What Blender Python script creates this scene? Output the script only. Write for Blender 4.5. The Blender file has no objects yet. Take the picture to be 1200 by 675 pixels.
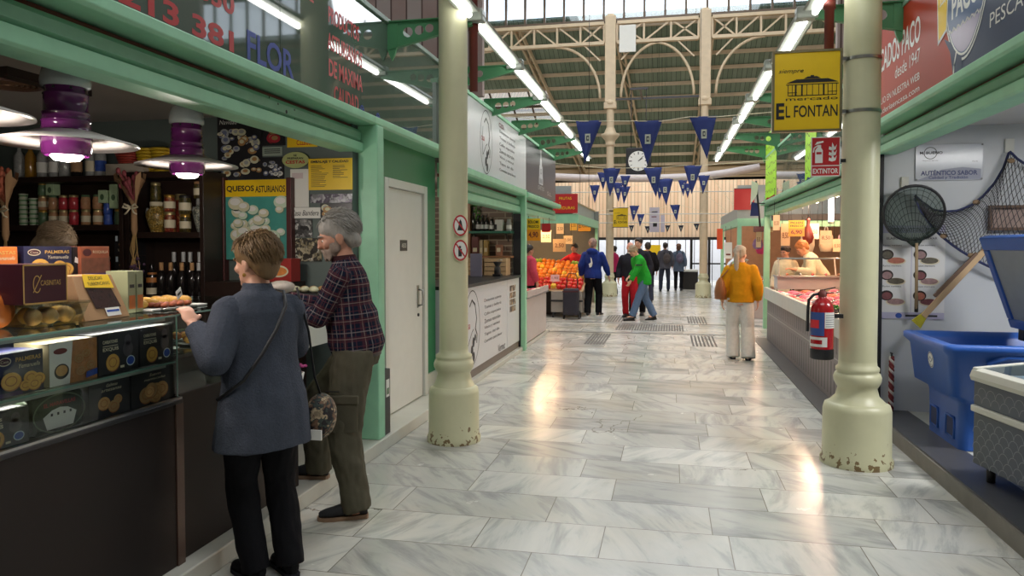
import bpy, bmesh, math, random
from mathutils import Vector, Matrix, Euler, noise as mnoise
R = math.radians
PI = math.pi
random.seed(7)
SC = bpy.context.scene
COL = SC.collection
# ------------------------------------------------------------------ camera, sky, daylight, exposure
cam_d = bpy.data.cameras.new('camera')
cam_d.sensor_width = 36.0
cam_d.lens = 26.01
cam_d.shift_y = -0.0165
cam_d.clip_start = 0.05
cam_d.clip_end = 200
cam = bpy.data.objects.new('camera', cam_d)
COL.objects.link(cam)
cam.location = (0, 0, 1.6)
cam.rotation_euler = (R(90 - 1.9), 0, R(12.05))
SC.camera = cam
SC.view_settings.view_transform = 'Standard'
SC.view_settings.look = 'None'
SC.view_settings.gamma = 1.0
SC.view_settings.use_curve_mapping = False
SC.view_settings.exposure = 0.0
SC.cycles.use_denoising = True
SC.cycles.max_bounces = 7
SC.cycles.diffuse_bounces = 4
SC.cycles.glossy_bounces = 3
SC.cycles.transparent_max_bounces = 10
SC.cycles.caustics_reflective = False
SC.cycles.caustics_refractive = False
SC.cycles.sample_clamp_indirect = 6.0
wd = bpy.data.worlds.new('overcast_sky')
SC.world = wd
wd.use_nodes = True
wd.node_tree.nodes['Background'].inputs[0].default_value = (0.93, 0.96, 1.0, 1)
wd.node_tree.nodes['Background'].inputs[1].default_value = 2.2

def area_light(name, loc, rot, sx, sy, power, color=(1, 1, 1)):
    l = bpy.data.lights.new(name, 'AREA')
    l.shape = 'RECTANGLE'
    l.size = sx
    l.size_y = sy
    l.energy = power
    l.color = color
    o = bpy.data.objects.new(name, l)
    COL.objects.link(o)
    o.location = loc
    o.rotation_euler = rot
    return o

def point_light(name, loc, power, color=(1, 1, 1), r=0.06):
    l = bpy.data.lights.new(name, 'POINT')
    l.energy = power
    l.color = color
    l.shadow_soft_size = r
    l.specular_factor = 0.35
    o = bpy.data.objects.new(name, l)
    COL.objects.link(o)
    o.location = loc
    return o

# daylight through the roof lantern of the hall and the two rows of high windows
area_light('lantern_daylight', (-0.4, 15, 11.35), (0, 0, 0), 7.0, 17.0, 1150, (0.97, 0.985, 1.0))
area_light('high_window_daylight', (-0.4, 23.8, 9.6), (R(-60), 0, 0), 14, 1.4, 260, (0.95, 0.98, 1.0))
area_light('high_window_daylight', (-0.4, 6.1, 9.6), (R(60), 0, 0), 14, 1.4, 260, (0.95, 0.98, 1.0))
# the rooflights of the low aisles, before and beyond the high hall
area_light('aisle_rooflight_daylight', (0.5, 1.0, 6.7), (0, 0, 0), 4.0, 2.2, 85, (0.97, 0.985, 1.0))
area_light('aisle_rooflight_daylight', (-0.4, 28.0, 5.9), (0, 0, 0), 9.0, 2.2, 260, (1, 0.97, 0.92))
area_light('entrance_daylight', (-0.5, 30.6, 1.3), (R(90), 0, 0), 6.0, 2.0, 110, (1, 0.97, 0.93))

area_light('street_daylight', (-0.5, 34.0, 4.5), (R(25), 0, 0), 12.0, 2.0, 700, (1, 0.98, 0.96))

# ------------------------------------------------------------------ helpers
def lin(c):
    def f(u):
        u = u / 255.0
        return u / 12.92 if u <= 0.04045 else ((u + 0.055) / 1.055) ** 2.4
    return (f(c[0]), f(c[1]), f(c[2]), 1.0)

MATS = {}

def new_mat(name):
    m = bpy.data.materials.new(name)
    m.use_nodes = True
    nt = m.node_tree
    return m, nt, nt.nodes['Principled BSDF']

def mat(name, rgb, rough=0.55, metal=0.0, spec=0.5, var=0.12, vscale=9.0, bump=0.0, bscale=60.0, coat=0.0, stretch=(1, 1, 1)):
    """plain surface with procedural tone variation and optional bump"""
    if name in MATS:
        return MATS[name]
    m, nt, b = new_mat(name)
    N, L = nt.nodes, nt.links
    tc = N.new('ShaderNodeTexCoord')
    mp = N.new('ShaderNodeMapping')
    mp.inputs['Scale'].default_value = stretch
    L.new(tc.outputs['Object'], mp.inputs[0])
    nz = N.new('ShaderNodeTexNoise')
    nz.inputs['Scale'].default_value = vscale
    nz.inputs['Detail'].default_value = 5
    L.new(mp.outputs[0], nz.inputs[0])
    mx = N.new('ShaderNodeMix')
    mx.data_type = 'RGBA'
    c = lin(rgb)
    mx.inputs[6].default_value = tuple(max(0, x * (1 - var)) for x in c[:3]) + (1,)
    mx.inputs[7].default_value = tuple(min(1, x * (1 + var)) for x in c[:3]) + (1,)
    L.new(nz.outputs[0], mx.inputs[0])
    L.new(mx.outputs[2], b.inputs['Base Color'])
    b.inputs['Roughness'].default_value = rough
    b.inputs['Metallic'].default_value = metal
    b.inputs['Specular IOR Level'].default_value = spec
    b.inputs['Coat Weight'].default_value = coat
    if bump:
        n2 = N.new('ShaderNodeTexNoise')
        n2.inputs['Scale'].default_value = bscale
        n2.inputs['Detail'].default_value = 4
        L.new(mp.outputs[0], n2.inputs[0])
        bp = N.new('ShaderNodeBump')
        bp.inputs['Strength'].default_value = bump
        bp.inputs['Distance'].default_value = 0.01
        L.new(n2.outputs[0], bp.inputs['Height'])
        L.new(bp.outputs[0], b.inputs['Normal'])
    MATS[name] = m
    return m

def emit(name, rgb, strength):
    if name in MATS:
        return MATS[name]
    m, nt, b = new_mat(name)
    b.inputs['Base Color'].default_value = lin(rgb)
    b.inputs['Emission Color'].default_value = lin(rgb)
    b.inputs['Emission Strength'].default_value = strength
    MATS[name] = m
    return m

def glass(name, rgb=(240, 246, 242), clear=0.985, rough=0.02):
    """thin pane: mostly see-through, with a mirror-like sheen"""
    if name in MATS:
        return MATS[name]
    m, nt, b = new_mat(name)
    N, L = nt.nodes, nt.links
    tr = N.new('ShaderNodeBsdfTransparent')
    tr.inputs[0].default_value = lin(rgb)
    b.inputs['Base Color'].default_value = lin(rgb)
    b.inputs['Roughness'].default_value = rough
    fr = N.new('ShaderNodeFresnel')
    fr.inputs[0].default_value = 1.45
    mx = N.new('ShaderNodeMixShader')
    mth = N.new('ShaderNodeMath')
    mth.operation = 'MULTIPLY_ADD'
    mth.inputs[1].default_value = 0.75
    mth.inputs[2].default_value = 1 - clear
    L.new(fr.outputs[0], mth.inputs[0])
    L.new(mth.outputs[0], mx.inputs[0])
    gl = N.new('ShaderNodeBsdfGlossy')
    gl.inputs['Roughness'].default_value = rough
    gl.inputs['Color'].default_value = (.9, .95, .93, 1)
    df = N.new('ShaderNodeBsdfDiffuse')
    df.inputs[0].default_value = lin(rgb)
    L.new(tr.outputs[0], mx.inputs[1])
    L.new(gl.outputs[0], mx.inputs[2])
    L.new(mx.outputs[0], N['Material Output'].inputs[0])
    MATS[name] = m
    return m

def picture(name, cols, scale=14.0, seed=0.0, rough=0.35, soft=False):
    """a printed photograph: irregular blobs of a few colours"""
    if name in MATS:
        return MATS[name]
    m, nt, b = new_mat(name)
    N, L = nt.nodes, nt.links
    tc = N.new('ShaderNodeTexCoord')
    mp = N.new('ShaderNodeMapping')
    mp.inputs['Location'].default_value = (seed * 3.1, seed * 1.7, seed)
    L.new(tc.outputs['Object'], mp.inputs[0])
    nz = N.new('ShaderNodeTexNoise')
    nz.inputs['Scale'].default_value = scale * 0.8
    L.new(mp.outputs[0], nz.inputs[0])
    add = N.new('ShaderNodeMixRGB')
    add.blend_type = 'LINEAR_LIGHT'
    add.inputs[0].default_value = 0.06
    L.new(mp.outputs[0], add.inputs[1])
    L.new(nz.outputs[1], add.inputs[2])
    vo = N.new('ShaderNodeTexVoronoi')
    vo.inputs['Scale'].default_value = scale
    L.new(add.outputs[0], vo.inputs[0])
    sep = N.new('ShaderNodeSeparateColor')
    L.new(vo.outputs['Color'], sep.inputs[0])
    ra = N.new('ShaderNodeValToRGB')
    ra.color_ramp.interpolation = 'LINEAR' if soft else 'CONSTANT'
    e = ra.color_ramp.elements
    e[0].color = lin(cols[0])
    e[1].position = 1.0 / len(cols)
    e[1].color = lin(cols[1])
    for i in range(2, len(cols)):
        k = e.new(i / len(cols))
        k.color = lin(cols[i])
    L.new(sep.outputs[0], ra.inputs[0])
    r2 = N.new('ShaderNodeValToRGB')
    r2.color_ramp.elements[0].color = (1, 1, 1, 1)
    r2.color_ramp.elements[0].position = 0.25
    r2.color_ramp.elements[1].color = (.35, .35, .35, 1)
    r2.color_ramp.elements[1].position = 0.8
    L.new(vo.outputs['Distance'], r2.inputs[0])
    mu = N.new('ShaderNodeMixRGB')
    mu.blend_type = 'MULTIPLY'
    mu.inputs[0].default_value = 1.0
    L.new(ra.outputs[0], mu.inputs[1])
    L.new(r2.outputs[0], mu.inputs[2])
    L.new(mu.outputs[0], b.inputs['Base Color'])
    b.inputs['Roughness'].default_value = rough
    MATS[name] = m
    return m

TEXT_CACHE = {}

def text_data(s, shear=0.0, bold=0.0):
    key = (s, shear, bold)
    if key in TEXT_CACHE:
        return TEXT_CACHE[key]
    cu = bpy.data.curves.new('lettering', 'FONT')
    cu.body = s
    cu.size = 1.0
    cu.shear = shear
    cu.offset = bold
    cu.resolution_u = 3
    ob = bpy.data.objects.new('lettering', cu)
    COL.objects.link(ob)
    dg = bpy.context.evaluated_depsgraph_get()
    me = bpy.data.meshes.new_from_object(ob.evaluated_get(dg))
    vs = [v.co.copy() for v in me.vertices]
    fs = [tuple(p.vertices) for p in me.polygons]
    bpy.data.objects.remove(ob)
    bpy.data.curves.remove(cu)
    bpy.data.meshes.remove(me)
    TEXT_CACHE[key] = (vs, fs)
    return vs, fs

def frame(o, right, up):
    """matrix whose x is 'right', y is 'up' and z the face normal, at point o"""
    r = Vector(right).normalized()
    u = Vector(up)
    n = r.cross(u).normalized()
    u = n.cross(r).normalized()
    return Matrix(((r.x, u.x, n.x, o[0]), (r.y, u.y, n.y, o[1]), (r.z, u.z, n.z, o[2]), (0, 0, 0, 1)))

UP = (0, 0, 1)
def on_left(y, z, x=-2.35):   # a face that looks towards +X
    return frame((x, y, z), (0, 1, 0), UP)
def on_right(y, z, x=1.8):    # a face that looks towards -X
    return frame((x, y, z), (0, -1, 0), UP)
def on_front(x, z, y):        # a face that looks towards -Y
    return frame((x, y, z), (1, 0, 0), UP)

class MB:
    """collects faces of several materials into one mesh"""
    def __init__(s, m=None):
        s.v = []; s.f = []; s.mi = []; s.sm = []; s.mats = []; s.M = Matrix(); s.cur = 0
        if m: s.use(m)
    def use(s, m):
        if m not in s.mats: s.mats.append(m)
        s.cur = s.mats.index(m)
        return s
    def at(s, M=None):
        s.M = M if M is not None else Matrix()
        return s
    def add(s, vs, fs, smooth=False):
        n = len(s.v)
        for p in vs: s.v.append(s.M @ Vector(p))
        for f in fs:
            s.f.append(tuple(i + n for i in f)); s.mi.append(s.cur); s.sm.append(smooth)
        return s
    def box(s, x0, x1, y0, y1, z0, z1):
        vs = [(x0, y0, z0), (x1, y0, z0), (x1, y1, z0), (x0, y1, z0), (x0, y0, z1), (x1, y0, z1), (x1, y1, z1), (x0, y1, z1)]
        return s.add(vs, [(0, 3, 2, 1), (4, 5, 6, 7), (0, 1, 5, 4), (1, 2, 6, 5), (2, 3, 7, 6), (3, 0, 4, 7)])
    def bar(s, p0, p1, w, h=None, up=(0, 0, 1)):
        h = h or w
        p0 = Vector(p0); p1 = Vector(p1)
        d = (p1 - p0).normalized()
        u = Vector(up)
        if abs(d.dot(u)) > 0.98: u = Vector((1, 0, 0))
        a = d.cross(u).normalized() * w / 2
        b = a.cross(d).normalized() * h / 2
        vs = [p0 - a - b, p0 + a - b, p0 + a + b, p0 - a + b, p1 - a - b, p1 + a - b, p1 + a + b, p1 - a + b]
        return s.add(vs, [(0, 1, 2, 3), (7, 6, 5, 4), (0, 4, 5, 1), (1, 5, 6, 2), (2, 6, 7, 3), (3, 7, 4, 0)])
    def tube(s, pts, r, n=8, closed=False, caps=True, flat=1.0):
        pts = [Vector(p) for p in pts]
        m = len(pts)
        rs = r if isinstance(r, (list, tuple)) else [r] * m
        vs = []; prev = None
        for i, p in enumerate(pts):
            a = pts[(i - 1) % m] if (closed or i > 0) else p
            c = pts[(i + 1) % m] if (closed or i < m - 1) else p
            d = (c - a).normalized()
            if prev is None:
                u = Vector((0, 0, 1)) if abs(d.z) < 0.95 else Vector((1, 0, 0))
                u = (u - d * d.dot(u)).normalized()
            else:
                u = prev - d * d.dot(prev)
                u = u.normalized() if u.length > 1e-6 else Vector((1, 0, 0))
            prev = u
            w = d.cross(u)
            for k in range(n):
                t = 2 * PI * k / n
                vs.append(p + (u * math.cos(t) * flat + w * math.sin(t)) * rs[i])
        fs = []
        for i in range(m if closed else m - 1):
            j = (i + 1) % m
            for k in range(n):
                l = (k + 1) % n
                fs.append((i * n + k, i * n + l, j * n + l, j * n + k))
        if caps and not closed:
            fs.append(tuple(range(n - 1, -1, -1)))
            fs.append(tuple((m - 1) * n + k for k in range(n)))
        return s.add(vs, fs, n > 5)
    def cyl(s, p0, p1, r0, r1=None, n=16):
        return s.tube([p0, p1], [r0, r0 if r1 is None else r1], n)
    def lathe(s, prof, c=(0, 0, 0), n=24, smooth=True, sx=1.0, sy=1.0):
        vs = []; fs = []
        for r, z in prof:
            for k in range(n):
                t = 2 * PI * k / n
                vs.append((c[0] + r * sx * math.cos(t), c[1] + r * sy * math.sin(t), c[2] + z))
        m = len(prof)
        for i in range(m - 1):
            for k in range(n):
                l = (k + 1) % n
                fs.append((i * n + k, i * n + l, (i + 1) * n + l, (i + 1) * n + k))
        s.add(vs, fs, smooth)
        if prof[0][0] > 1e-4: s.add(vs[:n], [tuple(range(n - 1, -1, -1))])
        if prof[-1][0] > 1e-4: s.add(vs[-n:], [tuple(range(n))])
        return s
    def ell(s, c, r, nu=14, nv=9, rot=None):
        r = (r, r, r) if isinstance(r, (int, float)) else r
        vs = []; fs = []
        for j in range(nv + 1):
            ph = -PI / 2 + PI * j / nv
            for i in range(nu):
                t = 2 * PI * i / nu
                p = Vector((r[0] * math.cos(ph) * math.cos(t), r[1] * math.cos(ph) * math.sin(t), r[2] * math.sin(ph)))
                if rot is not None: p = rot @ p
                vs.append(p + Vector(c))
        for j in range(nv):
            for i in range(nu):
                k = (i + 1) % nu
                fs.append((j * nu + i, j * nu + k, (j + 1) * nu + k, (j + 1) * nu + i))
        return s.add(vs, fs, True)
    def rings(s, rings, smooth=True, caps=True):
        n = len(rings[0]); vs = [p for r in rings for p in r]; fs = []
        for i in range(len(rings) - 1):
            for k in range(n):
                l = (k + 1) % n
                fs.append((i * n + k, i * n + l, (i + 1) * n + l, (i + 1) * n + k))
        s.add(vs, fs, smooth)
        if caps:
            s.add(rings[0], [tuple(range(n - 1, -1, -1))]); s.add(rings[-1], [tuple(range(n))])
        return s
    def prism(s, pts, z0, z1):
        """polygon in the local xy plane, extruded along local z"""
        n = len(pts)
        vs = [(p[0], p[1], z0) for p in pts] + [(p[0], p[1], z1) for p in pts]
        fs = [tuple(range(n - 1, -1, -1)), tuple(range(n, 2 * n))]
        for i in range(n):
            j = (i + 1) % n
            fs.append((i, j, n + j, n + i))
        return s.add(vs, fs)
    def flat(s, pts, z=0.0):
        return s.add([(p[0], p[1], z) for p in pts], [tuple(range(len(pts)))])
    def rect(s, x0, x1, y0, y1, z=0.0):
        return s.flat([(x0, y0), (x1, y0), (x1, y1), (x0, y1)], z)
    def disc(s, cx, cy, rx, ry=None, z=0.0, n=24):
        ry = ry or rx
        return s.flat([(cx + rx * math.cos(2 * PI * k / n), cy + ry * math.sin(2 * PI * k / n)) for k in range(n)], z)
    def ring(s, cx, cy, rx, ry, w, z=0.0, n=32, a0=0, a1=360):
        full = abs(a1 - a0) >= 360
        m = n if full else n + 1
        vs = []
        for k in range(m):
            t = R(a0 + (a1 - a0) * k / n)
            vs.append((cx + rx * math.cos(t), cy + ry * math.sin(t), z))
            vs.append((cx + (rx - w) * math.cos(t), cy + (ry - w) * math.sin(t), z))
        fs = []
        for k in range(n):
            j = (k + 1) % m
            fs.append((2 * k, 2 * j, 2 * j + 1, 2 * k + 1))
        return s.add(vs, fs)
    def line(s, pts, w, z=0.0):
        for a, b in zip(pts[:-1], pts[1:]):
            a = Vector((a[0], a[1])); b = Vector((b[0], b[1]))
            d = (b - a)
            if d.length < 1e-6: continue
            d.normalize()
            n = Vector((-d.y, d.x)) * w / 2
            a = a - d * w * .3; b = b + d * w * .3
            s.flat([a - n, b - n, b + n, a + n], z)
        return s
    def text(s, t, x, y, w=None, h=0.1, z=0.001, align='L', shear=0.0, bold=0.0):
        """lettering with its lower left corner at x, y, fitted to width w and height h"""
        vs, fs = text_data(t, shear, bold)
        if not vs: return s
        x0 = min(v.x for v in vs); x1 = max(v.x for v in vs)
        y0 = min(v.y for v in vs); y1 = max(v.y for v in vs)
        ky = h / max(1e-6, y1 - y0)
        kx = ky if w is None else w / max(1e-6, x1 - x0)
        if align == 'C': x = x - kx * (x1 - x0) / 2
        if align == 'R': x = x - kx * (x1 - x0)
        return s.add([(x + (v.x - x0) * kx, y + (v.y - y0) * ky, z) for v in vs], fs)
    def build(s, name, parent=None, bev=0.0, local=False, seg=2, auto=True):
        me = bpy.data.meshes.new(name)
        o = bpy.data.objects.new(name, me)
        COL.objects.link(o)
        inv = Matrix()
        if parent is not None:
            o.parent = parent
            if not local: inv = wmat(parent).inverted()
        me.from_pydata([inv @ p for p in s.v], [], s.f)
        for m in s.mats: me.materials.append(m)
        me.polygons.foreach_set('material_index', s.mi)
        me.polygons.foreach_set('use_smooth', s.sm)
        me.update()
        if bev:
            b = o.modifiers.new('edge_rounding', 'BEVEL')
            b.width = bev; b.segments = seg; b.limit_method = 'ANGLE'; b.angle_limit = R(40)
        return o

def lines(parent, M, m, items, name='lettering'):
    """each line of lettering is a part of its own"""
    for it in items:
        t, x, y, w, h = it[:5]; k = it[5] if len(it) > 5 else {}
        MB(m).at(M).text(t, x, y, w, h, **k).build(name, parent)

def wmat(o):
    m = o.matrix_basis.copy()
    while o.parent is not None:
        o = o.parent
        m = o.matrix_basis @ m
    return m

def tag(o, label, cat, group=None, kind=None):
    o['label'] = label
    o['category'] = cat
    if group: o['group'] = group
    if kind: o['kind'] = kind
    return o

def thing(name, label, cat, loc=(0, 0, 0), rz=0.0, group=None):
    o = bpy.data.objects.new(name, None)
    o.empty_display_size = 0.1
    COL.objects.link(o)
    o.location = loc
    o.rotation_euler = (0, 0, rz)
    return tag(o, label, cat, group)

def structure(o):
    o['kind'] = 'structure'
    return o

def copy_tree(o, parent=None):
    c = o.copy()
    COL.objects.link(c)
    c.parent = parent
    for ch in list(o.children): copy_tree(ch, c)
    return c

ORD = ['first', 'second', 'third', 'fourth', 'fifth', 'sixth', 'seventh', 'eighth', 'ninth', 'tenth', 'eleventh', 'twelfth',
       'thirteenth', 'fourteenth', 'fifteenth', 'sixteenth', 'seventeenth', 'eighteenth', 'nineteenth', 'twentieth']

# measured directions of the photograph: pixel of the 1200 x 675 frame to a point of the place
_Rm = cam.rotation_euler.to_matrix()
def px(u, v, x=None, y=None, z=None):
    r = _Rm @ Vector(((u - 600) / 867.0, (337.5 - 0.0165 * 1200 - v) / 867.0, -1.0))
    if x is not None: t = x / r.x
    elif y is not None: t = y / r.y
    else: t = (z - 1.6) / r.z
    return Vector((r.x * t, r.y * t, 1.6 + r.z * t))
# ------------------------------------------------------------------ materials shared by the building
GREEN = mat('mint_green_paint', (150, 206, 170), 0.42, var=0.16, vscale=7, bump=0.05, bscale=40)
GREEN_DK = mat('shutter_green_paint', (126, 178, 146), 0.45, var=0.18, vscale=10)
GREEN_WALL = mat('green_wall_paint', (62, 134, 92), 0.4, var=0.1, vscale=3, bump=0.04, bscale=25)
BRACKET = mat('bracket_green_paint', (76, 136, 94), 0.45, var=0.12)
COLUMN = mat('cream_column_paint', (202, 200, 166), 0.38, var=0.1, vscale=5, bump=0.12, bscale=14)
BEIGE = mat('beige_iron_paint', (210, 190, 160), 0.5, var=0.15, vscale=6)
WOODR = mat('pale_timber', (190, 160, 122), 0.6, var=0.2, vscale=4, stretch=(1, 1, .2))
WHITE = mat('white_lacquer', (214, 214, 208), 0.35, var=0.05)
WHITEP = mat('white_paper', (226, 226, 220), 0.6, var=0.04)
BLACK = mat('black_ink', (26, 26, 30), 0.5, var=0.1)
DKWOOD = mat('dark_stained_wood', (40, 27, 22), 0.4, var=0.3, vscale=6, stretch=(1, 1, 6))
STEEL = mat('brushed_steel', (178, 178, 176), 0.28, 1.0, var=0.08, vscale=3)
DKSTEEL = mat('dark_metal', (66, 66, 68), 0.4, 0.8, var=0.1)
KERB = mat('kerb_marble', (196, 196, 186), 0.3, var=0.16, vscale=5)
RED = mat('red_print', (182, 38, 42), 0.4, var=0.05)
YELLOW = mat('yellow_print', (236, 196, 22), 0.42, var=0.05)
CREAM = mat('cream_plaster', (206, 196, 176), 0.7, var=0.1, vscale=2)
PALEGREY = mat('pale_plaster', (198, 198, 200), 0.55, var=0.06, vscale=3)
GREYWALL = mat('grey_stone_wall', (120, 118, 112), 0.7, var=0.15, vscale=3)
REDBROWN = mat('redbrown_paint', (112, 44, 36), 0.5, var=0.1)
MULL = mat('window_iron', (94, 78, 62), 0.5, var=0.1)
CLEAR = glass('clear_glass')
SKYGLASS = glass('roof_glass', (240, 245, 250), 0.92)

def marble_floor():
    m, nt, b = new_mat('marble_slabs')
    N, L = nt.nodes, nt.links
    tc = N.new('ShaderNodeTexCoord')
    mp = N.new('ShaderNodeMapping')
    mp.inputs['Location'].default_value = (0.35, 0.2, 0)
    L.new(tc.outputs['Object'], mp.inputs[0])
    br = N.new('ShaderNodeTexBrick')
    br.inputs['Scale'].default_value = 1.0
    br.inputs['Brick Width'].default_value = 0.94
    br.inputs['Row Height'].default_value = 0.44
    br.inputs['Mortar Size'].default_value = 0.0028
    br.inputs['Mortar Smooth'].default_value = 0.1
    br.inputs['Color1'].default_value = (0, 0, 0, 1)
    br.inputs['Color2'].default_value = (1, 1, 1, 1)
    br.inputs['Mortar'].default_value = (.5, .5, .5, 1)
    br.offset = 0.37
    br.squash = 0.72
    br.squash_frequency = 3
    L.new(mp.outputs[0], br.inputs[0])
    sep = N.new('ShaderNodeSeparateColor')
    L.new(br.outputs['Color'], sep.inputs[0])
    w = N.new('ShaderNodeMath'); w.operation = 'MULTIPLY'; w.inputs[1].default_value = 40
    L.new(sep.outputs[0], w.inputs[0])
    # every slab is cut from another place and turned another way
    rot = N.new('ShaderNodeVectorRotate'); rot.rotation_type = 'Z_AXIS'
    ang = N.new('ShaderNodeMath'); ang.operation = 'MULTIPLY'; ang.inputs[1].default_value = 2.4
    L.new(sep.outputs[0], ang.inputs[0])
    L.new(tc.outputs['Object'], rot.inputs['Vector']); L.new(ang.outputs[0], rot.inputs['Angle'])
    st = N.new('ShaderNodeMapping'); st.inputs['Scale'].default_value = (1, 4.5, 1)
    L.new(rot.outputs[0], st.inputs[0])
    nz = N.new('ShaderNodeTexNoise'); nz.noise_dimensions = '4D'
    nz.inputs['Scale'].default_value = 1.5; nz.inputs['Detail'].default_value = 9; nz.inputs['Roughness'].default_value = 0.62
    nz.inputs['Distortion'].default_value = 0.7
    L.new(st.outputs[0], nz.inputs[0]); L.new(w.outputs[0], nz.inputs['W'])
    ra = N.new('ShaderNodeValToRGB')
    e = ra.color_ramp.elements
    e[0].position = 0.3; e[0].color = lin((158, 160, 158))
    e[1].position = 0.62; e[1].color = lin((214, 213, 206))
    k = e.new(0.44); k.color = lin((188, 189, 185))
    k = e.new(0.5); k.color = lin((206, 206, 200))
    L.new(nz.outputs[0], ra.inputs[0])
    tone = N.new('ShaderNodeMapRange')
    tone.inputs['To Min'].default_value = 0.68; tone.inputs['To Max'].default_value = 1.02
    L.new(sep.outputs[0], tone.inputs[0])
    mu = N.new('ShaderNodeMixRGB'); mu.blend_type = 'MULTIPLY'; mu.inputs[0].default_value = 1
    L.new(ra.outputs[0], mu.inputs[1]); L.new(tone.outputs[0], mu.inputs[2])
    # warm cream clouding of the stone
    wz = N.new('ShaderNodeTexNoise'); wz.inputs['Scale'].default_value = 0.9; wz.inputs['Detail'].default_value = 6
    L.new(tc.outputs['Object'], wz.inputs[0])
    wr_ = N.new('ShaderNodeMapRange'); wr_.inputs['From Min'].default_value = 0.48; wr_.inputs['From Max'].default_value = 0.7; wr_.inputs['To Max'].default_value = 0.8
    L.new(wz.outputs[0], wr_.inputs[0])
    wm_ = N.new('ShaderNodeMixRGB'); wm_.blend_type = 'MULTIPLY'; wm_.inputs[2].default_value = (1, .93, .82, 1)
    L.new(wr_.outputs[0], wm_.inputs[0]); L.new(mu.outputs[0], wm_.inputs[1])
    mu = wm_
    # cracks here and there
    cz = N.new('ShaderNodeTexVoronoi'); cz.feature = 'DISTANCE_TO_EDGE'; cz.inputs['Scale'].default_value = 0.62
    wob = N.new('ShaderNodeTexNoise'); wob.inputs['Scale'].default_value = 2.5; wob.inputs['Detail'].default_value = 5
    L.new(tc.outputs['Object'], wob.inputs[0])
    wa = N.new('ShaderNodeMixRGB'); wa.blend_type = 'LINEAR_LIGHT'; wa.inputs[0].default_value = 0.35
    L.new(tc.outputs['Object'], wa.inputs[1]); L.new(wob.outputs[1], wa.inputs[2]); L.new(wa.outputs[0], cz.inputs[0])
    cm = N.new('ShaderNodeMath'); cm.operation = 'LESS_THAN'; cm.inputs[1].default_value = 0.0035
    L.new(cz.outputs['Distance'], cm.inputs[0])
    msk = N.new('ShaderNodeTexNoise'); msk.inputs['Scale'].default_value = 0.55
    L.new(tc.outputs['Object'], msk.inputs[0])
    mg = N.new('ShaderNodeMath'); mg.operation = 'GREATER_THAN'; mg.inputs[1].default_value = 0.56
    L.new(msk.outputs[0], mg.inputs[0])
    cc = N.new('ShaderNodeMath'); cc.operation = 'MULTIPLY'
    L.new(cm.outputs[0], cc.inputs[0]); L.new(mg.outputs[0], cc.inputs[1])
    mx0 = N.new('ShaderNodeMath'); mx0.operation = 'MAXIMUM'
    L.new(cc.outputs[0], mx0.inputs[0]); L.new(br.outputs['Fac'], mx0.inputs[1])
    jo = N.new('ShaderNodeMixRGB'); jo.inputs[2].default_value = lin((120, 114, 104))
    L.new(mx0.outputs[0], jo.inputs[0]); L.new(mu.outputs[0], jo.inputs[1])
    L.new(jo.outputs[0], b.inputs['Base Color'])
    rz = N.new('ShaderNodeTexNoise'); rz.inputs['Scale'].default_value = 3; rz.inputs['Detail'].default_value = 6
    L.new(tc.outputs['Object'], rz.inputs[0])
    rr = N.new('ShaderNodeMapRange'); rr.inputs['To Min'].default_value = 0.12; rr.inputs['To Max'].default_value = 0.34
    L.new(rz.outputs[0], rr.inputs[0]); L.new(rr.outputs[0], b.inputs['Roughness'])
    bp = N.new('ShaderNodeBump'); bp.inputs['Strength'].default_value = 0.25; bp.inputs['Distance'].default_value = 0.004; bp.invert = True
    L.new(mx0.outputs[0], bp.inputs['Height']); L.new(bp.outputs[0], b.inputs['Normal'])
    return m

def chipped_column():
    """the cream paint again, chipped and dirty along the foot"""
    m = COLUMN.copy(); m.name = 'chipped_column_paint'
    nt = m.node_tree; N, L = nt.nodes, nt.links
    b = N['Principled BSDF']; src = b.inputs['Base Color'].links[0].from_socket
    tc = N.new('ShaderNodeTexCoord'); sp = N.new('ShaderNodeSeparateXYZ'); L.new(tc.outputs['Object'], sp.inputs[0])
    nz = N.new('ShaderNodeTexNoise'); nz.inputs['Scale'].default_value = 22; nz.inputs['Detail'].default_value = 6; L.new(tc.outputs['Object'], nz.inputs[0])
    k = N.new('ShaderNodeMapRange'); k.inputs['From Max'].default_value = 0.2; k.inputs['To Min'].default_value = 0.5; k.inputs['To Max'].default_value = 0.74; L.new(sp.outputs[2], k.inputs[0])
    g = N.new('ShaderNodeMath'); g.operation = 'GREATER_THAN'; L.new(nz.outputs[0], g.inputs[0]); L.new(k.outputs[0], g.inputs[1])
    mx = N.new('ShaderNodeMixRGB'); mx.inputs[2].default_value = lin((124, 104, 72)); L.new(g.outputs[0], mx.inputs[0]); L.new(src, mx.inputs[1])
    L.new(mx.outputs[0], b.inputs['Base Color'])
    return m

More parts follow.
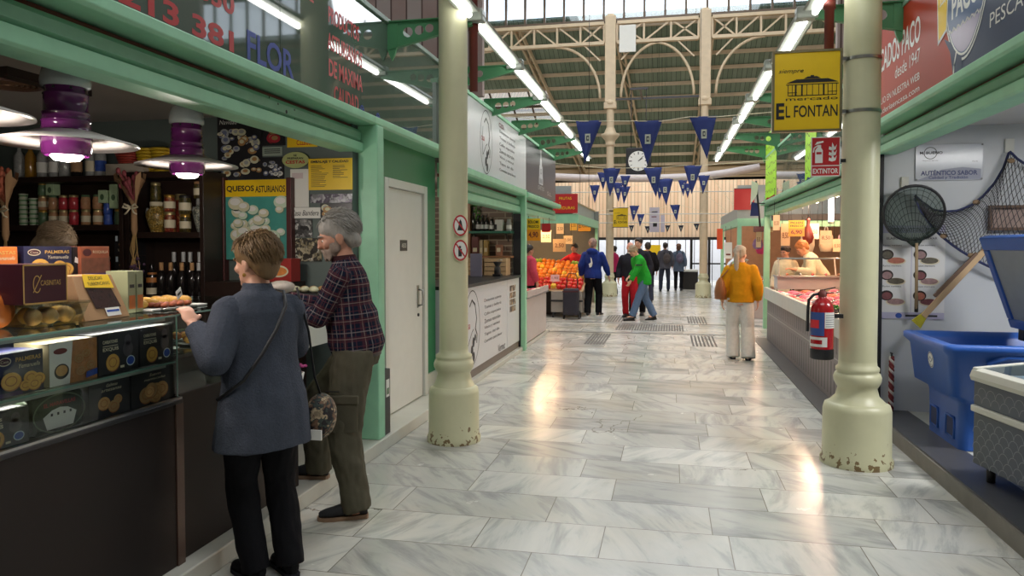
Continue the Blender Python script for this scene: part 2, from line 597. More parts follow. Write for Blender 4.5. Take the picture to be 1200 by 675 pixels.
def boards(name, c1, c2, axis=0, width=0.12, rough=0.6):
    """boarding with dark seams, running across the given axis"""
    m, nt, b = new_mat(name)
    N, L = nt.nodes, nt.links
    tc = N.new('ShaderNodeTexCoord'); sp = N.new('ShaderNodeSeparateXYZ')
    L.new(tc.outputs['Object'], sp.inputs[0])
    d = N.new('ShaderNodeMath'); d.operation = 'DIVIDE'; d.inputs[1].default_value = width
    L.new(sp.outputs[axis], d.inputs[0])
    fl = N.new('ShaderNodeMath'); fl.operation = 'FLOOR'; fr = N.new('ShaderNodeMath'); fr.operation = 'FRACT'
    L.new(d.outputs[0], fl.inputs[0]); L.new(d.outputs[0], fr.inputs[0])
    wn = N.new('ShaderNodeTexWhiteNoise'); wn.noise_dimensions = '1D'
    L.new(fl.outputs[0], wn.inputs['W'])
    nz = N.new('ShaderNodeTexNoise'); nz.inputs['Scale'].default_value = 3; nz.inputs['Detail'].default_value = 6
    L.new(tc.outputs['Object'], nz.inputs[0])
    av = N.new('ShaderNodeMath'); av.operation = 'MULTIPLY_ADD'; av.inputs[1].default_value = 0.5
    L.new(wn.outputs[0], av.inputs[0])
    hv = N.new('ShaderNodeMath'); hv.operation = 'MULTIPLY'; hv.inputs[1].default_value = 0.5
    L.new(nz.outputs[0], hv.inputs[0]); L.new(hv.outputs[0], av.inputs[2])
    mx = N.new('ShaderNodeMixRGB'); mx.inputs[1].default_value = lin(c1); mx.inputs[2].default_value = lin(c2)
    L.new(av.outputs[0], mx.inputs[0])
    lt = N.new('ShaderNodeMath'); lt.operation = 'LESS_THAN'; lt.inputs[1].default_value = 0.1
    L.new(fr.outputs[0], lt.inputs[0])
    m2 = N.new('ShaderNodeMixRGB'); m2.inputs[2].default_value = tuple(x * .35 for x in lin(c1)[:3]) + (1,)
    L.new(lt.outputs[0], m2.inputs[0]); L.new(mx.outputs[0], m2.inputs[1])
    L.new(m2.outputs[0], b.inputs['Base Color'])
    b.inputs['Roughness'].default_value = rough
    bp = N.new('ShaderNodeBump'); bp.inputs['Strength'].default_value = 0.6; bp.inputs['Distance'].default_value = 0.01; bp.invert = True
    L.new(lt.outputs[0], bp.inputs['Height']); L.new(bp.outputs[0], b.inputs['Normal'])
    return m

def bricks(name, c1, c2, mortar, bw=0.22, rh=0.07, swap=(0, 2)):
    m, nt, b = new_mat(name)
    N, L = nt.nodes, nt.links
    tc = N.new('ShaderNodeTexCoord'); sp = N.new('ShaderNodeSeparateXYZ'); cb = N.new('ShaderNodeCombineXYZ')
    L.new(tc.outputs['Object'], sp.inputs[0]); L.new(sp.outputs[swap[0]], cb.inputs[0]); L.new(sp.outputs[swap[1]], cb.inputs[1])
    br = N.new('ShaderNodeTexBrick')
    br.inputs['Scale'].default_value = 1
    br.inputs['Brick Width'].default_value = bw; br.inputs['Row Height'].default_value = rh
    br.inputs['Mortar Size'].default_value = rh * .12
    br.inputs['Color1'].default_value = lin(c1); br.inputs['Color2'].default_value = lin(c2); br.inputs['Mortar'].default_value = lin(mortar)
    L.new(cb.outputs[0], br.inputs[0]); L.new(br.outputs[0], b.inputs['Base Color'])
    bp = N.new('ShaderNodeBump'); bp.inputs['Strength'].default_value = 0.5; bp.inputs['Distance'].default_value = 0.008; bp.invert = True
    L.new(br.outputs['Fac'], bp.inputs['Height']); L.new(bp.outputs[0], b.inputs['Normal'])
    b.inputs['Roughness'].default_value = 0.5
    return m

FLOORM = marble_floor()
CHIPPED = chipped_column()
ROOFM = boards('green_roof_boarding', (106, 126, 106), (144, 160, 142), 0, 0.16)
GABLE = boards('weathered_gable_boards', (150, 118, 112), (184, 176, 174), 0, 0.22)
BEIGEB = boards('beige_wall_boards', (196, 168, 128), (214, 188, 150), 2, 0.2)
ORANGEB = boards('warm_corrugated_wall', (226, 184, 146), (246, 224, 196), 0, 0.14)
BRICK = bricks('thin_brick_cladding', (116, 92, 76), (92, 74, 62), (150, 136, 118), 0.26, 0.085)
TILE = bricks('grey_counter_tiles', (104, 96, 96), (90, 84, 86), (134, 126, 126), 0.16, 0.46, (1, 2))

# ------------------------------------------------------------------ the hall
HX0, HX1 = -13.0, 12.5
structure(MB(FLOORM).box(HX0, HX1, -4, 40, -0.15, 0).build('floor'))
for nm, x0, x1 in (('wall_left', HX0 - .2, HX0), ('wall_right', HX1, HX1 + .2)):
    structure(MB(CREAM).box(x0, x1, -4, 32, 0, 9).build(nm))
structure(MB(CREAM).box(HX0, HX1, -4.2, -4, 0, 6).build('wall_back'))
# raised marble platforms under the stalls
b = MB(KERB)
b.box(HX0, -2.17, -4, 7.45, 0, 0.10); b.box(HX0, -2.2, 7.45, 13.6, 0, 0.06)
structure(b.build('trim_1', bev=0.008))
b = MB(mat('dark_step_nosing', (70, 70, 74), 0.35, var=0.15)); b.box(1.8, 2.1, -4, 7.3, 0.0, 0.125)
b.use(mat('worn_step_edge', (116, 110, 102), 0.5, var=0.25)); b.box(1.785, 1.8, -4, 7.3, 0, .112)
b.use(KERB); b.box(2.1, HX1, -4, 7.3, 0, 0.12)
structure(b.build('trim_2'))
# dark bands of stone across the floor at the crossing
for i, y in enumerate((13.75, 15.55)):
    structure(MB(mat('grey_stone_band', (112, 112, 112), 0.3, var=0.15)).box(-6, 6, y, y + .1, 0.0, 0.004).build('trim_%d' % (3 + i)))

def iron_window_row(name, y, z0, z1, x0, x1, step):
    """a row of high windows: sill and head rails, mullions and panes of glass"""
    w = structure(MB(MULL).box(x0, x1, y - .06, y + .06, z0 - .08, z0).box(x0, x1, y - .06, y + .06, z1, z1 + .12).build(name))
    x = x0
    b = MB(MULL)
    while x <= x1 + .01:
        b.box(x - .035, x + .035, y - .05, y + .05, z0, z1); x += step
    b.build('mullion', w)
    MB(SKYGLASS).box(x0, x1, y - .006, y + .006, z0, z1).build('pane', w)
iron_window_row('window_1', 24.0, 8.85, 10.3, HX0, HX1, 0.64)
iron_window_row('window_2', 5.9, 8.85, 10.3, HX0, HX1, 0.64)

def sloped(name, y0, z0, y1, z1, x0, x1, m, t=0.08):
    return structure(MB(m).add([(x0, y0, z0), (x1, y0, z0), (x1, y1, z1), (x0, y1, z1), (x0, y0, z0 + t), (x1, y0, z0 + t), (x1, y1, z1 + t), (x0, y1, z1 + t)],
        [(0, 3, 2, 1), (4, 5, 6, 7), (0, 1, 5, 4), (1, 2, 6, 5), (2, 3, 7, 6), (3, 0, 4, 7)]).build(name))

def purlins(roof, y0, z0, y1, z1, n, x0=HX0, x1=HX1):
    for i in range(n):
        t = (i + .5) / n
        y = y0 + (y1 - y0) * t; z = z0 + (z1 - z0) * t - .06
        MB(BEIGE).box(x0, x1, y - .04, y + .04, z - .06, z + .06).build('purlin', roof)

# lean-to roof beyond the far columns, with a gap of rooflights on the left
FY0, FZ0, FY1, FZ1 = 24.15, 9.0, 32.6, 5.0
fz = lambda y: FZ0 + (FZ1 - FZ0) * (y - FY0) / (FY1 - FY0)
far_roof = sloped('ceiling_1', FY0, FZ0, FY1, FZ1, -4.5, HX1, ROOFM)
s2 = sloped('ceiling_2', FY0, FZ0, 27.3, fz(27.3), HX0, -4.5, ROOFM)
s3 = sloped('ceiling_3', 29.4, fz(29.4), FY1, FZ1, HX0, -4.5, ROOFM)
purlins(far_roof, FY0, FZ0, FY1, FZ1, 12)
w = structure(MB(MULL).bar((HX0, 28.35, fz(28.35)), (-4.5, 28.35, fz(28.35)), .09).build('window_3'))
b = MB(MULL)
for k in range(12):
    x = -4.5 - k * .75
    b.bar((x, 27.3, fz(27.3)), (x, 29.4, fz(29.4)), .06)
b.build('mullion', w)
MB(SKYGLASS).add([(HX0, 27.3, fz(27.3)), (-4.5, 27.3, fz(27.3)), (-4.5, 29.4, fz(29.4)), (HX0, 29.4, fz(29.4))], [(0, 1, 2, 3)]).build('pane', w)
for x0, x1, dx in ((-5.0, -3.7, 0), (-1.75, -1.1, 0), (1.25, 1.0, 0)):
    b = MB(BEIGE)
    for o in (-.09, .09):
        b.bar((x0 + o, FY0, FZ0 - .22), (x1 + o, FY1, FZ1 - .22), .06, .16)
    for k in range(16):
        t0 = k / 16; t1 = (k + 1) / 16
        pa = Vector((x0, FY0, FZ0 - .22)).lerp(Vector((x1, FY1, FZ1 - .22)), t0); pb = Vector((x0, FY0, FZ0 - .22)).lerp(Vector((x1, FY1, FZ1 - .22)), t1)
        sgn = 1 if k % 2 else -1
        b.bar(pa + Vector((-.09 * sgn, 0, 0)), pb + Vector((.09 * sgn, 0, 0)), .035)
    b.build('rafter', far_roof)
# lean-to roof over the near aisle, with one band of rooflights
n_roof = sloped('ceiling_4', -4.0, 5.2, -0.2, 6.6, HX0, HX1, ROOFM)
sloped('ceiling_5', 2.2, 7.48, 5.8, 8.8, HX0, HX1, ROOFM)
sloped('ceiling_6', -0.2, 6.6, 2.2, 7.48, HX0, -2.5, ROOFM)
sloped('ceiling_7', -0.2, 6.6, 2.2, 7.48, 3.0, HX1, ROOFM)
purlins(n_roof, -4, 5.2, 5.8, 8.8, 11)
# high roof of the hall, open along the ridge lantern
hr = sloped('ceiling_8', 5.9, 10.4, 10.8, 11.6, HX0, HX1, ROOFM)
sloped('ceiling_9', 19.2, 11.6, 24.0, 10.4, HX0, HX1, ROOFM)
sloped('ceiling_10', 10.8, 11.6, 19.2, 11.6, HX0, -4.4, ROOFM)
sloped('ceiling_11', 10.8, 11.6, 19.2, 11.6, 3.6, HX1, ROOFM)

def column(x, y, top, label, base_r=0.21, r=0.12, rt=0.115, capital=None):
    t = thing('iron_column', label, 'column', (x, y, 0))
    k = base_r / .21
    MB(CHIPPED).lathe([(.225 * k, 0), (.225 * k, .04), (.212 * k, .06), (.21 * k, .40), (.2 * k, .44), (.175 * k, .455)], n=40).build('pedestal', t, local=True)
    MB(COLUMN).lathe([(.175 * k, .455), (.15, .50), (.135, .56), (.15, .585), (.162, .61), (.165, .64), (.155, .668), (.14, .675), (.15, .69), (.15, .71), (r + .004, .725), (r, .76)], n=40).build('base_moulding', t, local=True)
    prof = [(r, .76), (rt, top)]
    MB(COLUMN if capital is None else BEIGE).lathe(prof, n=40).build('shaft', t, local=True)
    if capital:
        z = capital
        MB(BEIGE).lathe([(rt + .005, z - .2), (rt + .06, z - .16), (rt + .03, z - .1), (rt + .05, z), (rt + .16, z + .12), (rt + .18, z + .2), (rt + .08, z + .24), (rt + .02, z + .4)], n=24).build('capital', t, local=True)
        MB(BEIGE).lathe([(rt + .005, top - 2.9), (rt + .07, top - 2.86), (rt + .07, top - 2.76), (rt + .02, top - 2.7)], n=24).build('collar', t, local=True)
    return t
LCOL = column(-1.74, 5.85, 10.3, 'cream iron column beside the white door, with two small round notices on it', .207, .118)
RCOL = column(1.36, 5.85, 10.3, 'cream iron column carrying the fire extinguisher and the yellow market sign', .235, .13)
FCL = column(-1.9, 24.0, 9.0, 'far beige column left of the hanging clock', .24, .125, .115, 5.0)
FCR = column(1.03, 24.0, 9.0, 'far beige column right of the hanging clock', .24, .125, .115, 5.0)
for x, nm in ((-1.62, 'dark red drainpipe behind the cream column by the white door'), (1.17, 'dark red drainpipe behind the cream column with the extinguisher')):
    tag(MB(REDBROWN).cyl((x, 6.05, 2.9), (x, 6.05, 9), .035, n=12).cyl((x, 6.05, 3.4), (x, 6.05, 3.46), .045, n=12).build('drainpipe'), nm, 'pipe')

def truss(x0, x1, y, label, arch=True):
    t = thing('lattice_truss', label, 'truss', (x0, y, 8.05))
    zb, zt = 8.1, 8.72
    for z in (zb, zt):
        MB(BEIGE).box(x0, x1, y - .09, y + .09, z - .05, z + .05).build('chord', t)
    n = max(2, round((x1 - x0) / .72))
    w = (x1 - x0) / n
    for i in range(n + 1):
        MB(BEIGE).box(x0 + i * w - .03, x0 + i * w + .03, y - .05, y + .05, zb, zt).build('post', t)
    for i in range(n):
        a = x0 + i * w; c = a + w
        b = MB(BEIGE)
        if i in (0, n - 1):
            b.bar((a, y, zb), (c, y, zt), .05); b.bar((a, y, zt), (c, y, zb), .05)
        elif i < n / 2: b.bar((a, y, zb), (c, y, zt), .05)
        else: b.bar((a, y, zt), (c, y, zb), .05)
        b.build('diagonal_brace', t)
    R0 = min(1.45, (x1 - x0) / 2)
    for side, cx in ((1, x0 + .12), (-1, x1 - .12)):
        pts = []
        for k in range(13):
            a = R(90 * k / 12)
            pts.append((cx + side * (R0 - R0 * math.cos(a)), y, zb - 1.75 + 1.7 * math.sin(a)))
        MB(BEIGE).tube(pts, .045, 6).build('arch_rib', t)
        MB(BEIGE).bar((cx, y, zb - .55), (cx + side * .55, y, zb), .045).build('spandrel_strut', t)
    return t
truss(-1.69, .82, 24.0, 'lattice truss with arch between the two far columns, above the clock')
truss(-7.4, -2.11, 24.0, 'lattice truss left of the far columns, below the high windows')
truss(1.24, 7.0, 24.0, 'lattice truss right of the far columns, below the high windows')
for x, cc in ((-1.9, FCL), (1.03, FCR)):
    MB(BEIGE).box(x - .17, x + .17, 23.86, 24.02, 6.2, 8.94).box(x - .2, x + .2, 23.84, 24.05, 6.0, 6.2).build('square_pier', cc, bev=.02)
# hanging white panel at the left springing of the middle arch
tag(MB(WHITEP).box(-1.62, -1.1, 23.85, 23.89, 7.75, 8.6).build('notice_panel', bev=.01), 'pale square panel high on the truss beside the far left column', 'panel')

# far end: boarded band, warm corrugated wall, entrance
structure(MB(BEIGEB).box(HX0, HX1, 32.5, 32.7, 4.2, 5.2).build('wall_front'))
structure(MB(ORANGEB).box(HX0, HX1, 30.0, 30.15, 1.95, 4.3).build('wall_front_2'))
structure(MB(CREAM).box(HX0, HX1, 30.0, 32.7, 4.2, 4.3).build('ceiling_12'))
# ------------------------------------------------------------------ left side: the delicatessen stall
FASCIA = None
def dark_glass(name, rgb, rough=0.03):
    m = mat(name, rgb, rough, spec=0.9, var=0.04, vscale=2, coat=0.6)
    return m
GLASSG = dark_glass('smoked_green_glass', (84, 98, 91))
SHADE_IN = mat('shop_back_wall', (92, 104, 100), 0.6, var=0.12, vscale=2)

structure(MB(SHADE_IN).box(-7.0, -2.36, 5.26, 5.36, 0.1, 2.9).build('wall_partition'))
structure(MB(mat('shop_ceiling', (168, 160, 152), 0.5, var=0.05)).box(-7.0, -2.42, -3, 5.26, 2.62, 2.7).build('ceiling_shop'))
structure(MB(mat('shop_side', (60, 50, 44), 0.6)).box(-7.1, -7.0, -3, 5.36, 0.1, 2.9).build('wall_shop_left'))

def shutter_beam(label, y0, y1, zb, x=-2.35, s=1, h=0.3):
    """long green beam that houses the roller shutter: lip, groove and ledge"""
    t = thing('shutter_beam', label, 'beam', (x, (y0 + y1) / 2, zb))
    def pr_(pts, m, nm, bev=.004):
        q = [(x + s * p[0], zb + p[1]) for p in pts]
        if s < 0: q = q[::-1]
        MB(m).at(frame((0, 0, 0), (1, 0, 0), UP)).prism(q, -y1, -y0).build(nm, t, bev=bev)
    k = h / .3
    pr_([(-.12, 0), (.03, 0), (.045, .012), (.045, .075 * k), (-.12, .075 * k)], GREEN, 'lower_lip')
    pr_([(-.12, .078 * k), (.012, .078 * k), (.03, .10 * k), (.03, .15 * k), (.012, .175 * k), (-.12, .175 * k)], GREEN_DK, 'shutter_roll')
    pr_([(-.12, .18 * k), (-.02, .18 * k), (-.02, .205 * k), (-.12, .205 * k)], REDBROWN, 'rust_groove')
    pr_([(-.12, .21 * k), (.13, .21 * k), (.145, .225 * k), (.145, .275 * k), (.06, .3 * k), (-.12, .3 * k)], GREEN, 'ledge')
    return t
bm_ = shutter_beam('long mint green shutter beam over the delicatessen counter and its purple lamps', -3, 5.34, 2.32)
MB(BLACK).at(frame((-2.318, 4.2, 2.43), (0, 1, 0), UP)).disc(0, 0, .012).disc(-.1, .03, .007).disc(-.1, -.03, .007).disc(.1, .03, .007).disc(.1, -.03, .007).disc(-.2, .05, .007).build('bolt_hole', bm_)
tag(MB(GREEN).box(-2.35, -2.19, 5.34, 5.47, 0.1, 2.53).build('kiosk_post', bev=.01), 'mint green corner post between the delicatessen counter and the green wall', 'post')
led = tag(MB(GREEN).at(frame((0, 0, 0), (1, 0, 0), UP)).prism([(-2.42, 2.53), (-2.22, 2.53), (-2.205, 2.545), (-2.205, 2.595), (-2.29, 2.62), (-2.42, 2.62)], -7.46, -5.34).build('ledge_beam', bev=.004), 'mint green ledge above the green wall and white door', 'beam')

# glass fascia with painted lettering
REDT = mat('red_lettering', (186, 40, 44), 0.4, var=0.03)
BLUET = mat('blue_lettering', (44, 66, 156), 0.4, var=0.03)
ft = thing('sign_fascia', 'smoked glass fascia with red and blue lettering above the delicatessen', 'sign', (-2.35, 3, 2.62))
for y0, y1 in ((-3, 1.6), (1.605, 4.187), (4.193, 6.087), (6.093, 7.45)):
    MB(GLASSG).box(-2.38, -2.35, y0, y1, 2.62, 3.48).build('glass_panel', ft)
MB(mat('grey_green_rail', (120, 140, 126), .4)).box(-2.40, -2.33, -3, 7.45, 3.48, 3.52).build('top_rail', ft, bev=.004)
B2 = dict(bold=.02); B3 = dict(bold=.03)
lines(ft, on_left(2.32, 2.66, -2.349), REDT, [('985 213 381', 0, 0, 1.37, .115, B3), ('985 229 030', .28, .2, 1.1, .115, B3)])
lines(ft, on_left(4.83, 3.07, -2.349), REDT, [('PRODUCTOS', .02, .10, .52, .115, B2), ('ASTURIANOS', 0, -.09, .60, .12, B2), ('DE MAXIMA', .02, -.27, .58, .12, B2), ('CALIDAD', .1, -.44, .42, .12, B2), ('DE', -.36, .16, .16, .09, B2)])
lines(ft, on_left(3.8, 2.66, -2.348), BLUET, [('FLOR', .02, 0, .53, .17, B2)])
b = MB(BLUET)
b.at(on_left(5.42, 2.66, -2.348)).ring(0, 0, .04, .04, .013).line([(-.025, -.025), (.025, .025)], .012).line([(-.025, .025), (.025, -.025)], .012)
b.build('round_mark', ft)
b = MB(BLUET).at(on_left(5.74, 2.655, -2.348)).ring(0, 0, .04, .04, .013).line([(-.025, -.025), (.025, .025)], .012).line([(-.025, .025), (.025, -.025)], .012)
b.build('round_mark', ft)

def bracket(label, x, y, z, s, L=.78):
    """green pressed-metal arm with three round holes, fixed on a fascia rail and reaching over the aisle"""
    t = thing('lamp_bracket', label, 'bracket', (x, y, z))
    M_ = frame((x, y, z), (s, 0, 0), UP)
    b = MB(BRACKET).at(M_)
    # web with three holes: strips between the holes, plus flanges
    hs = [(.16, .06), (.26, .055), (.35, .05)]
    top = lambda a: .02
    bot = lambda a: -.20 + .165 * min(1, a / L)
    xs = [0.0]
    t_ = .003
    n = 16
    for (hx, hr) in hs:
        pass
    def col(a0, a1, lo0, lo1, hi0, hi1):
        b.add([(a0, lo0, -t_), (a1, lo1, -t_), (a1, hi1, -t_), (a0, hi0, -t_), (a0, lo0, t_), (a1, lo1, t_), (a1, hi1, t_), (a0, hi0, t_)],
              [(0, 3, 2, 1), (4, 5, 6, 7), (0, 1, 5, 4), (2, 3, 7, 6), (1, 2, 6, 5), (3, 0, 4, 7)])
    cuts = [0.0]
    for hx, hr in hs:
        k = [hx + hr * .72 * math.cos(PI - PI * i / 8) for i in range(9)]
        cuts += k
    cuts.append(L)
    for a0, a1 in zip(cuts[:-1], cuts[1:]):
        if a1 - a0 < 1e-5: continue
        mid = (a0 + a1) / 2
        h = next(((hx, hr) for hx, hr in hs if abs(mid - hx) < hr * .72), None)
        if h is None:
            col(a0, a1, bot(a0), bot(a1), top(a0), top(a1))
        else:
            hx, hr = h; rr = hr * .72
            cz = lambda a: (bot(hx) + top(hx)) / 2 + .005
            f = lambda a: math.sqrt(max(0, rr * rr - (a - hx) ** 2))
            col(a0, a1, bot(a0), bot(a1), cz(a0) - f(a0), cz(a1) - f(a1))
            col(a0, a1, cz(a0) + f(a0), cz(a1) + f(a1), top(a0), top(a1))
    b.build('web', t)
    b = MB(BRACKET).at(M_)
    b.box(-.02, L, .02, .03, -.03, .03)
    b.add([(0, bot(0), -.025), (L, bot(L), -.025), (L, bot(L), .025), (0, bot(0), .025), (0, bot(0) - .008, -.025), (L, bot(L) - .008, -.025), (L, bot(L) - .008, .025), (0, bot(0) - .008, .025)],
          [(0, 1, 2, 3), (7, 6, 5, 4), (0, 4, 5, 1), (1, 5, 6, 2), (2, 6, 7, 3), (3, 7, 4, 0)])
    b.build('flange', t)
    b = MB(BRACKET).at(M_)
    b.prism([(-.03, .03), (.07, .03), (.07, -.17), (.045, -.25), (.02, -.30), (-.005, -.25), (-.03, -.17)], -.012, .012)
    b.build('wall_plate', t)
    return t

TUBE = emit('fluorescent_tube', (255, 255, 248), 9.0)
HOUS = mat('lamp_housing', (150, 156, 148), .35, var=.06)
def strip_light(label, x, y0, y1, z, n_):
    t = thing('strip_light', label, 'lamp', (x, (y0 + y1) / 2, z), group=n_)
    b = MB(HOUS).at(frame((0, 0, 0), (1, 0, 0), UP)).prism([(x - .05, z + .05), (x - .09, z), (x - .075, z - .01), (x + .075, z - .01), (x + .09, z), (x + .05, z + .05)], -y1, -y0)
    b.build('housing', t)
    MB(HOUS).box(x - .085, x + .085, y0 - .02, y0 + .1, z - .045, z + .055).build('end_cap', t, bev=.012)
    MB(TUBE).cyl((x, y0 + .11, z - .03), (x, y1 - .02, z - .03), .026, n=10).build('tube', t)
    return t
LX = [(-1.60, 5.95), (-1.60, 7.62), (-1.63, 9.3), (-1.66, 11.0), (-1.70, 12.7), (-1.74, 14.4)]
SIDE = ['nearest', 'second', 'third', 'fourth', 'fifth', 'sixth', 'seventh']
for i, (x, y) in enumerate(LX):
    if i == 0:
        strip_light('grey strip light end at the top of the left cream column', x, 4.6, 5.85, 3.5, 'strip lights over the left side of the aisle')
    strip_light('%s fluorescent strip light beyond the cream column, left side of the aisle' % ORD[i], x, y, y + 1.62, 3.5, 'strip lights over the left side of the aisle')
    bracket('%s green lamp bracket from the near end, on the left stalls' % ORD[i], -2.33, y + .02, 3.47, 1, .72)
RX = [(1.12, 4.7), (1.08, 6.45), (1.04, 8.2), (1.02, 9.95), (1.0, 11.7), (1.0, 13.4), (.98, 15.1)]
for i, (x, y) in enumerate(RX):
    strip_light('%s fluorescent strip light from the near end, right side of the aisle' % ORD[i], x, y, y + 1.66, 3.5, 'strip lights over the right side of the aisle')
    if True:
        bracket('%s green lamp bracket from the near end, on the right stalls' % ORD[i], 1.8, y + (.02 if i else .5), 3.52, -1, .76)

# ---- the purple enamel lamps
PURPLE = mat('purple_enamel', (100, 36, 98), 0.12, var=0.05, coat=.6)
GREYEN = mat('grey_enamel', (176, 188, 186), 0.2, var=0.05)
WHITEEN = mat('white_enamel', (206, 200, 196), 0.3, var=0.04)
def bell_lamp(label, x, y, z, k=1.0, lit=True):
    t = thing('pendant_lamp', label, 'lamp', (x, y, z))
    MB(PURPLE).lathe([(.085 * k, -.06), (.096 * k, -.05), (.1 * k, 0.0), (.102 * k, .035), (.096 * k, .05), (.0935 * k, .085), (.097 * k, .087), (.097 * k, .092), (.092 * k, .094), (.0895 * k, .12), (.0925 * k, .122), (.0925 * k, .127), (.088 * k, .129), (.086 * k, .2), (.089 * k, .202), (.089 * k, .207), (.085 * k, .21), (.084 * k, .25)], n=36).build('body', t, local=True)
    b = MB(BLACK)
    for a in range(8):
        b.ell((.0852 * k * math.cos(a * PI / 4 + .2), .0852 * k * math.sin(a * PI / 4 + .2), .225), .006, 8, 6)
    b.build('vent_hole', t, local=True)
    MB(GREYEN).lathe([(.085 * k, .235), (.097 * k, .24), (.099 * k, .262), (.094 * k, .29), (.083 * k, .33), (.05 * k, .355), (.015 * k, .362), (.001, .362)], n=36).build('cap', t, local=True)
    MB(WHITEEN).lathe([(.105 * k, .035), (.12 * k, .045), (.2 * k, .02), (.285 * k, -.005), (.287 * k, -.012), (.2 * k, .008), (.12 * k, .028), (.105 * k, .02)], n=48).build('shade', t, local=True)
    MB(emit('warm_bulb', (255, 244, 236), 14.0)).lathe([(.001, -.085), (.05 * k, -.078), (.066 * k, -.06), (.07 * k, -.04), (.05 * k, -.02)], n=24).build('bulb', t, local=True)
    MB(PURPLE).lathe([(.016, .36), (.03, .375), (.034, 2.62 - z - .03), (.034, 2.62 - z)], n=16).build('hanger', t, local=True)
    l = point_light('lamp_glow', (0, 0, -.12), 15.0, (1, .9, .8), .05)
    l.parent = t
    return t
bell_lamp('purple enamel lamp with wide white shade, nearest the centre of the shop front', -2.58, 2.77, 2.055, 1.0)
bell_lamp('purple enamel lamp with wide white shade, hanging in front of the posters', -2.82, 3.93, 2.09, 1.0)
p = px(-62, 133, x=-2.62)
bell_lamp('lamp at the left end of which only the pale rim of the shade shows', -2.62, p.y, 2.1, .98)
t = thing('ceiling_vent', 'round ribbed ceiling vent with a lit grille at the left of the shop', 'vent', (-3.5, 2.27, 2.6))
for r in (.16, .13, .10, .07, .04):
    MB(mat('aged_brass', (150, 116, 92), .35, .7)).tube([(r * math.cos(2 * PI * k / 28), r * math.sin(2 * PI * k / 28), 0) for k in range(28)], .012, 6, closed=True).build('grille_ring', t, local=True)
MB(mat('vent_housing', (120, 92, 84), .4)).lathe([(.2, .018), (.19, -.012), (.17, -.015), (.165, .01), (.001, .012)], n=32).build('housing', t, local=True)
p = px(10, 100, z=2.59); t.location = (p.x, p.y, 2.6)
# dark rail across the shop ceiling
a = px(0, 82, z=2.6); c = px(100, 108, z=2.6)
tag(MB(DKWOOD).bar((a.x, a.y, 2.595), (c.x - .0, c.y, 2.595), .1, .05).build('ceiling_rail'), 'dark rail under the shop ceiling beside the round vent', 'rail')

# ---- shelf units on the far partition
def shelf_unit(label, x0, x1, zs, ztop, back=5.25, depth=.30):
    t = thing('shelf_unit', label, 'shelf', ((x0 + x1) / 2, back - depth / 2, .1))
    MB(DKWOOD).box(x0, x1, back - .015, back, .1, ztop).build('back_panel', t)
    for x in (x0, x1 - .035):
        MB(DKWOOD).box(x, x + .035, back - depth, back - .016, .1, ztop).build('side_panel', t, bev=.003)
    for z in zs:
        MB(DKWOOD).box(x0 + .036, x1 - .036, back - depth, back - .016, z - .045, z).build('shelf', t, bev=.003)
    return t
shelf_unit('wide dark wooden shelf unit with tins and jars, left of the bouquet', -5.6, -4.12, (2.15, 1.77, 1.37, .9), 2.151)
shelf_unit('narrow dark wooden shelf unit with pickle jars above wine bottles', -4.1, -3.42, (2.17, 1.71, 1.22, .8), 2.171)

def jarlike(name, label, cat, x, y, z, r, h, body, lid, group=None, lidh=.16, labelm=None, shape='jar'):
    t = thing(name, label, cat, (x, y, z), group=group)
    if shape == 'jar':
        pr = [(r * .9, 0), (r, .04 * h), (r, (.8 - lidh) * h), (r * .86, (1 - lidh) * h), (r * .86, (1 - lidh) * h + .002)]
    elif shape == 'amphora':
        pr = [(r * .55, 0), (r * .6, .05 * h), (r * .8, .25 * h), (r, .52 * h), (r * .95, .66 * h), (r * .62, .8 * h), (r * .6, (1 - lidh) * h)]
    else:
        pr = [(r, 0), (r, (1 - lidh) * h)]
    MB(body).lathe(pr, n=18).build('container', t, local=True)
    lr = pr[-1][0] * 1.06
    MB(lid).lathe([(lr, (1 - lidh) * h + .001), (lr, h - .003), (lr * .94, h), (.001, h)], n=18).build('lid', t, local=True)
    if labelm:
        rr = r * 1.012 if shape != 'amphora' else r * 1.02
        MB(labelm).lathe([(rr, .2 * h), (rr, .6 * h)], n=18).build('paper_label', t, local=True)
    return t
def gloss(n, c): return mat(n, c, 0.15, var=.35, vscale=60, spec=.6)
PATE = gloss('pate_glass', (176, 132, 96)); GREENJ = gloss('green_preserve', (86, 112, 84)); REDJ = gloss('red_tin', (176, 54, 64)); BLUEJ = gloss('blue_tin', (58, 86, 168))
BEANS = picture('bean_preserve', [(150, 118, 44), (196, 156, 70), (110, 92, 40), (206, 190, 130)], 60, 1); OLIVE = picture('olive_preserve', [(84, 84, 40), (130, 110, 50), (60, 50, 30)], 70, 2)
PEPPER = picture('pepper_preserve', [(150, 60, 40), (120, 40, 30), (176, 120, 70)], 50, 3); WHITEB = picture('white_bean_preserve', [(190, 190, 170), (150, 156, 150), (90, 96, 90)], 50, 4)
TINC = mat('tin_lid', (196, 180, 130), .3, .7); GOLD = mat('gold_lid', (190, 150, 70), .3, .7); KRAFT = mat('kraft_paper', (164, 128, 92), .8, var=.12, bump=.1)
PAPER = mat('cream_label', (214, 204, 176), .6)
Y0 = 5.08
def xs_(u, z): return px(u, 263, y=Y0).x
kinds = {'g': (GREENJ, GOLD, 'green'), 'p': (PATE, TINC, 'pink pate'), 'r': (REDJ, TINC, 'red and white'), 'b': (BLUEJ, BLUEJ, 'blue'), 't': (PATE, GREENJ, 'tan and green')}
